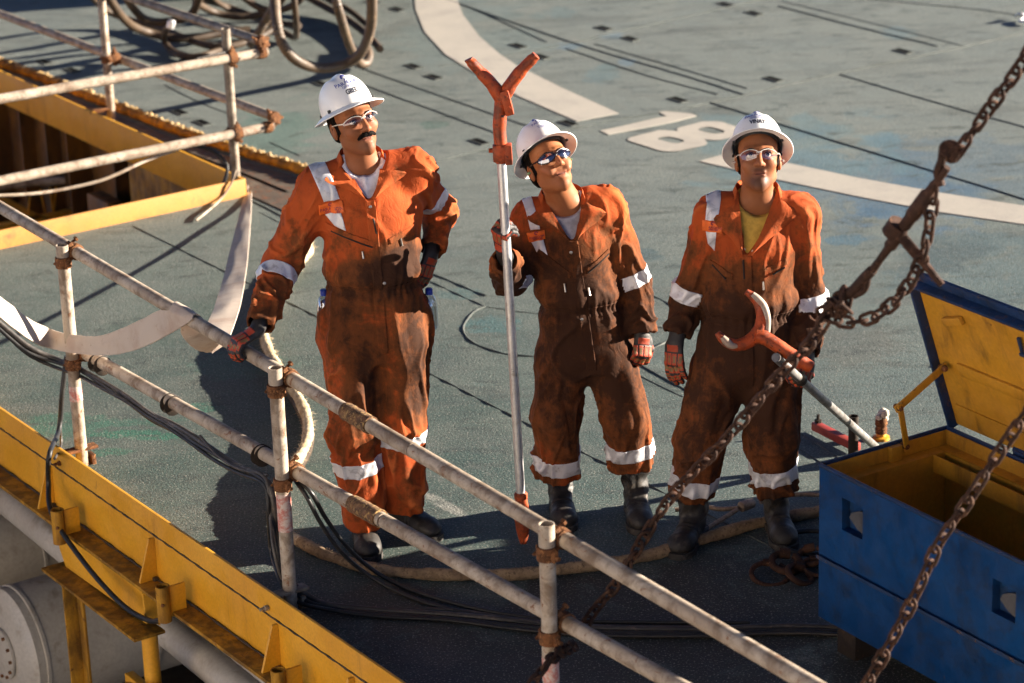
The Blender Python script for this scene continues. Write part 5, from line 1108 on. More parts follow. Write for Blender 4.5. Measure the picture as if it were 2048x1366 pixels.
    if spec.get('plug'):
        for s_ in (-1, 1):
            mb = MB(); q = wor(A3(s_*.086, .004, -.010)*sc); mb.lathe(q, Rm@A3(s_, -.2, -.2), [(.004, -.006), (.005, 0), (.004, .006), (0, .007)], 10); mb.build('earplug', M['plug'] if spec['plug'] == 'green' else M['eye'], t, smooth=60)
    # helmet
    hz, tilt = spec.get('hz', .050), spec.get('htilt', .06); ct, st_ = math.cos(tilt), math.sin(tilt)
    ax_, by_, hh_ = .092, .110, .112
    def hshape(th, s_, off=0.0):      # s 0..1 brim edge -> base, 1..2 dome
        cx, cy = math.cos(th), math.sin(th)
        if s_ <= 1:
            k = 1-s_; w = .033+.002*abs(cy)**2+(.004 if cy < 0 else .003)*abs(cy)**3; e = 1
            x = (ax_+w*k)*cx; y = (by_+w*k)*cy; z = -.016*k**1.3-.004*k*abs(cx)+.004*k*abs(cy)-off*1.0
        else:
            a = (s_-1)*math.pi/2; q = math.cos(a)**.72; x = (ax_-off)*cx*q; y = (by_-off)*cy*q; z = (hh_-off)*math.sin(a)**.95
            z0 = z; r = abs(x); ridge = max(0, min(1, (z-.045)/.05)); z += .010*math.exp(-(x/.013)**2)*ridge*(1 if off == 0 else .3); z += .003*math.exp(-((abs(x)-.040)/.010)**2)*ridge
        y2 = y*ct-z*st_*1.0; z2 = z*ct+y*st_; return A3(x, y2+.012, z2+hz)*sc
    nt, ns = 96, 30; V = []; F = []
    ss = list(np.linspace(0, 1, 7))+list(1+np.linspace(.03, .985, 23))
    for layer, off in ((0, 0.0), (1, .0032)):
        for s_ in ss:
            for i in range(nt): V.append(hshape(i*math.tau/nt, s_, off))
    m_ = len(ss); Lb = m_*nt
    for j in range(m_-1):
        for i in range(nt):
            a, b, c, d = j*nt+i, j*nt+(i+1) % nt, (j+1)*nt+(i+1) % nt, (j+1)*nt+i; F.append((a, b, c, d)); F.append((Lb+d, Lb+c, Lb+b, Lb+a))
    for i in range(nt): F.append((i, Lb+i, Lb+(i+1) % nt, (i+1) % nt))
    F.append(tuple((m_-1)*nt+i for i in range(nt))); F.append(tuple(Lb+(m_-1)*nt+i for i in range(nt))[::-1])
    hm = mkobj('helmet', [wor(v) for v in V], F, M['helmet'], t, smooth=50)
    mb = MB(); mb.tube([wor(hshape(a, 0, .0016)) for a in np.linspace(0, math.tau, 97)], .0028, 8, caps=False); mb.build('brim_edge', M['helmet'], hm, smooth=60)
    mb = MB(); bd = [wor((A3((ax_-.012)*math.cos(a), (by_-.016)*math.sin(a)*ct+.012, hz+.006+(by_*math.sin(a))*st_+.004))*sc) for a in np.linspace(0, math.tau, 49)]
    V = []; F = []
    for i in range(48):
        a = i*math.tau/48
        for dz, q in ((-.012, 0), (.016, 0), (.016, .003), (-.012, .003)): V.append(wor(A3((ax_-.014-q)*math.cos(a), (by_-.018-q)*math.sin(a)*ct+.012, hz+.004+(by_*math.sin(a))*st_+dz)*sc))
    for i in range(48):
        for j in range(4): F.append((i*4+j, i*4+(j+1) % 4, ((i+1) % 48)*4+(j+1) % 4, ((i+1) % 48)*4+j))
    mkobj('headband', V, F, M['band'], hm, smooth=60)
    mb = MB()
    for s_ in (-1, 1):
        for yy in (-.035, .055):
            q = A3(s_*(ax_-.006), yy, hz+.002+yy*st_)*sc; mb.box(wor(q), Rm[:, 1], Rm[:, 2], Rm[:, 0], .014, .020, .008, .002)
    mb.build('suspension_clip', M['band'], hm)
    def dome(u, v, lift=.0008):          # u: sideways metres, v: height above the brim seam, both along the shell
        a = v/.135*math.pi/2; th = -math.pi/2+u/max(.03, ax_*1.05*math.cos(a)**.72); p = hshape(th, 1+a/(math.pi/2)); p2 = hshape(th, min(1.99, 1+a/(math.pi/2)+.01)); p3 = hshape(th+.02, 1+a/(math.pi/2)); n = unit(np.cross(p3-p, p2-p)); return wor(p+n*lift*(1 if n@(p-A3(0, 0, hz)) > 0 else -1))
    for txt, v0, size, mt, bold in spec['text']:
        V, F = text_mesh(txt, size, bold); mkobj('helmet_lettering', [dome(p[0], v0+p[1]) for p in V], F, mt, hm, smooth=None)
    V = []; F = []                       # round swirl emblem
    def ring_piece(r0, r1, a0, a1, cx, cy, n=14):
        k = len(V)
        for i in range(n+1):
            a = a0+(a1-a0)*i/n; V.append(dome(cx+r0*math.cos(a), cy+r0*math.sin(a))); V.append(dome(cx+r1*math.cos(a), cy+r1*math.sin(a)))
        for i in range(n): F.append((k+2*i, k+2*i+1, k+2*i+3, k+2*i+2))
    ey_ = spec.get('logo_v', .083)
    ring_piece(.0055, .0105, .2, math.pi*1.25, -.001, ey_); ring_piece(.002, .0045, -1.2, 3.2, -.002, ey_+.001)
    for k in range(4): ring_piece(.0062, .0105, -.9+k*.32, -.9+k*.32+.2, -.001, ey_, 3)
    ring_piece(.0, .003, 0, math.tau, -.002, ey_-.013, 10)
    mkobj('helmet_emblem', V, F, M['logo'], hm, smooth=None)
    return Rm
# ------------------------------------------------------------------ gloved hand
def build_hand(t, wrist, fd, back, thumb, curl=(.5, .5, .5), spread=.06, thc=.5, size=1.0, fa=None, thumb_out=.5):
    """fd: wrist to knuckles, back: out of the back of the hand, thumb: +1/-1 side of cross(fd, back) on which the thumb sits"""
    fd = unit(fd); back = unit(np.asarray(back)-fd*(np.asarray(back)@fd)); xs = np.cross(fd, back)*thumb; R_ = np.stack([xs, fd, back], 1); wr_ = np.asarray(wrist, float); wor = lambda p: np.asarray(p)*size@R_.T+wr_
    g = Grid((-.10, -.10, -.13), (.11, .22, .11), .0028); fl_ = R_.T@unit(fa) if fa is not None else A3(0, -1, 0); g.seg(fl_*.065, (0, .005, 0), (.034, .030), (.031, .024), side=(1, 0, 0)); g.seg((.004, .018, 0), (.002, .082, .002), (.036, .018), (.043, .017), side=(1, 0, 0), k=.015); g.ell((.026, .035, -.010), (.020, .032, .017), k=.015)
    bx = [.032, .011, -.011, -.032]; ln = [.072, .080, .075, .060]; axes = []
    cs = curl if hasattr(curl[0], '__len__') else [curl]*4
    for i in range(4):
        p = A3(bx[i], .086-.004*abs(i-1.2), .003); sp_ = (1.3-i)*spread; a = 0.0; rr = [.0108, .0100, .0092, .0085][0:4]; r = [.0112, .0105, .0098, .0090] if i < 3 else [.0098, .0092, .0086, .008]
        for j in range(3):
            a += cs[i][j]*1.0; d = unit(A3(math.sin(sp_), math.cos(sp_)*math.cos(a), -math.sin(a))); q = p+d*ln[i]*[.46, .30, .24][j]
            g.seg(p, q, r[j], r[j+1], k=.006); axes.append((p, q, i, j, unit(np.cross(A3(1, 0, 0), d)))); p = q
    p = A3(.030, .026, -.006); a0 = thumb_out; d = unit(A3(math.sin(a0+.3), math.cos(a0+.3), -.35)); q = p+d*.042; g.seg(p, q, .0145, .0125, k=.012); d2 = unit(A3(math.sin(a0+.1-thc*.8), math.cos(a0+.1), -.35-thc)); q2 = q+d2*.032; g.seg(q, q2, .0122, .011, k=.006); d3 = unit(A3(math.sin(a0-thc*1.4), math.cos(a0), -.4-thc*1.2)); q3 = q2+d3*.024; g.seg(q2, q3, .011, .0085, k=.005)
    V, F = g.mesh(); V = relax(V, F, 1, .35); N = normals(V, F)
    col = np.tile(np.array([.018, .015, .014]), (len(V), 1)); OR = np.array([.40, .045, .010]); TN = np.array([.15, .085, .03]); lift = np.zeros(len(V))
    for p, q, i, j, bk in axes:
        T = q-p; L = np.linalg.norm(T); T /= L; w = V-p; s_ = w@T; e = w-np.outer(s_, T); dd = np.linalg.norm(e, axis=1); up = (N@unit(np.cross(np.cross(T, A3(0, 0, 1)), T)+A3(0, 0, 1e-4))) if abs(T[2]) < .95 else N@A3(0, 1, 0)
        b_ = np.cross(A3(1, 0, 0), T); b_ = unit(b_ if b_[2] > 0 or T[2] < -.9 else -b_); b_ = np.cross(T, A3(-1, 0, 0)) if True else b_
        if b_[2]+b_[1]*.6 < 0: b_ = -b_
        m = (s_ > L*.10) & (s_ < L*.90) & (dd < .0135) & ((N@b_) > .45); m2 = m & ((N@b_) > .80); col[m] = OR; col[m2 & (np.abs(s_-L*.5) < L*.22)] = TN*(1.0 if j else 1.3); lift[m] = .0016
    m = (V[:, 1] > .045) & (V[:, 1] < .088) & (V[:, 2] > .004) & (N[:, 2] > .3); kx = np.abs(((V[:, 0]+.043)/.0215) % 1-.5); pad = m & (kx < .40); col[pad] = OR; lift[pad] = .0022; m3 = pad & (kx < .22) & (V[:, 1] > .055) & (V[:, 1] < .078); col[m3] = TN*1.2
    m = (V[:, 1] > .016) & (V[:, 1] < .040) & (N[:, 2] > .4) & (np.abs(V[:, 0]) < .024); col[m] = OR*.85; lift[m] = .0015
    m = (V[:, 0] > .04) & (N@unit(A3(.6, 0, .8)) > .35) & (V[:, 1] > .04) & (V[:, 2] < .002) & (V[:, 1] < .105); col[m & (((V[:, 1]*60).astype(int) % 3) != 0)] = OR*.9
    V = V+N*lift[:, None]
    return mkobj('glove', wor(V), F, M['glove'], t, smooth=None, attrs={'tone': col})
# ------------------------------------------------------------------ boot
def build_boot(t, ankle, toe_dir, shaft_top, ground=0.0, wrinkle=1.0):
    td_ = unit(A3(toe_dir[0], toe_dir[1], 0)); an = A3(ankle[0], ankle[1], ground); xs = np.cross(td_, ZD); R_ = np.stack([xs, td_, ZD], 1); top = (np.asarray(shaft_top)-an)@R_
    wor = lambda p: np.asarray(p)@R_.T+an
    g = Grid((-.11, -.13, -.02), (.11, .25, .42), .0045)
    g.seg((0, 0, .085), (top[0]*.5, top[1]*.5, .19), (.047, .053), (.054, .060), side=(1, 0, 0)); g.seg((top[0]*.5, top[1]*.5, .19), top, (.054, .060), (.062, .066), side=(1, 0, 0), k=.02)
    g.seg((0, -.035, .045), (0, .085, .042), (.038, .040), (.044, .036), side=(1, 0, 0), k=.03); g.seg((0, .03, .085), (0, .11, .05), (.036, .03), (.040, .028), side=(1, 0, 0), k=.03); g.ell((0, .150, .040), (.054, .068, .044), k=.025)
    g.apply(lambda X: X[2]-.022+0*X[0]+0*X[1], (-1,)*3, (1,)*3, k=.003, op='s'); V, F = g.mesh(); V = relax(V, F, 1, .4); N = normals(V, F)
    a = np.arctan2(V[:, 0], V[:, 1]-.0); ring = np.abs(vn(st3(V[:, 2]*26, np.cos(a)*1.1+3, np.sin(a)*1.1+9))); env = sstep(V[:, 2], .075, .12)*(1-.3*sstep(V[:, 2], .26, .32)); V = V+N*((.30-ring)*.030*env*wrinkle+vn(V*32)*.0022)[:, None]
    cr = np.exp(-((V[:, 1]-.085)/.018)**2)*(V[:, 2] > .04)*np.sin(V[:, 1]*260)*.0022; V = V+N*cr[:, None]
    b = mkobj('boot', wor(V), F, M['leather'], t, smooth=None)
    mb = MB(); o = [(0, -.086), (.028, -.080), (.043, -.055), (.045, -.02), (.041, .03), (.049, .09), (.057, .14), (.051, .19), (.025, .222), (0, .228)]; o = o+[(-x, y) for x, y in o[-2:0:-1]]; oo = spline([A3(x, y, 0) for x, y in o], 3, True)
    mb.prism([wor(q+A3(0, 0, .0005)) for q in oo], ZD*.024); mb.build('sole', M['sole'], b, smooth=30)
    return b
def cut_patch(name, t, V, F, N, mask, planes, lift, m, mod=None, attrs=None, smooth=None):
    """a piece of cloth lying on the garment: faces under mask, trimmed by planes (point, outward normal), raised by lift"""
    fm = mask[F].all(1)
    for p, n in planes:
        s_ = (V-np.asarray(p))@unit(n) < .012; fm &= s_[F].any(1)
    f = F[fm]
    if not len(f): return None
    used = np.unique(f); re = np.full(len(V), -1); re[used] = np.arange(len(used))
    bm = bmesh.new(); ly = bm.verts.layers.float_vector.new('nn'); vs = [bm.verts.new(V[i]) for i in used]
    for v, i in zip(vs, used): v[ly] = Vector(N[i])
    for q in re[f]:
        try: bm.faces.new([vs[k] for k in q])
        except ValueError: pass
    for p, n in planes:
        bmesh.ops.bisect_plane(bm, geom=bm.verts[:]+bm.edges[:]+bm.faces[:], plane_co=Vector(p), plane_no=Vector(unit(n)), clear_outer=True)
    bm.normal_update()
    if not bm.faces: bm.free(); return None
    for v in bm.verts:
        n_ = v[ly] if v[ly].length > .5 else v.normal; v[ly] = n_.normalized(); v.co += v[ly]*lift
    be = [e for e in bm.edges if e.is_boundary]
    r = bmesh.ops.extrude_edge_only(bm, edges=be)
    for v in r['geom']:
        if isinstance(v, bmesh.types.BMVert): v.co -= v[ly].normalized()*(lift+.004)
    bm.normal_update(); me = bpy.data.meshes.new(name); bm.to_mesh(me); bm.free()
    off = loc_of(t); co = np.empty(len(me.vertices)*3, np.float32); me.vertices.foreach_get('co', co); co = co.reshape(-1, 3)
    if attrs:
        for k, fn in attrs.items():
            at = me.attributes.new(k, 'FLOAT', 'POINT'); at.data.foreach_set('value', np.asarray(fn(co.astype(float)), np.float32))
    me.vertices.foreach_set('co', (co-off).astype(np.float32).ravel()); me.polygons.foreach_set('use_smooth', [True]*len(me.polygons)); me.update(); me.materials.append(m)
    o = bpy.data.objects.new(name, me); COL.objects.link(o); o.parent = t; return o
def build_person(spec):
    t = thing('person', spec['label'], 'person', spec['base']); sp = spec; W_ = sp.get('w', 1.0)
    side = unit(sp['side']); cd = unit(np.cross(side, ZD)); cd = cd if cd[1] < 0 else -cd; sp['chestdir'] = cd      # chest faces cd
    J = sp['J']; S0, S1 = J['sh0'], J['sh1']; neck = sp['neck']; pel, wai, che = J['pelvis'], J['waist'], J['chest']
    pts = np.array([v for v in J.values()]); lo = pts.min(0)-.17; hi = pts.max(0)+.17; lo[2] = min(J['hem0'][2], J['hem1'][2])-.05
    g = Grid(lo, hi, .0068); r = sp['r']
    g.seg(pel, wai, r['pel'], r['wai'], side, k=.03); g.seg(wai+ZD*.01, che, r['wai2'], r['che'], side, k=.025)
    up = (S0+S1)/2-ZD*.045; g.seg(che, up, r['che'], (r['che'][0]*.80, r['che'][1]*.86), side, k=.04)
    s0i, s1i = S0+(S1-S0)*.10, S1+(S0-S1)*.10
    g.seg(s0i, s1i, (.066, .066), (.066, .066), ZD, k=.05)
    for s_ in (S0, S1): g.seg(neck+(s_-neck)*.22-ZD*.03, s_, .058, .068, k=.05)
    for q_, h_ in ((-1, J['hip0']), (1, J['hip1'])): g.seg(wai*.6+pel*.4+side*q_*r['wai'][0]*.48, h_, (r['wai'][0]*.50, r['wai'][1]*.85), (r['leg'][0]*.98, r['leg'][0]*1.05), side, k=.05)
    for c_, r_ in sp.get('pouch', []): g.ell(c_, r_, k=.012)
    bones = [('torso', pel, wai, r['pel'][0]), ('chest', wai, up, r['che'][0])]
    for i in (0, 1):
        sh, el, wr_ = J['sh%d' % i], J['el%d' % i], J['wr%d' % i]; a = r.get('arm%d' % i, r['arm'])
        g.seg(sh, el, a[0], a[1], k=.045); g.seg(el, wr_, a[1], a[2], k=.03); bones += [('uarm%d' % i, sh, el, a[0]), ('farm%d' % i, el, wr_, a[1])]
        hp, kn, hm = J['hip%d' % i], J['kn%d' % i], J['hem%d' % i]; l = r['leg']
        g.seg(hp, kn, (l[0], l[0]*1.08), (l[1], l[1]*1.08), side, k=.035); g.seg(kn, hm, (l[1], l[1]*1.08), (l[2], l[2]*1.1), side, k=.03); bones += [('thigh%d' % i, hp, kn, l[0]), ('calf%d' % i, kn, hm, l[1])]
    # cut the cuffs and hems square and hollow them
    for i in (0, 1):
        for a, b, rr in ((J['el%d' % i], J['wr%d' % i], r.get('arm%d' % i, r['arm'])[2]), (J['kn%d' % i], J['hem%d' % i], r['leg'][2])):
            T = unit(b-a); bb = b.copy()
            def cutf(X):
                x, y, z = X[0]-bb[0], X[1]-bb[1], X[2]-bb[2]; s_ = x*T[0]+y*T[1]+z*T[2]; return np.maximum(np.maximum(-s_, s_-.13), np.sqrt(np.maximum(x*x+y*y+z*z-s_*s_, 0))-rr*1.22-.006)
            g.apply(cutf, bb-.17, bb+.17, k=.004, op='s')
            g.seg(bb-T*.035, bb+T*.10, rr-.013, rr-.010, k=.004, op='s')
    # open neck: wedge from the neck down to the closure point
    vz = sp['vpoint']; vn_ = neck-ZD*.01; hwid = sp.get('vwidth', .078)
    def wedge(X):
        z = X[2]; k = np.clip((z-vz[2])/(vn_[2]-vz[2]), -1, 1.6); c0 = vz[0]+(vn_[0]-vz[0])*k; c1 = vz[1]+(vn_[1]-vz[1])*k
        u = (X[0]-c0)*side[0]+(X[1]-c1)*side[1]; f = (X[0]-neck[0])*cd[0]+(X[1]-neck[1])*cd[1]
        return np.maximum((np.abs(u)-hwid*np.maximum(k, 0)**.85)*.8, np.maximum(vz[2]-z, -.02-f))+0*X[0]
    g.apply(wedge, neck-.3, neck+.3, k=.006, op='s')
    g.ell(neck+ZD*.03, (.075, .072, .095), k=.01, op='s')
    V, F = g.mesh(); V = relax(V, F, 2, .5); N = normals(V, F)
    # ---- which limb, folds
    D = []; TT = []; AA = []; UU = []
    for nm, a, b, rr in bones:
        T = b-a; L = np.linalg.norm(T); T = T/L; w = V-a; s_ = w@T; tc = np.clip(s_, 0, L); e = w-tc[:, None]*T; D.append(np.linalg.norm(e, axis=1)/(rr)); TT.append(s_)
        u = unit(side-T*(side@T)) if abs(T@side) < .95 else unit(ZD-T*(ZD@T)); v = np.cross(T, u); AA.append(e@u/rr); UU.append(e@v/rr)
    D = np.array(D); Wt = np.exp(-(D-D.min(0))/.10); Wt /= Wt.sum(0); bid = D.argmin(0); disp = np.zeros(len(V)); seed = sp['seed']
    def ridge(x): return np.clip(1-np.abs(x)*3.4, 0, 1)**1.25*1.25-.25
    for i, (nm, a, b, rr) in enumerate(bones):
        L = np.linalg.norm(b-a); s_ = TT[i]; q = s_/L; cu, cv = AA[i], UU[i]; o = seed+i*7.3; d = np.zeros(len(V))
        wx, wy = vn(st3(s_*5, cu*1.2+o, cv*1.2)), vn(st3(s_*5+9, cu*1.2, cv*1.2+o))
        rings = lambda fr, sk=0.0: ridge(vn(st3((s_+sk*cu*rr)*fr+wx*1.1, cu*.75+wx*.5+o, cv*.75+wy*.5)))
        longs = lambda fr: ridge(vn(st3(s_*3.5+wx*.8+o, cu*fr+wy, cv*fr)))
        if nm[1:5] == 'arm0' or nm[1:5] == 'arm1' or nm[1:4] == 'arm':
            if nm[0] == 'u': d += rings(15, .6)*.012*sstep(q, .5, .95)+longs(1.8)*.010*(1-sstep(q, .5, .9))+rings(7, -1.3)*.010
            else: d += rings(17, .3)*.013*(.5+.5*sstep(q, .1, .6))*(1-.7*sstep(q, .82, .95))+rings(10, -.9)*.009
        elif nm.startswith('thigh'): d += longs(1.5)*.016*(1-.3*q)+rings(6, 1.0 if nm[-1] == '0' else -1.0)*.012*(.25+.75*(sstep(q, .65, 1)+(1-sstep(q, .0, .35))))
        elif nm.startswith('calf'): d += rings(10, .7 if nm[-1] == '0' else -.7)*.020*(.45+.55*sstep(q, .35, .9))*(1-.5*sstep(q, .93, 1.0))+longs(2.0)*.010
        elif nm == 'torso': d += longs(3.4)*.010*sstep(q, .3, 1)+longs(1.7)*.012*(1-sstep(q, .4, 1.0))
        else: d += longs(3.2)*.011*(1-sstep(q, .08, .45))+ridge(vn(st3(cu*2.4+o, (s_+.7*np.abs(cu)*rr)*6.5, cv*1.5)))*.008*(.35+.65*sstep(np.abs(cu), .35, .8))+longs(1.5)*.006
        disp += Wt[i]*d
    wz = wai[2]; tor = (Wt[0]+Wt[1]); zz = V[:, 2]-wz
    disp += tor*(-.016*np.exp(-(zz/.022)**2)+.012*np.exp(-((zz-.055)/.035)**2)+.004*np.sin(AA[0]*38+UU[0]*30)*np.exp(-(zz/.03)**2))
    disp += vn(V*8+seed)*.003+vn(V*30+seed)*.0010
    nearneck = np.exp(-(np.linalg.norm(V-neck, axis=1)/.14)**2); disp *= (1-.75*nearneck)
    disp -= disp.mean()*.5; V = V+N*disp[:, None]; V = relax(V, F, 1, .35); N = normals(V, F)
    zf = sp['dirtz']; blobs = [(Q(x, y, pel[1]), rx, rz, k) for x, y, rx, rz, k in sp.get('grime', [])]
    per = lambda co: np.interp(co[:, 2], zf[0], zf[1])+sum(k*np.exp(-((co[:, 0]-b[0])/rx)**2-((co[:, 2]-b[2])/rz)**2) for b, rx, rz, k in blobs)
    frontness = N@cd; dirt = per(V)+.10*frontness; wear = np.clip(disp*55+.15, 0, 1)
    mkobj('coverall', V, F, M['cloth'], t, smooth=None, attrs={'dirt': dirt, 'wear': wear})
    at = {'dirt': lambda co: per(co)+.12, 'wear': lambda co: np.full(len(co), .5)}
    names = [b[0] for b in bones]; lim = lambda *n: np.isin(bid, [names.index(x) for x in n]); B = {b[0]: b for b in bones}
    # ---- reflective bands
    for nm, c0, c1 in sp['bands']:
        _, a, b, rr = B[nm]; T = unit(b-a); L = np.linalg.norm(b-a); near = D[names.index(nm)] < 1.45
        other = {'uarm': 'farm', 'farm': 'uarm', 'thig': 'calf', 'calf': 'thig'}[nm[:4]]+nm[-1]
        msk = (bid == names.index(nm)) | (bid == names.index(other if other[:4] != 'thig' else 'thigh'+nm[-1]))
        tl = sp.get('tilt', {}).get(nm, 0); T2 = unit(T+side*tl)
        cut_patch('reflective_band', t, V, F, N, msk & near & ((np.minimum(D[0], D[1]) > 1.05) | (nm[:4] in ('thig', 'calf'))), [(a+T*L*c0, -T2), (a+T*L*c1, T2)], .0022, M['tape'])
    fmask = (frontness > .12) & lim('torso', 'chest', 'uarm0', 'uarm1')
    # shoulder strap of tape with its patch: all sizes along the chest
    def quad(p00, p10, p11, p01, name, lift, m, attrs=None, mask=None):      # corners in the picture plane of the chest, counter-clockwise seen from the front
        c = (p00+p10+p11+p01)/4; pl = []
        P4 = [p00, p10, p11, p01]
        for i in range(4):
            e = P4[(i+1) % 4]-P4[i]; n = np.cross(e, cd); n = unit(n); 
            if (c-P4[i])@n > 0: n = -n
            pl.append((P4[i], n))
        return cut_patch(name, t, V, F, N, fmask if mask is None else mask, pl, lift, m, attrs=attrs)
    yd = che[1]+cd[1]*.12
    qq = lambda x, y: Q(x, y, yd)
    for nm, pp in sp['straps']:
        quad(*[qq(*p) for p in pp], nm, .0022, M['tape'], mask=((N@cd > -.25) & lim('torso', 'chest', 'uarm0', 'uarm1')))
    pq = [qq(*p) for p in sp['patch']]; quad(*pq, 'name_patch', .0048, M['patch'])
    # printing on the patch: projected on the cloth in front
    pc_ = sum(pq)/4; u = unit(pq[1]-pq[0]); v = unit(np.cross(u, cd)); v = v if v[2] > 0 else -v; from mathutils.bvhtree import BVHTree
    bvh = BVHTree.FromPolygons([tuple(x) for x in V], [tuple(int(i) for i in f) for f in F]); sz = np.linalg.norm(pq[1]-pq[0])
    def proj(a, b, lift=.0062):
        o = pc_+u*a+v*b+cd*.3; h = bvh.ray_cast(Vector(o), Vector(-cd)); return (np.array(h[0])+cd*lift) if h[0] is not None else pc_+u*a+v*b
    for txt, sc_, dy in (('PARAGON', .0165, -.004), ('OFFSHORE', .0105, -.015)):
        Vt_, Ft = text_mesh(txt, sc_*sz/.085, .0004); mkobj('patch_lettering', [proj(p[0], dy*sz/.085+p[1]) for p in Vt_], Ft, M['patchtxt'], t, smooth=None)
    Vt_ = []; Ft = []
    for k in range(16):
        a = k*math.tau/15; Vt_ += [proj(.003*math.cos(a), .014+.003*math.sin(a)), proj(.0085*math.cos(a), .014+.0085*math.sin(a))]
    Ft = [(2*k, 2*k+1, 2*k+3, 2*k+2) for k in range(12)]; mkobj('patch_emblem', Vt_, Ft, M['patchtxt'], t, smooth=None)
    # placket, belt seam, pockets
    vb = vz*[1, 1, 0]; xm = lambda p, w: p+side*w
    px0 = vz+cd*0; c_bot = pel*[1, 1, 0]+ZD*(pel[2]-.02)
    dwn = unit(c_bot-vz); sv = unit(side-dwn*(side@dwn))
    cut_patch('zip_placket', t, V, F, N, (frontness > .3) & lim('torso', 'chest', 'thigh0', 'thigh1'), [(vz+sv*.019, sv), (vz-sv*.019, -sv), (vz-ZD*.004, ZD), (c_bot-ZD*.04, -ZD)], .0035, M['cloth'], attrs=at)
    cut_patch('waist_band', t, V, F, N, lim('torso', 'chest'), [(wai-ZD*.021, -ZD), (wai+ZD*.021, ZD)], .003, M['cloth'], attrs=at)
    for k, pp in enumerate(sp['pockets']):
        quad(*[qq(*p) for p in pp], 'chest_pocket', .0036, M['cloth'], attrs=at)
    for a, b in sp.get('zips', []):
        pts = []
        for s_ in np.linspace(0, 1, 8):
            o = qq(a[0]+(b[0]-a[0])*s_, a[1]+(b[1]-a[1])*s_)+cd*.3; h = bvh.ray_cast(Vector(o), Vector(-cd)); 
            if h[0] is not None: pts.append(np.array(h[0])+cd*.004)
        if len(pts) > 2: mb = MB(); mb.tube(pts, .0035, 6); mb.build('pocket_zip', M['dark'] if (a[1]-b[1])**2+(a[0]-b[0])**2 > 500 else M['snap'], t, smooth=60)
    for s_ in sp.get('snaps', []):
        o = qq(*s_)+cd*.3; h = bvh.ray_cast(Vector(o), Vector(-cd))
        if h[0] is not None: mb = MB(); mb.lathe(np.array(h[0])+cd*.002, cd, [(.0065, 0), (.006, .003), (.003, .004), (0, .003)], 12); mb.build('snap_button', M['snap'], t, smooth=60)
    for a in sp.get('trouser', []):
        quad(*[Q(p[0], p[1], pel[1]+cd[1]*.12) for p in a], 'thigh_pocket', .006, M['cloth'], attrs=at, mask=(frontness > -.1) & lim('thigh0', 'thigh1', 'torso'))
    # ---- collar: stand plus folded lapels following the V
    def collar():
        V2, F2 = [], []; n = 44; R1 = .074; cs = sp.get('collar', 1.3)
        for i in range(n+1):
            u_ = -1+2*i/n; au = abs(u_); sg = 1 if u_ >= 0 else -1
            if au < .55:
                a = math.pi*(1-au/.55*.60); rr = R1; inn = neck-ZD*.012+(-cd)*(-math.cos(a))*rr*1.0*-1+side*sg*math.sin(a)*rr*1.02
                inn = neck+cd*math.cos(a)*rr+side*sg*math.sin(a)*rr*1.02+ZD*(.018-.010*(1-math.cos(a))*0-.03*(math.cos(a)+1)/2)
                outd = cd*math.cos(a)+side*sg*math.sin(a); drop = .030+.012*au; out_ = inn+outd*(.022+.014*au)-ZD*drop; mid = inn+outd*.006+ZD*.010
            else:
                k = (au-.55)/.45; a = math.pi*.40; st_ = neck+cd*math.cos(a)*R1+side*sg*math.sin(a)*R1*1.02+ZD*(.018-.03*(math.cos(a)+1)/2)
                e = vz+side*sg*.012+cd*.012+ZD*.004; inn = st_*(1-k)+e*k; front = inn+cd*.4; h = bvh.ray_cast(Vector(front), Vector(-cd))
                wd = (.036+.044*math.sin(math.pi*min(1, k*1.30+.10))*(1-k*.25))*cs*(1-sstep(np.array(k), .62, 1.0)*.75); out_ = inn+side*sg*wd-ZD*(.030*(1-k)-.0)+ZD*.004
                a0_ = math.pi*.40; od_ = cd*math.cos(a0_)+side*sg*math.sin(a0_); std_ = neck+cd*math.cos(a0_)*R1+side*sg*math.sin(a0_)*R1*1.02+ZD*(.018-.03*(math.cos(a0_)+1)/2)+od_*(.022+.014*.55)-ZD*(.030+.012*.55)
                for q_ in (0,):
                    h2 = bvh.ray_cast(Vector(out_+cd*.4), Vector(-cd)); 
                    if h2[0] is not None: out_ = np.array(h2[0])+cd*(.008+.003*math.sin(k*9+sg))+ZD*0
                kb = sstep(np.array(k), 0, .30); out_ = std_*(1-kb)+out_*kb
                h1 = bvh.ray_cast(Vector(inn+side*sg*.012+cd*.4), Vector(-cd))
                if h1[0] is not None:
                    kk = sstep(np.array(k), .0, .35); hy = np.array(h1[0])+cd*.012; inn = inn*(1-kk)+(inn-cd*((inn-hy)@cd))*kk
                mid = (inn*.55+out_*.45)+cd*(.006+.004*kb)+ZD*.008*(1-kb)
            pr = spline([inn, inn*.6+mid*.4+ZD*.004*(1 if au < .55 else 0), mid, out_], 3)
            nrm = cd if au >= .55 else unit(out_-inn+ZD*.05)
            ring = pr+[q-unit(nrm+ZD*.3)*.0045 for q in pr[::-1]]; V2 += ring; m_ = len(ring)
        for i in range(n):
            for j in range(m_): F2.append((i*m_+j, i*m_+(j+1) % m_, (i+1)*m_+(j+1) % m_, (i+1)*m_+j))
        F2 += [tuple(range(m_)), tuple(n*m_+j for j in range(m_))[::-1]]
        V2 = np.array(V2); o = mkobj('collar', V2, F2, M['cloth'], t, smooth=60, attrs={'dirt': per(V2)+.12, 'wear': np.full(len(V2), .5)})
        bm = bmesh.new(); bm.from_mesh(o.data); bmesh.ops.recalc_face_normals(bm, faces=bm.faces); bm.to_mesh(o.data); bm.free()
    collar()
    # ---- undershirt
    g = Grid(neck-A3(.24, .24, .36), neck+A3(.24, .24, .08), .006); s_ = .014
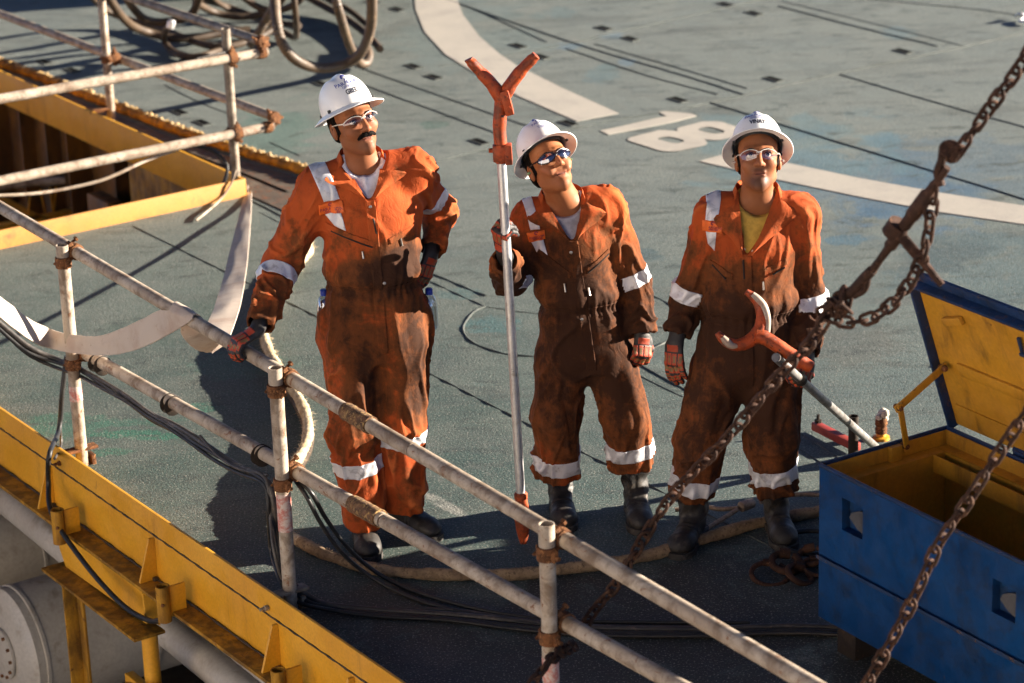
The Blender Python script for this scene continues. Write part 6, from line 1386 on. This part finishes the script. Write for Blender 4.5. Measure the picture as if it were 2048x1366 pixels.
    g.seg(wai+ZD*.01, che, np.array(r['wai2'])-s_, np.array(r['che'])-s_, side, k=.025); g.seg(che, up, np.array(r['che'])-s_, (r['che'][0]*.80-s_, r['che'][1]*.86-s_), side, k=.04); g.seg(s0i, s1i, .066-s_, .066-s_, k=.05)
    for q in (S0, S1): g.seg(neck+(q-neck)*.22-ZD*.03, q, .058-s_, .068-s_, k=.05)
    g.seg(neck-ZD*.05, neck+ZD*.02, (.074, .070), (.068, .066), side, k=.03)
    nc = neck+cd*.055+ZD*sp.get('neckline', .01); g.ell(nc, (.075, .085, .072), k=.008, op='s'); g.apply(lambda X: (neck[2]+.012-X[2])+((X[0]-neck[0])*cd[0]+(X[1]-neck[1])*cd[1])*.35, neck-.2, neck+.2, k=.004, op='s')
    Vs, Fs = g.mesh(); Vs = relax(Vs, Fs, 2, .5); Ns = normals(Vs, Fs); lim_ = Vs[:, 2] > neck[2]-.34
    Vs = Vs+Ns*(ridge(vn(st3((Vs@side)*16+seed, Vs[:, 2]*5, Vs[:, 1]*4)))*.004+vn(Vs*30)*.001)[:, None]; mkobj('undershirt', Vs, Fs, M[sp['shirt']], t, smooth=None)
    Rm = build_head(t, sp)
    for h in sp['hands']:
        if 'arm' in h: h = dict(h); k_ = h.pop('arm'); h['fa'] = J['el%d' % k_]-h['wrist']
        build_hand(t, **h)
    for b in sp['boots']: build_boot(t, **b)
    return t
TXT = lambda name: [('PARAGON', .060, .0200, M['inkb'], .0002), ('OFFSHORE', .047, .0110, M['inkb'], .0001), (name, .031, .0200, M['ink'], .0008)]
def dirF(yaw, el): return A3(math.sin(rad(yaw))*math.cos(rad(el)), -math.cos(rad(yaw))*math.cos(rad(el)), math.sin(rad(el)))
# ---- left man
Y0 = 9.66
def lerp(a, b, k): return np.asarray(a)*(1-k)+np.asarray(b)*k
handL = onrail(478)+ZD*.028
railn = unit(np.cross(td, ZD)); railn = railn if railn[1] < 0 else -railn
wristL = onrail(497)+ZD*.078-railn*.045
spL = dict(label='tall moustached worker in stained orange coveralls leaning his right hand on the near rail', base=(-.47, 9.62, 0), seed=3, w=1,
    side=A3(.975, .20, 0), neck=Q(722, 312, Y0-.01), head=Q(706, 243, Y0-.04), face=dirF(25, 17), roll=rad(10), htilt=-.14, hs=1.06, moustache=True, glasses='clear', shirt='shirt_w', stubble=.35, tone=(.36, .145, .065),
    J=dict(sh0=Q(638, 374, Y0-.03), sh1=Q(826, 338, Y0+.03), el0=Q(562, 524, Y0-.04), wr0=wristL+unit(Q(562, 524, Y0-.04)-wristL)*.028, el1=Q(879, 426, Y0+.22), wr1=Q(866, 500, Y0+.08),
           chest=Q(742, 425, Y0), waist=Q(748, 562, Y0-.01), pelvis=Q(753, 655, Y0-.01), hip0=Q(702, 690, Y0-.02), hip1=Q(805, 680, Y0+.0), kn0=Q(706, 860, Y0-.09), kn1=Q(802, 848, Y0-.04), hem0=Q(728, 1048, Y0-.05), hem1=Q(805, 1010, Y0+.03)),
    r=dict(pel=(.192, .150), wai=(.172, .138), wai2=(.176, .142), che=(.192, .140), arm=(.078, .068, .056), arm1=(.076, .058, .050), leg=(.104, .092, .082)),
    vpoint=Q(741, 402, Y0-.14), vwidth=.085, dirtz=([0, .1, .35, .6, .9, 1.05, 1.2, 1.35, 1.8], [.30, .25, .20, .36, .45, .42, .22, .08, .05]), grime=[(775, 525, .15, .10, .75), (830, 505, .08, .07, .5), (735, 760, .07, .16, .5), (830, 700, .06, .16, .5), (690, 600, .06, .08, .35), (510, 620, .08, .10, .5), (595, 470, .05, .06, .25), (835, 800, .04, .08, .5)],
    bands=[('farm0', .15, .32), ('uarm1', .54, .70), ('calf0', .26, .40), ('calf1', .02, .15)], tilt={'uarm0': 0, 'calf0': .05},
    straps=[('shoulder_strap', [(648, 404), (680, 399), (650, 318), (618, 330)]), ('chest_strap', [(669, 450), (690, 458), (680, 420), (652, 432)])], patch=[(640, 432), (688, 422), (685, 401), (637, 411)],
    pockets=[[(655, 460), (748, 492), (750, 480), (652, 447)], [(778, 486), (836, 470), (832, 455), (776, 474)]], zips=[((662, 462), (742, 490)), ((722, 498), (724, 512)), ((802, 478), (806, 494)), ((743, 432), (750, 462))], snaps=[(739, 411), (768, 343), (765, 560)],
    pouch=[(Q(655, 655, Y0+.0), (.045, .075, .115)), (Q(846, 640, Y0+.03), (.045, .07, .11))],
    hands=[], boots=[dict(ankle=Q(728, 1060, Y0-.02)*[1, 1, 0], toe_dir=A3(.14, -1, 0), shaft_top=Q(728, 1000, Y0-.03)), dict(ankle=P(808, 1050), toe_dir=A3(.62, -.78, 0), shaft_top=Q(806, 990, Y0+.03))],
    text=TXT('GREE'))
fw = unit(unit(handL-spL['J']['wr0'])); 
spL['hands'] = [dict(wrist=wristL, fd=unit(-td*.12+railn*.92-ZD*.38), back=unit(ZD*.9+railn*.42-td*.05), thumb=1, curl=(.62, .95, .5), thc=.9, thumb_out=.9, fa=spL['J']['el0']-wristL, size=1.06), 
                dict(wrist=spL['J']['wr1']+A3(-.008, .0, -.012), fd=unit(A3(-.38, -.22, -.9)), back=unit(A3(.80, -.62, 0)), thumb=-1, curl=(.25, .40, .3), size=1.05, fa=spL['J']['el1']-spL['J']['wr1'])]
# ---- middle man
Y1 = 9.86
spM = dict(label='shortest worker in brown stained orange coveralls with dark glasses holding an upright pole', base=(.32, 9.85, 0), seed=11,
    side=A3(.99, .12, 0), neck=Q(1124, 390, Y1-.03), head=Q(1098, 327, Y1-.07), face=dirF(17, 32), roll=rad(11), htilt=-.26, hs=1.03, smile=True, glasses='dark', shirt='shirt_g', stubble=.15, tone=(.43, .18, .08), plug='green', neckline=.0,
    J=dict(sh0=Q(1064, 440, Y1-.03), sh1=Q(1210, 414, Y1+.02), el0=Q(1022, 560, Y1-.04), wr0=Q(1010, 520, Y1-.27), el1=Q(1268, 562, Y1+.03), wr1=Q(1286, 668, Y1-.05),
           chest=Q(1143, 480, Y1), waist=Q(1158, 606, Y1-.01), pelvis=Q(1172, 690, Y1-.01), hip0=Q(1128, 712, Y1-.01), hip1=Q(1218, 706, Y1-.01), kn0=Q(1112, 835, Y1-.06), kn1=Q(1250, 830, Y1-.06), hem0=Q(1114, 946, Y1-.01), hem1=Q(1262, 930, Y1-.04)),
    r=dict(pel=(.172, .135), wai=(.152, .120), wai2=(.156, .125), che=(.165, .122), arm=(.070, .062, .052), leg=(.104, .096, .088)),
    vpoint=Q(1146, 482, Y1-.13), vwidth=.080, dirtz=([0, .2, .4, .6, .8, 1.0, 1.15, 1.3, 1.5], [.42, .48, .62, .72, .80, .76, .50, .22, .10]), grime=[(1150, 590, .12, .1, .35), (1110, 470, .05, .05, .4), (1020, 545, .08, .1, .7), (1170, 720, .12, .12, .3), (1240, 780, .06, .12, .25)],
    bands=[('uarm0', .80, .98), ('uarm1', .86, 1.02), ('calf0', .60, .86), ('calf1', .50, .76)], tilt={'uarm1': .0},
    straps=[('shoulder_strap', [(1061, 461), (1080, 458), (1068, 402), (1050, 408)]), ('chest_strap', [(1075, 507), (1098, 520), (1086, 476), (1062, 482)])], patch=[(1060, 486), (1092, 479), (1089, 461), (1055, 467)],
    pockets=[[(1074, 512), (1140, 556), (1142, 545), (1080, 500)], [(1176, 548), (1226, 520), (1222, 505), (1174, 536)]], zips=[((1176, 546), (1222, 516)), ((1128, 566), (1130, 582)), ((1176, 574), (1178, 588))], snaps=[(1141, 503), (1171, 437), (1162, 636)],
    hands=[dict(wrist=Q(1008, 504, Y1-.29), fd=unit(A3(-.10, -.28, 1)), back=unit(A3(-.78, -.60, -.1)), size=1.06, arm=0, thumb=-1, curl=[(.95, .95, .5), (1.1, 1.0, .5), (1.15, 1.0, .5), (1.2, 1.0, .5)], thc=.7, thumb_out=.6, spread=.03),
           dict(wrist=Q(1285, 668, Y1-.05), fd=unit(A3(-.12, -.35, -1)), back=unit(A3(.40, -.90, .1)), size=1.0, arm=1, thumb=-1, curl=(.65, .80, .5), spread=.07, thumb_out=.35, thc=.35)],
    boots=[dict(ankle=Q(1122, 1022, Y1-.0)*[1, 1, 0], toe_dir=A3(.05, -1, 0), shaft_top=Q(1114, 925, Y1)), dict(ankle=P(1272, 1026), toe_dir=A3(.06, -1, 0), shaft_top=Q(1265, 915, Y1-.04))],
    text=[('PARAG', .060, .0180, M['inkb'], 0.0), ('Vijay', .040, .0160, M['inkb'], 0.0)])
# ---- right man
Y2 = 9.58
spR = dict(label='worker in orange coveralls over a mustard shirt holding a forked tool at right', base=(.84, 9.56, 0), seed=23,
    side=A3(1, -.02, 0), neck=Q(1514, 380, Y2-.01), head=Q(1516, 317, Y2-.04), face=dirF(-3, 24), roll=rad(1), htilt=-.40, hz=.044, hs=1.04, glasses='clear', shirt='shirt_y', stubble=1.1, tone=(.40, .165, .072), plug='white', neckline=-.012,
    J=dict(sh0=Q(1432, 430, Y2), sh1=Q(1596, 430, Y2), el0=Q(1377, 590, Y2+.05), wr0=Q(1354, 668, Y2-.02), el1=Q(1618, 598, Y2+.03), wr1=Q(1614, 706, Y2-.14),
           chest=Q(1510, 480, Y2), waist=Q(1498, 622, Y2-.01), pelvis=Q(1492, 720, Y2-.01), hip0=Q(1440, 745, Y2-.01), hip1=Q(1546, 742, Y2-.01), kn0=Q(1402, 880, Y2-.06), kn1=Q(1543, 875, Y2-.06), hem0=Q(1384, 985, Y2-.02), hem1=Q(1549, 978, Y2-.04)),
    r=dict(pel=(.178, .142), wai=(.165, .130), wai2=(.168, .134), che=(.172, .128), arm=(.074, .064, .053), leg=(.108, .098, .088)),
    vpoint=Q(1494, 512, Y2-.14), vwidth=.082, dirtz=([0, .2, .5, .8, .95, 1.08, 1.2, 1.35, 1.7], [.62, .64, .76, .86, .80, .54, .26, .10, .02]), grime=[(1500, 640, .13, .1, .4), (1375, 640, .06, .08, .3), (1620, 650, .06, .08, .25), (1375, 490, .03, .03, .4), (1480, 780, .12, .12, .3)],
    bands=[('uarm0', .86, 1.02), ('uarm1', .90, 1.06), ('calf0', .58, .84), ('calf1', .48, .74)],
    straps=[('shoulder_strap', [(1413, 448), (1436, 446), (1450, 384), (1418, 396)]), ('chest_strap', [(1418, 495), (1431, 510), (1434, 468), (1414, 470)])], patch=[(1408, 470), (1445, 470), (1445, 448), (1408, 448)],
    pockets=[[(1422, 545), (1466, 560), (1466, 548), (1422, 530)], [(1518, 552), (1575, 530), (1572, 518), (1516, 540)]], zips=[((1426, 540), (1452, 560)), ((1545, 548), (1570, 536)), ((1525, 560), (1526, 576)), ((1486, 518), (1488, 556))], snaps=[(1490, 500), (1506, 500), (1548, 442)],
    hands=[dict(wrist=Q(1351, 680, Y2-.025), fd=unit(A3(-.03, -.20, -1)), back=unit(A3(-.62, -.62, .1)), size=1.08, arm=0, thumb=1, curl=(.15, .30, .25), spread=.04, thumb_out=.25, thc=.2),
           dict(wrist=Q(1614, 714, Y2-.15), fd=unit(A3(-.35, -.45, -.85)), back=unit(A3(.55, -.75, .15)), size=1.06, arm=1, thumb=-1, curl=[(1.1, 1.0, .5)]*4, thc=.8, thumb_out=.6, spread=.02)],
    boots=[dict(ankle=Q(1388, 1062, Y2-.02)*[1, 1, 0], toe_dir=A3(-.42, -1, 0), shaft_top=Q(1386, 960, Y2-.02)), dict(ankle=P(1552, 1058), toe_dir=A3(.10, -1, 0), shaft_top=Q(1552, 950, Y2-.03))],
    text=TXT('VINAY'))
for nm_, s_ in (('L', spL), ('M', spM), ('R', spR)):
    J = s_['J']; ln = lambda a, b: round(float(np.linalg.norm(J[a]-J[b])), 3)
    print(nm_, 'uarm', ln('sh0', 'el0'), ln('sh1', 'el1'), 'farm', ln('el0', 'wr0'), ln('el1', 'wr1'), 'thigh', ln('hip0', 'kn0'), ln('hip1', 'kn1'), 'shin', ln('kn0', 'hem0'), ln('kn1', 'hem1'), 'z pel', J['pelvis'][2].round(2), 'neck', s_['neck'][2].round(2), 'sh w', ln('sh0', 'sh1'), 'head', s_['head'][2].round(2), 'hem', J['hem0'][2].round(2), J['hem1'][2].round(2))
    for k, b in enumerate(s_['boots']): print('   ankle', np.round(b['ankle'], 2), 'top', np.round(b['shaft_top'], 2))
    build_person(s_)
# ------------------------------------------------------------------ things held and carried
def fork_pole():
    f0 = P(1047, 1086, .012); h = Q(1012, 478, Y1-.33); t1 = Q(1016, 322, 0); ax = unit(h-f0); f0 = f0+ax*0
    t = thing('forked_pole', 'upright steel pole with orange Y-shaped fork head held by the middle man', 'push pole', f0)
    def at(y):          # point of the pole axis at picture row y
        lo, hi = 0., 2.6
        for _ in range(50):
            m = (lo+hi)/2
            if px(f0+ax*m)[1] > y: lo = m
            else: hi = m
        return f0+ax*lo
    mb = MB(); mb.tube(resample([at(990), at(318)], .1)[0], .0175, 20); mb.build('shaft', M['alu'], t)
    s1 = unit(CR-ax*(CR@ax)); n = np.cross(s1, ax); n = n if n[1] < 0 else -n
    top = at(200); e1 = at(205)
    def scr(x, y, ref, dn=0.0):     # point in the head's own plane seen at x,y
        d = ray(x, y); k = ((ref-CP)@n)/(d@n); return CP+d*k+n*dn
    r0 = at(250); mb = MB()
    mb.tube(spline([at(325), at(290), at(250), scr(1003, 196, r0), scr(1000, 184, r0)], 6), [.023]*6+[.024]*6+[.025]*6+[.027]*7, 14)
    mb.tube(spline([scr(1004, 200, r0), scr(985, 170, r0), scr(960, 143, r0), scr(940, 122, r0), scr(937, 118, r0)], 5), [.026]*5+[.024]*5+[.020]*5+[.0165]*5+[.008], 14)
    mb.tube(spline([scr(1004, 200, r0), scr(1022, 168, r0), scr(1045, 138, r0), scr(1068, 115, r0), scr(1073, 110, r0)], 5), [.026]*5+[.024]*5+[.021]*5+[.018]*5+[.009], 14); mb.build('fork_head', M['tool_orange'], t, smooth=60)
    mb = MB(); q = scr(1014, 202, r0, .022); a2 = unit(scr(1020, 226, r0)-scr(1008, 180, r0)); mb.box(q, a2, np.cross(a2, n), n, .095, .032, .034, .006); mb.lathe(scr(1012, 190, r0, .038), n, [(.009, 0), (.009, .006), (0, .007)], 8); mb.lathe(scr(1018, 212, r0, .038), n, [(.009, 0), (.009, .006), (0, .007)], 8); mb.build('head_block', M['tool_orange'], t)
    mb = MB(); mb.box(at(304)+n*.010, ax, s1, n, .060, .060, .055, .006); mb.box(at(306)+n*.016+s1*.028, ax, s1, n, .075, .026, .05, .005); mb.tube([at(300)-s1*.045, at(300)-s1*.02], .009, 8); mb.build('clamp', M['tool_orange'], t)
    mb = MB(); mb.lathe(at(992), ax, [(.022, -.012), (.026, -.008), (.026, .010), (.021, .016)], 20); mb.build('collar', M['tool_orange'], t)
    mb = MB(); b_, a_ = at(1086), at(998); L = np.linalg.norm(a_-b_); path = [b_+ax*L*k for k in np.linspace(0, 1, 14)]
    V, F = [], []
    for i, q in enumerate(path):
        k = i/13; w = .030*math.sin(math.pi*(.12+.62*k))**.8; d_ = .014; w = max(w, .010); mbn = 12
        for j in range(mbn): a = j*math.tau/mbn; V.append(q+s1*w*math.cos(a)+n*d_*math.sin(a))
    for i in range(13):
        for j in range(12): F.append((i*12+j, i*12+(j+1) % 12, (i+1)*12+(j+1) % 12, (i+1)*12+j))
    F += [tuple(range(12))[::-1], tuple(13*12+j for j in range(12))]; mb.add(V, F); mb.build('foot_blade', M['tool_orange'], t, smooth=60)
fork_pole()
def hook_pole():
    ft = P(1756, 898, .02); hd = Q(1600, 758, Y2-.27); ax = unit(hd-ft)
    t = thing('hook_pole', 'steel pole with curved orange two-pronged head carried by the right man', 'push pole', ft)
    def at(x):
        lo, hi = 0., 3.
        for _ in range(50):
            m = (lo+hi)/2
            if px(ft+ax*m)[0] > x: lo = m
            else: hi = m
        return ft+ax*lo
    mb = MB(); mb.tube(resample([ft, at(1552)], .1)[0], .0165, 20); mb.build('shaft', M['steel_dark'], t)
    n = unit(-CF+CR*.15); ref = at(1560)
    def scr(x, y, dn=0.0): d = ray(x, y); k = ((ref-CP)@n)/(d@n); return CP+d*k+n*dn
    mb = MB(); mb.tube(spline([scr(1618, 735, .03), scr(1598, 722, .03), scr(1560, 697, .025), scr(1528, 676, .015), scr(1510, 672, .01)], 6), [.021, .023, .0235, .0235, .0235, .0235]+[.0245]*6+[.026]*6+[.028]*7, 14); mb.build('socket_arm', M['tool_orange'], t, smooth=60)
    up_ = [(1512, 672), (1522, 652), (1524, 628), (1516, 605), (1503, 591), (1492, 583)]
    lo_ = [(1512, 672), (1492, 686), (1470, 690), (1452, 683), (1440, 672), (1435, 665)]
    for pts, nm in ((up_, 'upper_prong'), (lo_, 'lower_prong')):
        pth = spline([scr(x, y) for x, y in pts], 6); k = len(pth); mb = MB(); mb.tube(pth, [.026-.015*(i/(k-1))**1.5 for i in range(k)], 14); pr = mb.build(nm, M['tool_orange'], t, smooth=60)
    worn_ = worn('bare_worn_prong', (.36, .29, .23), (.26, .17, .12), dirt=(.3, .08, .03), dirt_amt=.4, rust_amt=.15, rust=(.4, .08, .02), scale=14, rough=.5)
    for pts in ([(1533, 668), (1533, 640), (1526, 614), (1514, 598), (1503, 588)], [(1473, 692), (1460, 690), (1450, 682), (1443, 674)]):
        pth = spline([scr(x, y, .012) for x, y in pts], 6); k = len(pth); mb = MB(); mb.tube(pth, [.009+.006*math.sin(math.pi*(i+1)/(k+1)) for i in range(k)], 12); mb.build('worn_edge', worn_, t, smooth=60)
    mb = MB(); mb.lathe(at(1600), ax, [(.021, -.02), (.025, -.015), (.025, .02), (.020, .025)], 16); mb.build('collar', M['dark'], t)
hook_pole()
def bottle(x, y, Y, lab):
    c = Q(x, y, Y); t = thing('water_bottle', lab, 'bottle', c-ZD*.12, 'water bottles in the left man\'s pockets')
    mb = MB(); mb.lathe(c-ZD*.14, ZD, [(.028, 0), (.030, .01), (.030, .09), (.024, .12), (.0125, .138)], 20); mb.build('bottle_body', M['bottle'], t, smooth=60)
    mb = MB(); mb.lathe(c-ZD*.004, ZD, [(.0145, 0), (.0145, .020), (.012, .023), (0, .023)], 18); mb.build('cap', M['cap'], t)
bottle(648, 588, Y0-.01, 'clear water bottle with blue cap in the left man\'s right pocket'); bottle(858, 586, Y0+.04, 'blue capped water bottle in the left man\'s rear left pocket')
